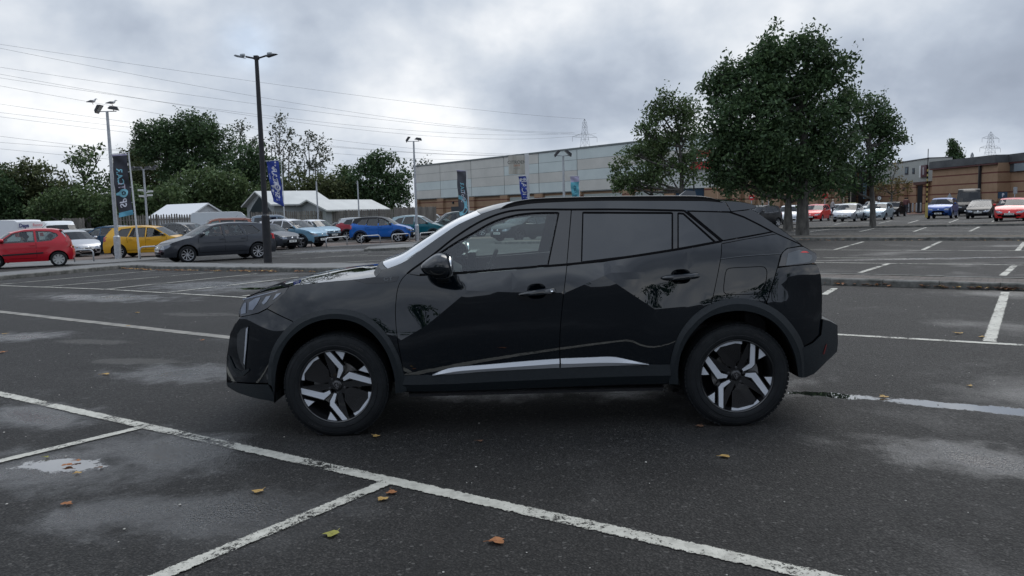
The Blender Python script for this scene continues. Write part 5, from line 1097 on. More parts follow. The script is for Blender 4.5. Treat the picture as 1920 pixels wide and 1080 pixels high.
def ribbon(name, line, wid, off, par, n=60, shift=0.):
    q = resamp(line, n); A_, B_ = [], []
    for i, (x, z) in enumerate(q):
        a, b = Vector(q[max(0, i-1)]), Vector(q[min(n-1, i+1)]); d = (b-a).normalized(); nn_ = Vector((-d.y, d.x)); A_.append((x+nn_.x*(shift+wid/2), z+nn_.y*(shift+wid/2))); B_.append((x+nn_.x*(shift-wid/2), z+nn_.y*(shift-wid/2)))
    for s, p_ in zip((-1, 1), par):
        V = [(x, s*(WH(x, z)+off), z) for r in (A_, B_) for x, z in r]; mobj(name, V, [(i, n+i, n+i+1, i+1) if s < 0 else (i, i+1, n+i+1, n+i) for i in range(n-1)], MATT, p_, smooth=True)
ribbon('door_seal', door_top, .011, .0008, (hero, hero)); ribbon('door_seal', door_top_r+cpillar[1:], .011, .0008, (hero, hero))
for g_, dd in ((glass_f, df), (glass_r, dr), (glass_q, dr)): ribbon('glass_seal', g_+[g_[0]], .009, -.0015, dd, 140)
ribbon('glass_seal', glass_c+[glass_c[0]], .006, .0005, (hero, hero), 100)
hpanel('rear_side_window', glass_c, pm('dark_rear_glass', (.006, .007, .008), .03, 0, .5), off=-.003, ins=.001)
hpanel('rear_window_trim', hp((1352.5, 453))+hs((1356, 452), (1402, 444.5), (1449, 435.5))+hp((1456, 438))+hs((1456, 438), (1402, 447.5), (1353.5, 456.5)), GLOSSK, off=.001, ins=.0008, step=.03)
hpanel('spoiler_side', hp((1359, 376.8))+spoil_edge[1:]+hp((1419, 388.5), (1411, 392), (1371, 396.6)), BLACKP)
hpanel('tail_pillar', hp((1371.5, 397.2), (1395, 394.5), (1411.5, 392.3), (1440, 412), (1475, 437), (1504, 459.5), (1457, 438), (1449, 434), (1425, 421), (1395, 406)), GLOSSK, off=-.002)
hpanel('door_gap_filler', hp((1283, 394.8), (1288.5, 395.4), (1355, 451), (1352.8, 452.5)), GLOSSK, off=-.004, ins=0)
# ---- lamps
lamp_r = hp((1459.5, 499.5), (1465.5, 477), (1470, 471), (1477, 466), (1499, 462.5), (1506, 462.5), (1529.5, 475), (1531.5, 484), (1527, 493), (1519, 494))
ro = hpanel('rear_lamp', lamp_r, DARKL, off=.003, ins=.001, fl=.02, step=.03)
hpanel('lamp_lens', hp((1473, 497.5), (1477, 475), (1498, 468), (1521, 478), (1523, 484), (1517.5, 491)), pm('grey_lens', (.09, .1, .11), .12, .2, 1.), off=.006, ins=0, fl=.003, parent=ro)
hpanel('reverse_lens', hp((1500, 473.5), (1505, 470.5), (1512, 471), (1516, 473.5)), pm('bright_red_lens', (.8, .03, .03), .2, 0, 1.), off=.0075, ins=0, fl=.002, parent=ro)
lamp_f = hp((461.4, 559.5), (478, 551.5), (500, 545.5), (541, 538.5), (535, 548), (518, 564), (500.7, 578), (485, 586), (466, 591), (450.5, 593.5), (447.5, 585), (452, 572))
fo = hpanel('headlight', lamp_f, pm('headlight_glass', (.02, .022, .026), .04, .1, 1.), off=-.001, ins=.001, fl=.02, step=.03)
for i, q in enumerate([((467, 567), (479, 559), (489, 557), (482, 570), (474, 581), (466, 581)), ((499, 556), (508, 554), (500, 566), (494, 571), (491, 568)), ((518, 551), (528, 548.5), (519, 557), (511, 563)), ((455, 560), (520, 544.5), (521, 545.5), (456, 562.5)), ((452, 580), (458, 568), (462, 567), (461, 587), (452, 589))]):
    hpanel('lamp_module', hp(*q), pm('lamp_reflector', (.26, .28, .32), .10, .8), off=.002+i*.0002, ins=0, fl=.003, parent=fo, step=.02)
claw = hp((452, 617), (466, 611.7), (465, 628), (462, 660), (459.5, 694), (452, 680), (446, 660), (444.5, 640), (446, 626))
ko = hpanel('running_light', claw, pm('drl_smoke', (.05, .055, .06), .15, .3, 1.), off=.006, ins=0, fl=.01, step=.02)
hpanel('light_blade', hp((462, 616), (465.5, 613), (462.5, 652), (459, 684), (457.5, 680), (459.5, 650)), pm('blade_lens', (.5, .53, .58), .1, .3, 1.), off=.009, ins=0, fl=.003, parent=ko, step=.02)
hpanel('lower_grille_edge', hp((427.5, 666), (431, 668), (441, 690), (452, 697), (466, 691), (468, 694), (456, 705), (446, 706), (434, 690)), PLAS, off=.008, ins=0, fl=.01, step=.02)
# wing badge strip
bo = hpanel('wing_badge', hp((661.7, 524.3), (700, 521), (748, 518), (743, 527.5), (720, 530.5), (685, 531)), GLOSSK, off=.003, ins=0, fl=.004, both=True)
def side_text(s, px, py, hgt, mat, parent, slope, off, squash=1.3):
    V, F = text_geo(s, hgt*1.4); x0, z0 = H2(px, py); a = slope
    V3 = [];
    for u, v in V:
        u *= squash; x = x0+u*cos(a)-v*sin(a); z = z0+u*sin(a)+v*cos(a); V3.append((x, -(WH(x, z)+off), z))
    return mobj('badge_lettering', V3, F, mat, parent)
side_text('GT', 728, 523.2, .022, pm('badge_grey', (.10, .105, .11), .3, .8), bo[0], .04, .0052, 1.5)
hstrip('quarter_crease', [(hs((1351, 485), (1400, 479), (1464, 475)), .0006), (hs((1351, 486), (1400, 480), (1464, 476)), .0028), (hs((1351, 487), (1400, 481), (1464, 477)), .0004)], BLACKP, 20)
# ---- crosswise skins
def cross(name, edge, mats, d0, d1, n=14, pw=2.2, parent=hero, drop=0., inner=1., sharp=30):
    k = len(edge); V = []; F = []
    for i, (x, z) in enumerate(edge):
        f = i/(k-1); dx = d0[0]+(d1[0]-d0[0])*f; dz = d0[1]+(d1[1]-d0[1])*f; wv = WH(x, z)*inner
        for j in range(2*n+1):
            t = j/n-1; b_ = 1-abs(t)**pw; V.append((x+dx*b_, wv*t, z+dz*b_-drop))
    m_ = 2*n+1
    F = [(i*m_+j, i*m_+j+1, (i+1)*m_+j+1, (i+1)*m_+j) for i in range(k-1) for j in range(2*n)]
    return mobj(name, V, F, mats, parent, angle=sharp)
fb = hp((475, 745), (447, 736), (428, 725), (425, 716.5)); cross('front_lip', fb, PLAS, (-.03, 0), (-.05, 0), pw=3)
grl = hp((425, 716), (424.6, 689), (425, 670), (428, 651), (431.5, 626), (441, 607)); g_ = cross('grille', grl, pm('grille_mesh', (.01, .01, .011), .4), (-.035, 0), (-.035, 0), pw=3)
cross('nose', hp((441, 607), (449, 595), (448, 586), (454, 570), (461.4, 558)), BLACKP, (-.05, 0), (-.05, .0), pw=3)
hpn = [p for p in resamp(hood_seam, 40) if p[1] < 9]; hpn = resamp(hs((461.4, 558), (478, 550), (500.7, 544), (541, 537.2), (557, 534.6), (620, 528), (663, 524.5), (705, 519)), 30)
cross('bonnet', hpn, BLACKP, (-.05, .0), (-.10, .014), pw=2.2)
cross('scuttle', hp((705, 519), (716, 506), (727, 504.5)), PLAS, (-.10, .012), (-.12, .02), pw=2.4)
# windscreen: dark frit edge strip plus glass
cross('windscreen', screen_edge, GL_SCR, (-.12, .025), (-.05, .03), pw=2.3, drop=.002)
cross('roof', resamp(roof_edge, 30), BLACKP, (-.05, .03), (.04, .022), pw=2.6)
cross('spoiler', spoil_edge, BLACKP, (.04, .022), (.09, .006), pw=3.)
cross('spoiler_underside', hp((1419, 388), (1411, 392.5)), PLAS, (.09, .0), (.05, -.004), pw=3.)
rg = resamp(hs((1411, 392.5), (1440, 412), (1475, 437), (1504, 460)), 12)
cross('rear_screen', rg, GL_TINT, (.05, .0), (.08, .0), pw=3.)
tg = hp((1504, 460), (1530, 475), (1531.5, 484), (1520, 494.5)); cross('light_bar', tg, DARKL, (.08, 0), (.07, 0), pw=3.5)
cross('tailgate', hp((1520, 494.5), (1531, 496), (1539, 516), (1541.5, 550), (1541, 597)), BLACKP, (.07, 0), (.08, 0), pw=3.5)
cross('rear_bumper', hp((1541, 597.5), (1556, 602), (1569, 609), (1570, 644), (1568, 659), (1548, 678), (1525, 700.7), (1509, 707)), PLAS, (.06, 0), (.05, 0), pw=3.2)
# grille bars, plates, badges across the nose
def noseX(y, z): 
    xs = interp(z, sorted([(q[1], q[0]) for q in grl])); return xs-.035*(1-min(1, abs(y/WH(xs, z)))**3)
m = MB()
for i in range(9):
    z = .36+i*.045
    m.tube([(noseX(y, z)-.004, y, z) for y in np.linspace(-.34, .34, 15)], .005, 5)
m.build('grille_bars', GLOSSK, g_)
def nplate(parent, x, z, face, col, txt, yaw=0, wd=.52, ht=.111, y0=0):
    m = MB(); m.box((x, y0, z), (.008, wd, ht)); p = m.build('number_plate', col, parent)
    V, F = text_geo(txt, .085, bold=.002); s = -1 if face < 0 else 1
    mobj('plate_characters', [(x+face*.0048, y0+u*1.05*(1 if face > 0 else -1), z+v) for u, v in V], F, INK, p); return p
nplate(hero, noseX(0, .42)-.003, .42, -1, PLATE_W, 'CP74 XKO'); nplate(hero, H2(1541, 560)[0]+.083, .80, 1, PLATE_Y, 'CP74 XKO')
# ---- inner shell (stops light leaking through gaps), wheel liners, floor
outl = sub(hood_seam, H2(461.4, 558), H2(705, 519))+hp((740, 508), (764, 513))+hp((850, 514), (1062, 498), (1200, 480), (1352, 455), (1456, 438), (1500, 461), (1518, 490), (1530, 520), (1532, 600), (1552, 640), (1515, 698), (1504, 700))
shell = outl+arch_r_in[::-1][1:-1]+hp((1254, 712), (1050, 718), (770, 724))+arch_f_in[::-1][1:-1]+hp((519, 735), (440, 725), (436, 690), (436, 640), (450, 600))
V2, F = cdt(shell, step=.08)
for s in (-1, 1): mobj('inner_shell', [(x, s*(WH(x, z)-.045), z) for x, z in V2], F if s < 0 else [f[::-1] for f in F], MATT, hero)
for nm, pts in (('frame_backing', ((772, 513), (862, 446), (905, 420), (950, 403), (998, 397), (1050, 396), (1064, 396), (1055, 497), (1028, 500), (1044, 402), (1000, 405), (960, 410), (925, 422), (886, 443), (855, 462), (835, 478), (822, 510))), ('frame_backing', ((1064, 395), (1280, 397), (1349, 452), (1290, 463), (1330, 452), (1281, 408), (1266, 407), (1266, 468), (1256, 471), (1256, 404), (1098, 404), (1094, 488), (1060, 494)))):
    V2, F = cdt(hp(*pts), step=.08)
    for s in (-1, 1): mobj(nm, [(x, s*(WH(x, z)-.05), z) for x, z in V2], F if s < 0 else [f[::-1] for f in F], INTR, hero)
for hx, al in ((XF, arch_f_in), (XR, arch_r_in)):
    q = resamp(al, 24)
    for s in (-1, 1):
        V = [(x, s*y, z) for y in (.86, .52) for x, z in q]; F = [(i, i+1, 25+i-1+0+0, 24+i) for i in range(23)]
        m = MB(); m.add(V, [(i, i+1, 24+i+1, 24+i) for i in range(23)]+[tuple(range(24, 48))]); m.build('wheel_liner', MATT, hero)
m = MB(); m.box((0, 0, .245), (1.72, 1.40, .03)); m.box((0, 0, .21), (1.5, .32, .07)); m.box((-1.6, 0, .24), (.75, 1.0, .04)); m.box((1.55, 0, .31), (.55, 1.0, .06)); m.build('underbody', MATT, hero)
m = MB(); m.tube([(-1.1, .3, .25), (.4, .3, .2), (1., .45, .25)], .03, 8); m.tube([(XF, -.75, HZ), (XF, .75, HZ)], .03, 8); m.tube([(XR, -.75, HZ), (XR, .75, HZ)], .045, 8); m.build('exhaust', pm('dirty_steel', (.12, .11, .1), .6, .7), hero, smooth=True)
# ---- roof rails, fin
rt = hs((936, 392), (948, 383.5), (964, 377.7), (978.5, 374.8), (1015, 370.9), (1120, 368), (1220, 366.8), (1300, 366.8), (1328, 369.4), (1345, 374), (1354.7, 379))
rbm = hs((937.5, 392.6), (955, 388.8), (971, 385.5), (1000, 381.3), (1058, 378.2), (1120, 376.4), (1220, 375.6), (1290, 375.8), (1325, 377), (1345, 378.6), (1355, 379.4))
def rail(s):
    n = 50; a, c = resamp(rt, n), resamp(rbm, n); V = []
    for (x0, z0), (x1, z1) in zip(a, c):
        w1 = WH(x1, z1); md = (z0*.55+z1*.45)
        V += [(x1, s*(w1+.002), z1), (x1*.5+x0*.5, s*(w1+.004), z1+(z0-z1)*.45), (x0*.4+x1*.6, s*(w1-.006), z1+(z0-z1)*.47), (x0*.4+x1*.6, s*(w1-.004), z1+(z0-z1)*.56), (x0, s*(w1-.002), z1+(z0-z1)*.9), (x0, s*(w1-.014), z0), (x0, s*(w1-.034), z0-.004), (x0, s*(w1-.04), z1-.01)]
    F = [(i*8+j, i*8+j+1, (i+1)*8+j+1, (i+1)*8+j) for i in range(n-1) for j in range(7)]
    mobj('roof_rail', V, F if s < 0 else [f[::-1] for f in F], pm('rail_black', (.012, .012, .013), .35, 0, .2), hero, angle=35)
rail(-1); rail(1)
x0, z0 = AT(1268, 367, HY); x1, z1 = AT(1286, 357, HY); x2, z2 = AT(1303.5, 358.5, HY); x3, z3 = AT(1305, 367, HY)
m = MB(); V = []
for (x, z, hw) in ((x0-HX, z0-.03, .03), (x0-HX+.02, z0, .022), (x1-HX, z1, .004), (x2-HX, z2, .004), (x3-HX, z3-.03, .03)): V += [(x, -hw, z), (x, hw, z)]
m.add(V, [(0, 2, 4, 6, 8), (1, 9, 7, 5, 3), (0, 1, 3, 2), (2, 3, 5, 4), (4, 5, 7, 6), (6, 7, 9, 8)]); m.build('roof_aerial', BLACKP, hero)
# ---- door mirrors
def mirror(s):
    base = spl([AT(px, py, HY-1.02) for px, py in ((789, 498), (800, 487), (818, 475.5), (833, 475.5), (842, 481), (848, 496), (848, 511), (841, 520.5), (826, 522.5), (806, 519), (792, 509))], 4, True)
    base = [(x-HX, z) for x, z in base]; c = (sum(p[0] for p in base)/len(base), sum(p[1] for p in base)/len(base)); n = len(base); V = []
    R = ((.885, .80), (.91, .93), (.96, 1.0), (1.03, 1.0), (1.08, .92), (1.105, .76), (1.118, .5), (1.122, .2))
    for v, k in R: V += [(c[0]+(x-c[0])*k, s*v, c[1]+(z-c[1])*k) for x, z in base]
    F = [(j*n+i, j*n+(i+1) % n, (j+1)*n+(i+1) % n, (j+1)*n+i) for j in range(len(R)-1) for i in range(n)]+[tuple(range((len(R)-1)*n, len(R)*n)), tuple(range(n-1, -1, -1))]
    o = mobj('door_mirror', V, F if s < 0 else [f[::-1] for f in F], BLACKP, hero, angle=50)
    zb = min(p[1] for p in base); m = MB(); m.add([(c[0]-.02, s*.84, zb-.035), (c[0]+.045, s*.84, zb-.03), (c[0]+.06, s*.98, zb+.03), (c[0]-.05, s*.98, zb+.03), (c[0]-.02, s*.84, zb+.02), (c[0]+.05, s*.84, zb+.03), (c[0]+.06, s*.98, zb+.06), (c[0]-.05, s*.98, zb+.06)], [(0, 1, 2, 3), (4, 7, 6, 5), (0, 4, 5, 1), (1, 5, 6, 2), (2, 6, 7, 3), (3, 7, 4, 0)]); m.build('mirror_arm', PLAS, o)
    xr = max(p[0] for p in base); m = MB(); m.lathe([(0., .004), (.06, .004), (.066, -.01)], 24, (xr-.006, s*1.0, c[1]), 'x'); q = m.build('mirror_glass', pm('mirror_silver', (.85, .87, .88), .02, 1.), o, smooth=True); 
    for v in q.data.vertices: v.co.y = s*1.0+(v.co.y-s*1.0)*1.25
mirror(-1); mirror(1)
# ---- cabin
for y in (-.38, .38):
    m = MB(); m.box((.12, y, .50), (.55, .5, .16))
    for k in range(6):
        t = k/5; m.box((.42+.20*t, y, .58+.52*t), (.13-.03*t, .50-.10*t, .13), M=Matrix.Rotation(-.3, 3, 'Y'))
    so = m.build('front_seat', SEAT, hero)
    m = MB(); m.lathe([(0, -.11), (.09, -.1), (.1, 0), (.09, .1), (0, .11)], 12, (.68, y, 1.24), 'y'); m.build('headrest', SEAT, so, smooth=True)
m = MB(); m.box((1.15, 0, .55), (.5, 1.25, .18)); m.box((1.5, 0, .85), (.14, 1.25, .6)); m.box((.0, 0, .235), (1.7, 1.5, .02)); m.build('rear_seats', SEAT, hero)
m = MB(); m.prism([(-.98, .75), (-.98, 1.02), (-.86, 1.06), (-.66, 1.05), (-.55, .98), (-.60, .72)], -.76, .76); m.box((-.1, 0, .6), (.9, .22, .3)); m.build('dashboard', INTR, hero)
m = MB(); Rm = Matrix.Rotation(radians(-64), 3, 'Y'); c0 = Vector((-.34, .37, .97))
m.tube([c0+Rm @ Vector((.175*cos(a), .185*sin(a), 0)) for a in np.linspace(0, 2*pi, 33)], .0165, 8); m.box(tuple(c0), (.12, .13, .05), M=Rm)
for y in (-.11, .11): m.box(tuple(c0+Rm @ Vector((0, y, 0))), (.03, .10, .02), M=Rm)
m.build('steering_wheel', INTR, hero, smooth=False)
m = MB(); m.box((-.45, .37, 1.07), (.06, .36, .12)); m.box((-.5, 0, 1.05), (.02, .26, .16)); m.build('display', GLOSSK, hero)
# ---- wheels
def wheel_geo(rotdeg):
    a = radians(rotdeg); P_ = []
    for poly in (((-225, 140), (-190, 108), (-97, -2), (-62, 12), (-130, -18), (-232, 120)),):
        pass
    A_ = [(-237, 127), (-209, 154), (-109, 19), (-62, 6), (-70, -15), (-138, -19)]
    B_2 = [(98, 241), (130, 234), (130, 80), (110, 56), (51, 30), (41, 45), (95, 86)]
    w1 = [(-262, 62), (-250, 90), (-200, 14), (-262, 14)]
    w2 = [(-170, 198), (-150, 178), (-120, 214), (-10, 240), (35, 232), (38, 262), (0, 265), (-60, 258), (-115, 240)]
    w3 = [(158, 210), (200, 174), (212, 148), (158, 118)]
    big1 = [(-130, 205), (-20, 238), (32, 228), (28, 120), (-25, 60), (-70, 70), (-140, 170)]       # dark aero blade
    return [A_, B_2, w1, w2, w3], big1, a
def wheel(x, s, rotdeg):
    wheel_o = tag(bpy.data.objects.new('wheel', None)); COL.objects.link(wheel_o); wheel_o.parent = hero; wheel_o.location = (x, s*.872, .335); wheel_o.scale = (1.03, 1, 1.03)
    # local: y=0 is the outer face, inwards is -s
    q = lambda r, h: (r, -s*h)
    prof = [q(.226, .012), q(.236, .000), q(.250, -.007), q(.262, -.008), q(.266, -.005), q(.285, -.006), q(.305, .000), q(.318, .008), q(.326, .018), q(.3305, .032)]
    z0 = .032
    for k in range(5):
        y0 = .037+k*.031; prof += [q(.3325, y0), q(.3335, y0+.012), q(.3325, y0+.024), q(.325, y0+.0255), q(.325, y0+.0295)]
    prof += [q(.3305, .192), q(.326, .204), q(.30, .222), q(.26, .226), q(.226, .2)]
    m = MB(); m.lathe(prof, 96, axis='y'); V = []
    ty = m.build('tyre', RUB, wheel_o, angle=30)
    for v in ty.data.vertices:
        r = hypot(v.co.x, v.co.z); an = atan2(v.co.z, v.co.x)
        if v.co.z < -.3255: v.co.z = -.3255-(.3255+v.co.z)*.0
    tb = MB()                                     # shoulder tread blocks and sidewall ribs
    for k in range(72):
        a = 2*pi*k/72; c_, s_ = cos(a), sin(a)
        if s_ < -.965: continue
        Mx = Matrix.Rotation(-a, 3, 'Y'); tb.box((.3285*c_, -s*.019, .3285*s_), (.0075, .014, .021), M=Mx)
    tb.build('tread_blocks', RUB, wheel_o)
    ring = MB()
    for r in (.262, .300): ring.lathe([q(r-.0012, -.0055 if r < .28 else .001), q(r, -.0095 if r < .28 else -.0035), q(r+.0012, -.0055 if r < .28 else .001)], 96, axis='y')
    V_, F_ = text_geo('215/60 R17', .020)
    for a0 in (60, 240):
        ring.add([((.284+v)*cos(radians(a0)-u/.284)*(1), -s*-.0075, (.284+v)*sin(radians(a0)-u/.284)) for u, v in V_], F_)
    ring.build('sidewall_marks', pm('sidewall_mark', (.028, .028, .029), .5), ty)
    m = MB(); m.lathe([q(.2345, .004), q(.2365, .0), q(.230, -.001), q(.226, .008), q(.214, .03), q(.205, .12), q(.215, .2)], 96, axis='y'); rim = m.build('rim', pm('dark_alloy', (.012, .0125, .014), .3, .3, .7), wheel_o, smooth=True)
    polys, blade, a = wheel_geo(rotdeg); k = .2325/265.
    def place(poly, ro): 
        out_ = []
        for (u, v) in poly:
            aa = a+ro; X = u*cos(aa)-v*sin(aa); Z = u*sin(aa)+v*cos(aa); out_.append((X*k, Z*k))
        return out_
    sp = MB(); bls = [MB(), MB()]; dk = MB()
    yd = lambda r: .012+.020*(1-min(1, r/.2325))**1.0 if r > .03 else .03       # dish: centre sits deeper
    def slab(mb, poly, top, dep, ex=0.):
        if area(poly) < 0: poly = poly[::-1]
        n = len(poly); V = [(X, -s*(yd(hypot(X, Z))+top), Z) for X, Z in poly]+[(X, -s*(yd(hypot(X, Z))+dep), Z) for X, Z in poly]
        mb.add(V, [tuple(range(n))]+[(i, i+n, (i+1) % n+n, (i+1) % n) for i in range(n)])
    for bl, ro in zip(bls, (0, pi)):
        for i, p in enumerate(polys):
            pp = place(p, ro)
            if i >= 2: pp = [((x_*.2355/hypot(x_, z_), z_*.2355/hypot(x_, z_)) if hypot(x_, z_) > .2255 else (x_, z_)) for x_, z_ in pp]
            slab(sp, pp, -.001 if i < 2 else .001, .012)
            # dark flank behind each machined face
            cxp = sum(t[0] for t in pp)/len(pp); czp = sum(t[1] for t in pp)/len(pp)
            slab(dk, inset(pp, -.007 if i < 2 else -.004), .004, .045)
        pb = place(blade, ro); slab(bl, pb, .007, .03)
        for j in range(9):
            f = j/8; p0 = (-100+f*118, 205-0*f); p1 = (-5+f*34-10, 95+f*12)
            u0, u1 = place([p0, p1], ro); d_ = Vector((u1[0]-u0[0], u1[1]-u0[1])).normalized(); nn_ = (-d_.y*.0011, d_.x*.0011)
            slab(bl, [(u0[0]-nn_[0], u0[1]-nn_[1]), (u1[0]-nn_[0], u1[1]-nn_[1]), (u1[0]+nn_[0], u1[1]+nn_[1]), (u0[0]+nn_[0], u0[1]+nn_[1])], .0045, .008)
    # dark Y-arms linking hub to rim
    for aa in (148, 65, -33, -116, 105, 285):
        th = a+radians(aa); c_, s_ = cos(th), sin(th); w_ = .017
        slab(dk, [(c_*.02-s_*w_, s_*.02+c_*w_), (c_*.02+s_*w_, s_*.02-c_*w_), (c_*.226+s_*w_*1.4, s_*.226-c_*w_*1.4), (c_*.226-s_*w_*1.4, s_*.226+c_*w_*1.4)], .010, .05)
    sp.build('spoke_faces', SILV, wheel_o); dk.build('spokes', MATS['dark_alloy'], wheel_o)
    for bl in bls: bl.build('aero_blade', pm('blade_black', (.008, .008, .009), .35, 0, .4), wheel_o)
    hb = MB(); hb.lathe([q(0., .024), q(.027, .024), q(.033, .028), q(.036, .04), q(.06, .05), q(.062, .08)], 32, axis='y'); ho = hb.build('hub', MATS['dark_alloy'], wheel_o, smooth=True)
    for j in range(5):
        t = a+2*pi*j/5+.3; lg = MB(); lg.lathe([q(0., .034), q(.009, .035), q(.0095, .06)], 6, (.05*cos(t), 0, .05*sin(t)), 'y'); lg.build('wheel_bolt', pm('bolt_steel', (.08, .08, .085), .4, .8), ho)
    sh = [(-.017, .02), (0, .026), (.017, .02), (.015, -.002), (0, -.024), (-.015, -.002)]; r1 = [(u*cos(a*.3)-v*sin(a*.3), u*sin(a*.3)+v*cos(a*.3)) for u, v in sh]
    em = MB(); em.prism([(u*1.05, v*1.05) for u, v in r1], -s*.0225, -s*.024); em.build('centre_cap', pm('cap_rim', (.22, .22, .23), .3, .8), ho)
    em = MB(); em.prism([(u*.85, v*.85) for u, v in r1], -s*.0215, -s*.024); em.build('cap_shield', GLOSSK, ho)
    em = MB(); em.prism([(-.007, .012), (0, .016), (.008, .010), (.004, .004), (.009, -.004), (0, -.014), (-.004, -.006), (.001, 0), (-.008, .003)], -s*.0208, -s*.022); em.build('cap_emblem', MATS['cap_rim'], ho)
    ds = MB(); ds.lathe([q(.06, .095), q(.142, .095), q(.144, .1), q(.144, .115), q(.06, .115)], 48, axis='y'); ds.build('brake_disc', DISC, wheel_o, angle=30)
    cl = MB(); al = [radians(180+t) for t in (-20, -10, 0, 10, 20)] if x < 0 else [radians(t) for t in (0, 14, 28, 42)]
    cl.prism([(.155*cos(t), .155*sin(t)) for t in al]+[(.095*cos(t), .095*sin(t)) for t in al[::-1]], -s*.075, -s*.13); cl.build('brake_caliper', pm('caliper_grey', (.22, .22, .22), .5, .6), wheel_o)
    bk = MB(); bk.lathe([q(0, .135), q(.215, .135)], 32, axis='y'); bk.build('backing_plate', MATT, wheel_o)
for x_, rr in ((XF, 38), (XR, 0)):
    for s_ in (-1, 1): wheel(x_, s_, rr)
# ================================================================= posts, flags, signs, barriers
GALV = galv(); DPOST = vary(pm('dark_painted_steel', (.012, .013, .016), .5, .2), (.010, .011, .014), (.020, .021, .025), 6); LAMPG = pm('lamp_grey', (.10, .11, .12), .5, .3); LGLASS = pm('lamp_glass', (.35, .35, .33), .2)
def post_at(px, py, ptop, pytop, mat, r, name, label, collar=.9, cat='lamp post', group=None, fat=1.5, head=0.):
    x, y = G(px, py); z = AT(ptop, pytop, y)[1]; root = empty(name, (x, y, 0), head, label, cat, group); mb = MB()
    mb.tube([(0, 0, gz(x, y)), (0, 0, collar+gz(x, y)), (0, 0, collar+.06+gz(x, y)), (0, 0, z*.55), (0, 0, z)], [r*fat, r*fat, r*1.05, r*.95, r*.7], 14); mb.build('post', mat, root, smooth=False); return root, z
LG = 'lamp posts with twin floodlights'
r_, z = post_at(503, 497, 480, 107, DPOST, .085, 'lamp_post', 'tall dark lamp post with two flat lamp heads, right beside the dark grey hatchback', 1.55, head=radians(-8))
mb = MB(); mb.box((0, 0, z-.02), (.13, .13, .12)); mb.build('cap', DPOST, r_)
for s in (-1, 1):
    mb = MB(); mb.tube([(0, 0, z-.05), (s*.22, 0, z+.0), (s*.34, 0, z+.03)], .028, 8); a_ = mb.build('arm', DPOST, r_)
    mb = MB(); Mx = Matrix.Rotation(-s*.22, 3, 'Y'); c0 = Vector((s*.52, 0, z+.015)); 
    V = [c0+Mx @ Vector(p) for p in ((-.17, -.11, 0), (.17, -.07, 0), (.17, .07, 0), (-.17, .11, 0), (-.15, -.08, .05), (.05, -.06, .045), (.05, .06, .045), (-.15, .08, .05))]; mb.add(V, [(3, 2, 1, 0), (4, 5, 6, 7), (0, 1, 5, 4), (1, 2, 6, 5), (2, 3, 7, 6), (3, 0, 4, 7)]); hd = mb.build('lamp_head', LAMPG if s < 0 else DPOST, r_)
    mb = MB(); mb.lathe([(0, -.07), (.05, -.07), (.055, 0), (.05, .06), (0, .07)], 12, tuple(c0+Vector((-s*.08, 0, .06))), 'x'); mb.build('photocell_housing', pm('cell_grey', (.3, .33, .35), .4), hd)
def flood(root, z, parts, arm=.34):
    mb = MB(); mb.tube([(-arm, 0, z), (arm, 0, z)], .022, 6); mb.build('crossbar', GALV, root)
    for (x, tilt, turn) in parts:
        Mx = Matrix.Rotation(turn, 3, 'Z') @ Matrix.Rotation(tilt, 3, 'Y'); mb = MB(); c0 = Vector((x, 0, z+.13))
        V = [c0+Mx @ Vector(p) for p in ((-.22, -.17, -.05), (.22, -.17, -.05), (.22, .17, -.05), (-.22, .17, -.05), (-.14, -.12, .07), (.14, -.12, .09), (.14, .12, .09), (-.14, .12, .07))]; mb.add(V, [(3, 2, 1, 0), (4, 5, 6, 7), (0, 1, 5, 4), (1, 2, 6, 5), (2, 3, 7, 6), (3, 0, 4, 7)]); hd = mb.build('floodlight', DPOST, root)
        mb = MB(); V = [c0+Mx @ Vector(p) for p in ((-.19, -.14, -.053), (.19, -.14, -.053), (.19, .14, -.053), (-.19, .14, -.053))]; mb.add(V, [(3, 2, 1, 0)]); mb.build('lens', LGLASS, hd)
        mb = MB(); mb.tube([(x, 0, z), (x, 0, z+.10)], .018, 6); mb.build('bracket', GALV, hd)
r_, z1 = post_at(222, 485, 199, 209, GALV, .085, 'lamp_post', 'galvanised lamp post with two floodlights and two gulls perched on top', 1.0, group=LG, fat=1.75)
flood(r_, z1, [(-.38, -.95, 0), (.30, .15, .3)], .42); PG = r_.location.copy()
r_, z = post_at(782.5, 452, 774, 265, GALV, .075, 'lamp_post', 'galvanised lamp post with two floodlights in front of the teal crossover', 1.0, group=LG, fat=1.75); flood(r_, z, [(-.36, -.9, .1), (.30, .2, .3)], .36)
x, y = pix(1057, 44); r_, z = post_at(*[1059, 0], 1055, 288, GALV, .07, 'lamp_post', 'galvanised lamp post with two floodlights behind the roof of the black SUV', group=LG) if False else (empty('lamp_post', (pix(1058, 41)[0], 41, 0), 0, 'slim lamp post with two floodlights rising above the roof of the black SUV', 'lamp post', LG), AT(1055, 292, 41)[1])
mb = MB(); mb.tube([(0, 0, 0), (0, 0, 1), (0, 0, 1.06), (0, 0, z)], [.12, .12, .075, .05], 12); mb.build('post', GALV, r_); flood(r_, z, [(-.32, -.85, .1), (.28, .75, .1)], .3)
def thin_post(px, Y, pyt, label, r=.06, mat=None, head=None):
    x = pix(px, Y)[0]; z = AT(px, pyt, Y)[1]; r_ = empty('lamp_post', (x, Y, 0), 0, label, 'lamp post'); mb = MB(); mb.tube([(0, 0, -.45), (0, 0, z)], [r, r*.8], 10); mb.build('post', mat or GALV, r_); return r_, z
r_, z = thin_post(275, 52, 318, 'pale post with four floodlights and white cameras behind the dark banner', .075); flood(r_, z, [(-.75, -.2, .1), (-.3, .1, 0), (.3, -.1, .1), (.75, -.7, 0)], .8)
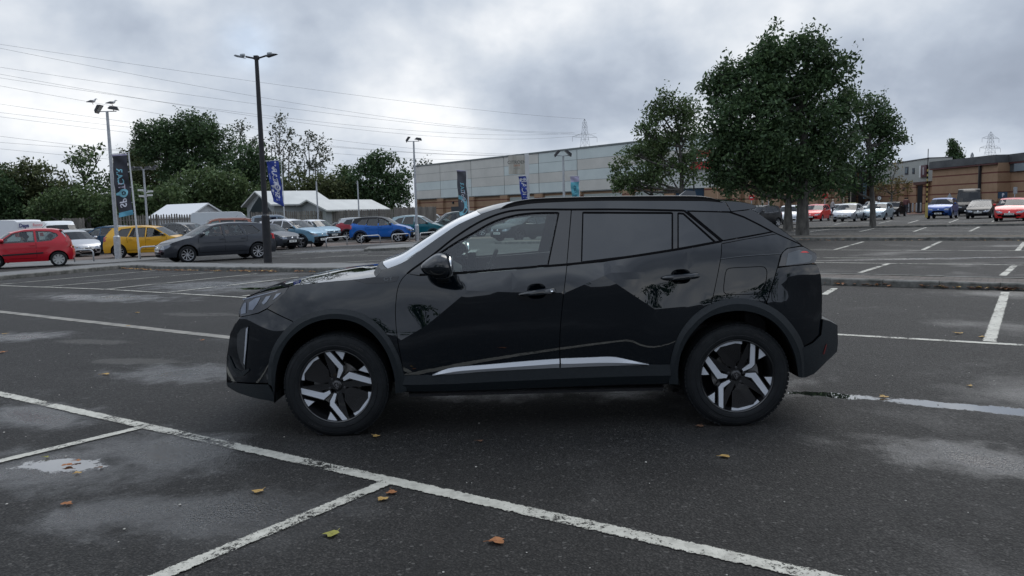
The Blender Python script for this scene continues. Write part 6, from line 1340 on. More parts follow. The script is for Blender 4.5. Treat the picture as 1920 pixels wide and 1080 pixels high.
for dz, dx in ((1.35, -.3), (1.45, .35), (1.75, -.25), (1.7, .3), (4.3, .2)):
    mb = MB(); mb.box((dx, 0, z-dz), (.34, .13, .12), rz=.3); mb.tube([(0, 0, z-dz-.1), (dx, 0, z-dz-.03)], .03, 6); mb.build('security_camera', pm('camera_white', (.6, .6, .58), .4), r_)
thin_post(596, 62, 340, 'thin pale post in front of the gabled hut roof', .07)[0]; thin_post(673, 68, 340, 'thin pale post rising behind the low shed', .07); r_, z = thin_post(1301, 62, 290, 'dark slim post in front of the corner store', .07, DPOST)
r_, z = thin_post(1441, 88, 330, 'grey post with a small lamp beside the trees', .06)
# gulls
def gull(x, y, z, yaw, label):
    r = empty('seagull', (x, y, z), yaw, label, 'gull', 'gulls on the lamp post'); 
    me = bpy.data.meshes.new('body'); vs = [(-.20, 0, .115), (-.10, 0, .125), (.0, 0, .125), (.09, 0, .15), (.125, 0, .20), (.15, 0, .235), (.185, 0, .235), (.235, 0, .222)]; me.from_pydata(vs, [(i, i+1) for i in range(7)], []); o = bpy.data.objects.new('body', me); COL.objects.link(o); o.parent = r
    sk = o.modifiers.new('skin', 'SKIN'); 
    for v, rr in zip(me.skin_vertices[0].data, (.014, .045, .065, .056, .034, .033, .026, .005)): v.radius = (rr, rr)
    me.skin_vertices[0].data[2].use_root = True; o.modifiers.new('sub', 'SUBSURF').levels = 2; o.modifiers['sub'].render_levels = 2; me.materials.append(pm('gull_white', (.68, .68, .67), .8))
    for s in (-1, 1):
        mb = MB(); V = [(.07, s*.060, .17), (.04, s*.072, .12), (-.10, s*.062, .09), (-.29, s*.02, .10), (-.24, s*.028, .13), (-.06, s*.058, .185)]; V2 = [(a, b-s*.02, c) for a, b, c in V]; mb.add(V+V2, [(0, 1, 2, 3, 4, 5), (11, 10, 9, 8, 7, 6)]+[(i, i+6, (i+1) % 6+6, (i+1) % 6) for i in range(6)]); mb.build('wing', pm('gull_grey', (.10, .105, .115), .8), r)
        mb = MB(); mb.tube([(.0, s*.02, .08), (.005, s*.02, .0)], .006, 5); mb.tube([(.0, s*.02, .003), (.04, s*.025, .003)], .006, 5); mb.build('leg', pm('gull_leg', (.4, .3, .2), .7), r)
    mb = MB(); mb.tube([(.205, 0, .226), (.25, 0, .217)], [.010, .003], 6); mb.build('beak', pm('gull_beak', (.6, .4, .05), .6), r)
gull(PG.x-.62, PG.y, z1+.33, 0, 'left gull of the two perched on the floodlights, facing right'); gull(PG.x+.25, PG.y, z1+.25, .2, 'right gull of the two perched on the floodlights, facing right')
# flags
def flag(px, py, ptx, pty, Y, cloth_px, cols, label, text, tcol, gname='feather banners of the car lot', band=None, subt=None, dots=0, pin=None, ring=False, polelab='flagpole'):
    """pole from (px,py) on the ground to (ptx,pty); cloth quad in survey pixels TL,TR,BR,BL at the same distance; built as a hung cloth with waves"""
    x0 = AT(px, py, Y)[0]; xt, zt = AT(ptx, pty, Y); root = empty('banner_flag', (x0, Y, 0), 0, label, 'flag', gname); mb = MB()
    mb.tube([(0, 0, gz(x0, Y)), (xt-x0, 0, zt)], [.045, .028], 10); mb.tube([(xt-x0, 0, zt), (AT(cloth_px[0][0]-3, cloth_px[0][1]-1, Y)[0]-x0, 0, AT(cloth_px[0][0], cloth_px[0][1]-1, Y)[1])], .018, 6); mb.build('pole', pm('flagpole_white', (.55, .57, .58), .35), root)
    TL, TR, BR, BL = [Vector((AT(a, b, Y)[0]-x0, AT(a, b, Y)[1])) for a, b in cloth_px]
    def P(u, v, off=0.):
        a = TL.lerp(TR, u); b = BL.lerp(BR, u); q = a.lerp(b, v); wv_ = .07*sin(v*9+u*3)*(.3+.7*v)*(1-u*.7)+.03*sin(v*23-u*5)
        return (q.x+.02*sin(v*14), wv_-off, q.y)
    nu, nv = 10, 40; V = [P(i/nu, j/nv) for j in range(nv+1) for i in range(nu+1)]; F = [(j*(nu+1)+i, j*(nu+1)+i+1, (j+1)*(nu+1)+i+1, (j+1)*(nu+1)+i) for j in range(nv) for i in range(nu)]
    mats = [fabric(*c) for c in cols]; 
    def which(j): v = (j+.5)/nv; return next((k for k, (v0, v1) in enumerate(band) if v0 <= v < v1), 0) if band else 0
    cl = mobj('cloth', V, F, mats, root, smooth=True, midx=[which(j) for j in range(nv) for _ in range(nu)])
    wd = (TR-TL).length; ht = (BL-TL).length
    def lay(A2, AF, nm, mat, uc, vc, s, off=.006):    # text u axis runs up the flag, seen from behind (mirrored)
        VV = []
        for a, b in A2:
            v = vc-(a*s)/ht; u = uc+(b*s)/wd; u = u; VV.append(P(min(max(u, .01), .99), min(max(v, .01), .99), off))
        for sgn in (1,):
            mobj(nm, VV, AF, mat, cl)
    if text:
        for t, m_, vc, s, uc, bold in text: A2, AF = text_geo(t, 1., bold=bold); lay(A2, AF, 'lettering', m_, uc, vc, s)
    for k in range(dots):
        u, v, rr = rng.uniform(.12, .9), rng.choice([rng.uniform(.02, .15), rng.uniform(.7, .98), rng.uniform(.1, .9)]), rng.choice([.03, .06, .09]); n = 12; c = P(u, v, .007); A2 = [(rr*cos(t), rr*sin(t)) for t in np.linspace(0, 2*pi, n, endpoint=False)]
        mobj('dot_pattern', [P(min(max(u+a/wd, .01), .99), min(max(v+b/ht, .01), .99), .006) for a, b in A2], [tuple(range(n))], fabric('banner_print_white', (.55, .56, .62)), cl)
    if pin:
        uc, vc, rr, m_ = pin; n = 20; A2 = []; 
        for t in np.linspace(0, 2*pi, n, endpoint=False): A2.append((rr*cos(t)-(rr*1.1*max(0, -cos(t))**6 if cos(t) < 0 else 0), rr*sin(t)*(1 if cos(t) > -.8 else .7)))
        O = [P(min(max(uc+a/wd, .01), .99), vc+b/ht, .006) for a, b in A2]; I_ = [P(min(max(uc+a*.5/wd if a > -rr else uc-rr*.5/wd, .01), .99), vc+b*.5/ht, .006) for a, b in A2]
        mobj('pin_emblem', O+I_, [(i, (i+1) % n, n+(i+1) % n, n+i) for i in range(n)], m_, cl)
        A2 = [(.22*rr, .28*rr), (-.05*rr, .3*rr), (-.3*rr, 0), (-.05*rr, -.3*rr), (.22*rr, -.28*rr), (.05*rr, 0)]; mobj('pin_mark', [P(uc+a/wd, vc+b/ht, .006) for a, b in A2], [tuple(range(6))], m_, cl)
    if ring:
        n = 30; rr = .42; O = []; I_ = []
        for t in np.linspace(-.5*pi, .5*pi, n): O.append(P(min(max(.02+rr*1.7*cos(t)/wd*.9, .005), .99), .80+rr*1.35*sin(t)/ht*1.2, .006)); I_.append(P(min(max(.02+rr*1.05*cos(t)/wd*.9, .005), .99), .80+rr*.85*sin(t)/ht*1.2, .006))
        mobj('ring_emblem', O+I_, [(i, i+1, n+i+1, n+i) for i in range(n-1)], ring, cl)
    mb = MB()
    for t in (.02, .3, .55, .8, .97):
        q = TR.lerp(BR, t); xx = (xt-x0)*min(1, q.y/zt); mb.tube([(q.x-.02, 0, q.y), (xx, 0, q.y)], .012, 5)
    mb.build('flag_clips', MATS['flagpole_white'], root); return root
def fabric(nm, c):
    if nm in MATS: return MATS[nm]
    m = vary(pm(nm, c, .75, 0, 0, .2), tuple(q*.8 for q in c), tuple(min(1, q*1.15) for q in c), 2.2, 5); return m
CY = fabric('print_cyan', (.22, .50, .60)); WT = fabric('banner_print_white', (.55, .56, .62)); MAU = fabric('print_mauve', (.50, .46, .56))
flag(262, 485, 241, 286, G(262, 485)[1], [(209, 290), (237, 288), (250, 402), (222, 408)], [('cloth_charcoal', (.045, .048, .058)), ('cloth_mauve', (.40, .38, .52)), ('cloth_cyan', (.12, .34, .46))], 'charcoal banner with cyan and white lettering beside the gull lamp post',
     [('CAR', CY, .36, .37, .42, .014), ('Ti', MAU, .515, .37, .42, .012), ('SP', WT, .785, .42, .42, .02)], CY, band=[(.03, .93), (0, .03), (.93, 1.1)], pin=(.52, .63, .19, CY))
flag(536, 451, 527, 300, G(536, 453)[1], [(499, 303), (522, 301), (533, 388), (512, 378)], [('cloth_royal', (.035, .06, .27))], 'royal blue wavy banner with white lettering right of the dark lamp post',
     [('CAR', WT, .33, .52, .52, .02), ('Ti', WT, .49, .52, .52, .02), ('SP', WT, .76, .52, .52, .02), ('online', WT, .36, .16, .14, 0), ('every day', WT, .7, .16, .2, 0)], WT, dots=9, pin=(.60, .60, .24, WT))
flag(881, 405, 875, 320, 52, [(856, 319), (873, 319), (878, 402), (861, 402)], [('cloth_slate', (.075, .078, .09)), ('cloth_mauve', (.40, .38, .52))], 'slate grey banner with a pale blue ring in front of the retail shed left end',
     [('CAR', CY, .40, .36, .52, .01), ('SPoTi', WT, .585, .36, .52, .01)], WT, band=[(.02, 1.1), (0, .02)], ring=CY)
flag(991, 400, 989, 329, 50, [(972, 331), (986, 330), (993, 400), (981, 400)], [('cloth_royal', (.035, .06, .27))], 'short royal blue banner under the stained square sign', [('SPoTiCAR', WT, .5, .5, .6, .015)], WT, dots=9)
flag(1087, 400, 1086, 330, 56, [(1069, 331), (1085, 330), (1087, 392), (1074, 392)], [('cloth_skyblue', (.12, .38, .46)), ('cloth_mauve', (.40, .38, .52))], 'pale blue banner with a mauve top in front of the retail shed', [('used cars', fabric('print_navy', (.02, .05, .12)), .55, .34, .55, 0)], CY, band=[(.17, 1.1), (0, .17)])
# stained square sign
Y = 50.5; x0 = pix(990, Y)[0]; sg = empty('totem_sign', (x0, Y, 0), 0, 'weather stained cream square sign on a white pillar above the blue banner', 'sign'); sgm = vary(pm('stained_sign', (.5, .48, .42), .6), (.30, .285, .24), (.56, .54, .48), 2.5, 7, stretch=(1, 1, .2))
A0 = AT(953, 292, Y); A1 = AT(985, 326, Y); mb = MB(); zt = AT(988, 288, Y)[1]; mb.box((.0, 0, zt/2), (.26, .5, zt)); mb.build('pillar', pm('pillar_white', (.55, .56, .56), .5), sg)
mb = MB(); mb.box(((A0[0]+A1[0])/2-x0, -.05, (A0[1]+A1[1])/2), (A1[0]-A0[0], .35, A0[1]-A1[1])); pn = mb.build('sign_panel', sgm, sg); mb = MB(); mb.box((A1[0]-x0+.05, -.03, (A0[1]+A1[1])/2), (.10, .42, A0[1]-A1[1]+.1)); mb.build('panel_edge', pm('plum_edge', (.05, .02, .04), .5), sg)
for t, zf, h, m_ in (('CITROEN', .62, .30, pm('faded_ink', (.12, .12, .11), .6)), ('DAYS', .45, .17, pm('faded_orange', (.42, .2, .12), .6)), ('service', .31, .17, pm('faded_grey', (.3, .3, .27), .6))):
    A2, AF = text_geo(t, h, bold=.004); zc_ = A1[1]+(A0[1]-A1[1])*zf; mobj('sign_lettering', [((A0[0]+A1[0])/2-x0+a*.95, -.232, zc_+b) for a, b in A2], AF, m_, pn)
# metal hoops
HG = 'galvanised hoop barriers along the verge'
for i, (a, b, top, lab) in enumerate(((((268, 485)), (300, 482), 463, 'hoop barrier between the yellow and dark grey hatchbacks'), ((474, 467), (551, 463), 448, 'hoop barrier in front of the first pale blue crossover'), ((630, 460), (752, 459), 446, ''), ((878-250, 0), (0, 0), 0, ''), ((735-57, 457), (775-57+20, 455), 0, ''))):
    pass
for (xa, ya, xb, yb, yt, lab) in ((140, 491, 176, 489.5, 471, 'hoop barrier in front of the silver saloon'), (263, 486, 300, 484, 463, 'hoop barrier between the yellow and dark grey hatchbacks'), (538.5, 467.5, 584, 463.5, 449, 'hoop barrier in front of the first pale blue crossover'), (612, 463.5, 651, 460, 446, 'hoop barrier in the gap left of the bright blue crossover'), (678, 458.5, 713, 456.5, 442.5, 'hoop barrier at the rear wheel of the bright blue crossover'), (735.5, 455, 768, 453, 440, 'hoop barrier at the front wheel of the bright blue crossover'), (788, 451.5, 818, 449, 437, 'hoop barrier in front of the teal crossover')):
    a, b = Vector(G(xa, ya)), Vector(G(xb, yb)); zt = AT(xa+4, yt, a.y)[1]-gz(a.x, a.y); zt = min(max(zt, .5), .9); d = (b-a); Lh = d.length; u = d.normalized(); c = (a+b)/2
    r = empty('hoop_barrier', (c.x, c.y, gz(c.x, c.y)), atan2(u.y, u.x), lab, 'barrier', HG); R_ = .16; pts = [(-Lh/2, 0, 0), (-Lh/2, 0, zt-R_)]+[(-Lh/2+R_-R_*cos(t), 0, zt-R_+R_*sin(t)) for t in np.linspace(.2, pi/2, 5)]+[(Lh/2-R_+R_*sin(t), 0, zt-R_+R_*cos(t)) for t in np.linspace(0, pi/2-.2, 5)]+[(Lh/2, 0, zt-R_), (Lh/2, 0, 0)]
    mb = MB(); mb.tube(pts, .032, 8); mb.build('tube', GALV, r, smooth=True)
# no entry signs, striped pole, other signs
def roundsign(px, Y, py, rad, label, kind='no_entry'):
    x, z = AT(px, py, Y); r = empty('road_sign', (x, Y, 0), 0, label, 'sign'); mb = MB(); mb.tube([(0, .05, 0), (0, .05, z+.2)], .05, 8); mb.build('post', GALV, r)
    mb = MB(); mb.lathe([(0, -.0), (rad, 0), (rad, .03), (0, .03)], 28, (0, 0, z), 'y'); d = mb.build('disc', pm('sign_red', (.6, .01, .02), .4) if kind == 'no_entry' else pm('sign_white3', (.6, .6, .6), .4), r)
    mb = MB(); 
    if kind == 'no_entry': mb.box((0, -.01, z), (rad*1.4, .01, rad*.36)); mb.build('bar', MATS['camera_white'], d)
    else: mb.lathe([(rad*.75, -.01), (rad, -.01)], 28, (0, 0, z), 'y'); mb.box((0, -.01, z), (rad*.3, .01, rad*.5)); mb.build('marking', MATT, d)
    return r
roundsign(1547, 80, 367.5, .30, 'no entry sign right of the largest tree trunk'); roundsign(1409.5, 78, 370.5, .28, 'no entry sign under the trees left of the trunks'); roundsign(1649, 90, 371.5, .28, 'white round sign beside the autumn tree', 'w')
x, Y = pix(1737, 62); r = empty('striped_pole', (x, Y, 0), 0, 'tall yellow and black striped pole at the corner of the brick store', 'pole'); zt = AT(1744, 279, Y)[1]; n = 22; yb = pm('pole_yellow', (.36, .28, .08), .5); hh = .19*Y/62
mb = MB(); mb.box((0, 0, .6), (.15, .15, 1.2)); mb.build('foot', yb, r)
mb = MB(); z = 1.2; k = 0
while z < zt*.72: mb.tube([(0, 0, z), (0, 0, z+hh)], .055, 8, mi=k % 2); z += hh; k += 1
mb.tube([(0, 0, z), (0, 0, zt)], .03, 8, mi=0); mb.build('shaft', [MATT, yb], r)
Y = 74; x, z = AT(1789, 370, Y); 
for px_, Yq, zt_, lab in ((1903, 80, 355, 'small grey sign plate on a post by the brick store wing'), (1780, 88, 366, 'grey triangular sign back behind the mid blue crossover')):
    x, z = AT(px_, zt_, Yq); r = empty('road_sign', (x, Yq, 0), 0, lab, 'sign'); mb = MB(); mb.tube([(0, 0, 0), (0, 0, z)], .05, 8); mb.build('post', GALV, r); mb = MB(); mb.prism([(-.3, z-.3), (.3, z-.3), (0, z+.25)], -.08, -.05) if 'tri' in lab else mb.box((0, -.07, z-.1), (.4, .03, .7)); mb.build('plate', GALV, r)
x, z = AT(1880, 366, 70); r = empty('shop_sign', (x, 70, 0), 0, 'dark blue sign board with white lettering above the red city car', 'sign'); mb = MB(); mb.box((0, 0, z), (.8, .1, .6)); b_ = mb.build('board', NAVY, r); A2, AF = text_geo('P', .4, bold=.02); mobj('sign_lettering', [(a, -.056, z+b) for a, b in A2], AF, WT, b_); mb = MB(); mb.tube([(0, .03, 0), (0, .03, z)], .05, 8); mb.build('post', GALV, r)
BG = 'steel bollards on the red plaza'
for i, px_ in enumerate((1703, 1711, 1718, 1726)):
    Yb = 92+i*.8; x = pix(px_, Yb)[0]; o = MB().lathe([(0, 0), (.09, 0), (.09, 1.0), (.06, 1.05), (0, 1.06)], 10).build('bollard', GALV, None); o.location = (x, Yb, 0); tag(o, ['leftmost', 'second from left', 'third from left', 'rightmost'][i]+' of the four steel bollards left of the striped pole', 'bollard', BG)
# ---- people
def person(x, y, z0, yaw, top, leg, label, walk=.2, h=1.72, hair=(.03, .02, .015), sit=False, skin=(.5, .33, .26)):
    r = empty('person', (x, y, z0), yaw, label, 'person'); k = h/1.75
    if sit: J = [(0, 0, .0), (0, 0, .28), (-.06, 0, .50), (-.06, 0, .60), (-.03, 0, .72), (-.08, .19, .50), (.14, .22, .28), (.36, .16, .40), (-.08, -.19, .50), (.14, -.22, .28), (.36, -.16, .42), (.42, .10, .02), (.50, .12, -.32), (.42, -.10, .02), (.50, -.12, -.32)]
    else: J = [(0, 0, .95), (0, 0, 1.15), (0, 0, 1.40), (0, 0, 1.50), (.02, 0, 1.63), (0, .19, 1.42), (-.06-walk*.3, .23, 1.15), (.05-walk*.6, .22, .92), (0, -.19, 1.42), (.02+walk*.3, -.23, 1.15), (.12+walk*.6, -.22, .94), (walk*.5, .10, .50), (walk*.8, .10, .08), (-walk*.3, -.10, .50), (-walk, -.10, .10)]
    E_ = [(0, 1), (1, 2), (2, 3), (3, 4), (2, 5), (5, 6), (6, 7), (2, 8), (8, 9), (9, 10), (0, 11), (11, 12), (0, 13), (13, 14)]; R_ = [.13, .12, .13, .055, .095, .065, .045, .035, .065, .045, .035, .07, .045, .07, .045]
    me = bpy.data.meshes.new('body'); me.from_pydata([tuple(k*c for c in j) for j in J], E_, []); o = bpy.data.objects.new('body', me); COL.objects.link(o); o.parent = r; o.modifiers.new('skin', 'SKIN'); 
    for v, rr in zip(me.skin_vertices[0].data, R_): v.radius = (rr*k, rr*k*1.1)
    me.skin_vertices[0].data[0].use_root = True; s_ = o.modifiers.new('sub', 'SUBSURF'); s_.levels = s_.render_levels = 1
    m = pm('clothed_'+label[:12].replace(' ', '_'), top, .9); nt, b = nodes(m); tc = N(nt, 'ShaderNodeTexCoord'); sp_ = N(nt, 'ShaderNodeSeparateXYZ'); L(nt, tc.outputs['Object'], sp_.inputs[0])
    zz_ = M_(nt, 'MULTIPLY', sp_.outputs[2], .4); hips, neck = ((.12, .55) if sit else (.93, 1.5)); L(nt, RAMP(nt, zz_, [(0, leg), (hips*k*.4, top), (neck*k*.4, skin)], 'CONSTANT'), b.inputs['Base Color']); me.materials.append(m)
    hd = J[4]; mb = MB(); mb.lathe([(0, .13), (.07, .115), (.098, .06), (.102, .0), (.085, -.05), (.0, -.06)], 12, (hd[0]*k-.02, hd[1]*k, hd[2]*k+.01)); mb.build('hair', pm('hair_'+label[:12].replace(' ', '_'), hair, .9), r, smooth=True)
    return r
person(pix(1437.5, 84)[0], 84, 0, 2.8, (.02, .02, .03), (.02, .02, .03), 'pedestrian in dark clothes walking by the brick parade, left of two'); person(pix(1446, 84)[0], 84, 0, 2.6, (.03, .03, .04), (.02, .025, .04), 'pedestrian in dark clothes walking by the brick parade, right of two')
person(pix(1561, 80)[0], 80, 0, 0, (.4, .38, .38), (.03, .03, .05), 'pale-haired pedestrian in a light top behind the scarlet hatchback', hair=(.4, .36, .3)); person(pix(1697, 88)[0], 88, 0, 1.2, (.30, .30, .32), (.03, .04, .08), 'pedestrian in a pale top beside the bollards'); person(pix(1700.5, 90)[0], 90, 0, 1.0, (.12, .05, .05), (.03, .03, .04), 'pedestrian in a dark red top beside the bollards')
rc = next(o for o in COL.objects if o.get('label', '').startswith('red three-door')); fv = Vector((cos(rc.rotation_euler.z), sin(rc.rotation_euler.z))); nv_ = Vector((-fv.y, fv.x))
p_ = Vector((rc.location.x, rc.location.y))+fv*.12-nv_*.36; person(p_.x, p_.y, .50+rc.location.z, rc.rotation_euler.z, (.22, .38, .42), (.03, .03, .05), 'driver in a pale teal top sitting in the red three-door hatchback', sit=True)
p_ = Vector((rc.location.x, rc.location.y))+fv*.14+nv_*.36; person(p_.x, p_.y, .50+rc.location.z, rc.rotation_euler.z, (.35, .33, .32), (.03, .03, .05), 'passenger in a light grey top sitting in the red three-door hatchback', sit=True)
# ================================================================= pylons and overhead lines
STEEL = pm('pylon_steel', (.24, .26, .28), .7, .3)
def pylon(px, py_top, py_base, Y, label, arms, hw, r=.12):
    x, zt = AT(px, py_top, Y); zb = 0; rt = empty('electricity_pylon', (x, Y, 0), .5, label, 'pylon', 'lattice pylons on the skyline'); mb = MB()
    def wd(z): f = z/zt; return hw*(1-f)**1.3*2.2+hw*.28
    zs = [zt*f for f in (0, .18, .34, .48, .60, .70, .78, .85, .91, .96, 1)]
    for a, b in zip(zs, zs[1:]):
        wa, wb_ = wd(a), wd(b) if b < zt else .05; C = [(-1, -1), (1, -1), (1, 1), (-1, 1)]
        for i in range(4):
            p, q = C[i], C[(i+1) % 4]; mb.tube([(p[0]*wa, p[1]*wa, a), (p[0]*wb_, p[1]*wb_, b)], r, 4, cap=False); mb.tube([(p[0]*wa, p[1]*wa, a), (q[0]*wb_, q[1]*wb_, b)], r*.6, 4, cap=False); mb.tube([(q[0]*wa, q[1]*wa, a), (p[0]*wb_, p[1]*wb_, b)], r*.6, 4, cap=False); mb.tube([(p[0]*wb_, p[1]*wb_, b), (q[0]*wb_, q[1]*wb_, b)], r*.6, 4, cap=False)
    mb.build('lattice_tower', STEEL, rt); tips = []
    for f, l in arms:
        z = zt*f
        for s in (-1, 1):
            am = MB(); w_ = wd(z)
            for t in (-1, 1): am.tube([(s*w_, t*w_, z), (s*l, 0, z+.2)], r*.8, 4); am.tube([(s*w_, t*w_, z+zt*.045), (s*l, 0, z+.2)], r*.8, 4)
            for q in (.3, .6): am.tube([(s*(w_+(l-w_)*q), 0, z), (s*(w_+(l-w_)*q), 0, z+zt*.045*(1-q)+.1)], r*.5, 4)
            am.build('cross_arm', STEEL, rt); im = MB(); im.tube([(s*l, 0, z), (s*l, 0, z-2.4)], r*1.1, 5); im.build('insulator', pm('insulator', (.12, .11, .1), .4), rt); tips.append((x+s*l*cos(.5), Y+s*l*sin(.5), z-2.4))
    return rt, (x, Y, zt), tips
P1, top1, tips1 = pylon(1096, 223, 280, 420, 'lattice pylon just above the retail shed roof', ((.62, 8.5), ((.80, 8.0))), 2.6, .06)
pylon(1858, 247, 300, 480, 'lattice pylon standing right above the brick store', ((.62, 9), (.76, 11), (.90, 9)), 2.8, .065); pylon(1823, 286, 300, 900, 'small distant pylon left of the right-hand one', ((.7, 9), (.85, 8)), 3, .3)
WIREM = pm('cable', (.10, .11, .12), .6)
wires = [((0, 84), (1093, 250), .42), ((0, 90.5), (1093, 250), .0), ((0, 126), (1070, 248), 0), ((0, 139), (1070, 250), 0), ((0, 146), (1072, 252), 0), ((0, 161.5), (1095, 224), .0)]
def wire(p0, pm_, p1, Y0, Y1, i, rad=.022):
    a = Vector((AT(p0[0], p0[1], Y0)[0], Y0, AT(p0[0], p0[1], Y0)[1])); b = Vector((AT(p1[0], p1[1], Y1)[0], Y1, AT(p1[0], p1[1], Y1)[1])); e = a-(b-a)*.25; e.z = a.z+(a.z-b.z)*.3
    pts = []
    # find sag so that the mid point fits the survey
    Ym = (Y0+Y1)/2; t = None; best = (9, 0)
    for q in np.linspace(0, 1, 60):
        c = a.lerp(b, q); r_ = (c.x/c.y); rr = ray(pm_[0], pm_[1]); d = abs(r_-rr.x/rr.y)
        if d < best[0]: best = (d, q)
    q = best[1]; c = a.lerp(b, q); zt_ = AT(pm_[0], pm_[1], c.y)[1]; sag = (c.z-zt_)/(4*q*(1-q)+1e-6)
    for t in np.linspace(-.2, 1, 40): c = a+(b-a)*t; pts.append((c.x, c.y, c.z-sag*4*t*(1-t)))
    mb = MB(); mb.tube(pts, [rad*(pt[1]/150)**.8 for pt in pts], 4, cap=False); o = mb.build('power_cable', WIREM, None)
    tag(o, ['topmost', 'second from top', 'third from top', 'fourth from top', 'fifth from top', 'sixth from top', 'seventh from top', 'eighth from top', 'ninth from top', 'tenth from top', 'eleventh from top', 'lowest'][i]+' overhead cable where they cross the left edge of the photo', 'cable', 'overhead power cables')
for i, (a, m_, b) in enumerate((((0, 83), (480, 153), (1096, 223)), ((0, 90.5), (480, 179), (1075, 248)), ((0, 126), (480, 195), (1100, 252)), ((0, 139), (480, 220), (1118, 250)), ((0, 146), (480, 213), (1078, 249)), ((0, 161), (480, 243), (1110, 282)), ((0, 195), (480, 260), (1060, 285)),
                                ((0, 211), (300, 245), (1040, 290)), ((0, 219), (245, 251), (1010, 295)), ((0, 255.5), (215, 280), (960, 305)), ((0, 267), (110, 277), (930, 318)), ((0, 279), (105, 287), (900, 322)))):
    wire(a, m_, b, 140, 420, i)
# ================================================================= fallen leaves, drifts along the kerbs
LM = [leafmat('fallen_leaf_%s' % n, c, tuple(q*1.1 for q in c), tuple(q*1.25 for q in c)) for n, c in (('orange', (.30, .13, .055)), ('yellow', (.40, .26, .09)), ('brown', (.15, .085, .055)), ('green', (.26, .25, .06)))]
def leaf(px, py, mi, s, label, grp='fallen leaves on the asphalt'):
    x, y = G(px, py); n = 14; V = [(0, 0, .003)]; a0 = rng.uniform(0, 6)
    for i in range(n):
        t = 2*pi*i/n; r_ = s*(.55+.38*abs(cos(1.5*t))+rng.uniform(-.08, .1)); V.append((r_*cos(t+a0), r_*sin(t+a0)*.8, .003+abs(sin(t*1.5+a0))*s*.20*rng.uniform(.2, 1.2)))
    m = MB(); m.add(V, [(0, i+1, (i+1) % n+1) for i in range(n)]); m.tube([(0, 0, .004), (cos(a0)*s*.8, sin(a0)*s*.8, .006), (cos(a0+.2)*s*1.4, sin(a0+.2)*s*1.4, .008)], .0014, 4)
    o = m.build('fallen_leaf', LM[mi], None); o.location = (x, y, .006+gz(x, y)); tag(o, label, 'leaf', grp)
for a in ((127, 874, 0, .036, 'orange leaf lying on the left puddle, largest there'), (146, 866, 0, .026, 'small orange leaf at the top edge of the left puddle'), (188, 879, 2, .024, 'brown leaf at the right end of the left puddle'), (146, 889, 1, .026, 'tan leaf at the lower edge of the left puddle'), (88, 859, 3, .022, 'greenish leaf above the left puddle'),
          (126, 947, 0, .034, 'orange leaf alone below the left puddle'), (483, 924, 1, .036, 'yellow leaf between the puddle and the line junction'), (734, 926, 0, .034, 'orange leaf just under the line junction'), (717, 938, 1, .032, 'tan curled leaf just left below the line junction'), (621, 1005, 3, .042, 'yellow green leaf nearest the bottom centre-left'),
          (932, 1018, 0, .044, 'orange curled leaf near the bottom centre'), (1359, 858, 1, .036, 'yellow leaf under the rear wheel'), (1312, 801, 2, .034, 'brown leaf touching the rear tyre'), (1657, 746, 1, .040, 'orange leaf in the running puddle'), (705, 820, 1, .030, 'pale leaf just right of the front tyre'), (900, 829, 2, .026, 'small tan leaf in front of the sill'),
          (199, 703, 1, .046, 'tan leaf on the left asphalt below the channel blocks'), (1818, 725, 1, .030, 'small pale leaf right of the rear bumper'), (380, 639, 0, .034, 'small orange leaf below the concrete channel'), (258, 587, 1, .04, 'small tan leaf above the concrete channel'), (240, 612, 1, .036, 'small tan leaf touching the concrete channel'), (2, 662, 0, .05, 'orange leaf at the left photo edge'), (1797, 626, 1, .05, 'pale yellow leaf right of centre on the far bay'), (1840, 633, 1, .04, 'small pale leaf beside the thick white line'), (8, 627, 1, .04, 'tan leaf at left edge beside the wet patch'), (1215, 728, 2, .03, 'brown leaf in the shadow under the rear door')): leaf(*a)
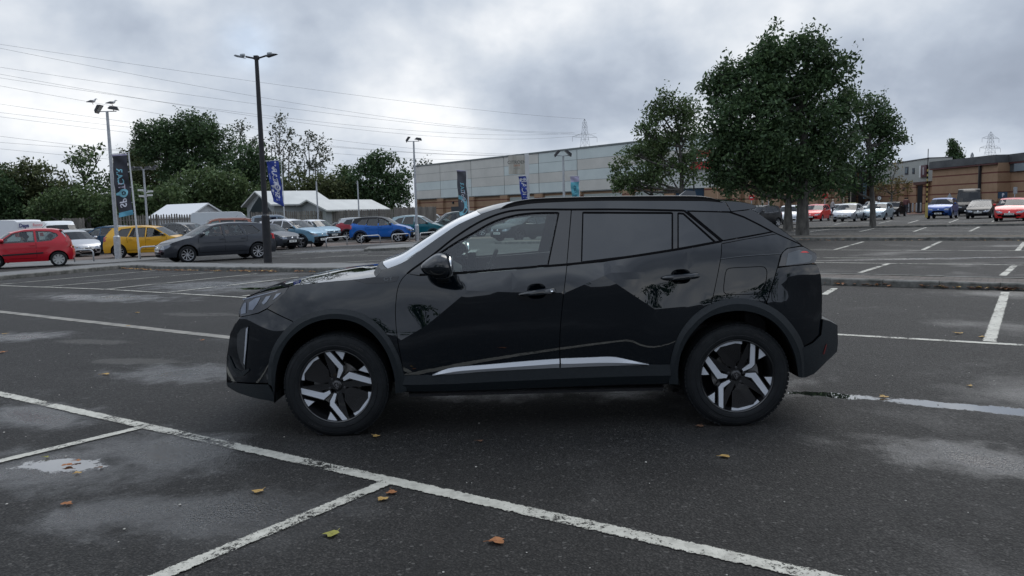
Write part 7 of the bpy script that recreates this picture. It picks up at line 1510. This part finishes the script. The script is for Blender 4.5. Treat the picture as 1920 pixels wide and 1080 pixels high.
def drift(name, p0, p1, n, spread, label, mats=(2, 0, 2, 2, 1)):
    a, b = Vector(p0), Vector(p1); R = np.random.RandomState(int(abs(p0[0]*31))+n); V = []; F = []; MI = []
    d = (b-a).normalized(); nn = Vector((d.y, -d.x)); 
    for k in range(n):
        t = R.uniform(0, 1); 
        if sin(t*37)+sin(t*91+2)+sin(t*13) < R.uniform(-1.5, 1.2): continue
        c = a.lerp(b, t)+nn*abs(R.normal())*spread; s = R.uniform(.02, .045); q0 = len(V); e = R.uniform(0, 6.3); z = .012+R.uniform(0, .03)+gz(c.x, c.y)
        for j in range(5): an = e+j*1.257; V.append((c.x+s*cos(an), c.y+s*sin(an)*.8, z+R.uniform(0, .025)))
        F.append(tuple(range(q0, q0+5))); MI.append(R.choice(mats))
    o = mobj(name, V, F, LM, None, midx=[int(q) for q in MI]); tag(o, kind='stuff'); o['label'] = label; o['category'] = 'leaves'
k0 = Vector(G(1730, 539.5)); drift('leaf_litter', k0-D1*5.2, k0+D1*6, 700, .05, 'orange fallen leaves drifted along the near right kerb')
drift('leaf_litter', G(232, 504.5), G(300, 508), 260, .06, 'orange leaves gathered at the corner of the left kerb'); drift('leaf_litter', G(300, 508), G(600, 511.5), 500, .06, 'scattered leaves along the left island kerb'); k1 = Vector(G(1700, 451.5)); drift('leaf_litter', k1-D1*6, k1+D1*10, 260, .15, 'sparse leaves along the tree island kerb')
m = MB(); R = np.random.RandomState(5)
for k in range(260):
    x = R.uniform(-5, 8); y = R.uniform(2.6, 13); s = R.uniform(.003, .008); m.lathe([(0, s*.9), (s, s*.3), (s*.8, 0)], 5, (x, y, .002))
st = m.build('loose_grit', pm('pale_grit', (.35, .34, .31), .8), None); tag(st, kind='stuff'); st['label'] = 'tiny pale stones scattered over the asphalt'; st['category'] = 'grit'
# ================================================================= what stands behind the photographer (seen only as reflections)
for i, (x, y, h) in enumerate(((-32, -50, 8), (-21, -54, 9), (-10, -50, 7), (2, -56, 9), (13, -52, 7), (23, -50, 8), (34, -54, 9), (-44, -54, 8), (46, -50, 7))):
    r = empty('hedgerow_tree', (x, y, 0), 0, ['first', 'second', 'third', 'fourth', 'fifth', 'sixth', 'seventh', 'eighth', 'ninth'][i]+' tree of the row behind the photographer, mirrored in the SUV paint', 'tree', 'tree row behind the photographer')
    B = [(rng.uniform(-2.2, 2.2), rng.uniform(-1, 1), h*f, 2.3+rng.random(), 2, h*.18) for f in (.35, .5, .62, .75, .85) for _ in (0, 1)]; V, n = leaves(B, 12/(.35*.35*60), .38, .2, i+100, .2); leafobj('crown', V, n, LF_D, r); mb = MB(); mb.tube([(0, 0, 0), (0, 0, h*.7)], [.3, .1], 8); mb.build('trunk', BARK, r)
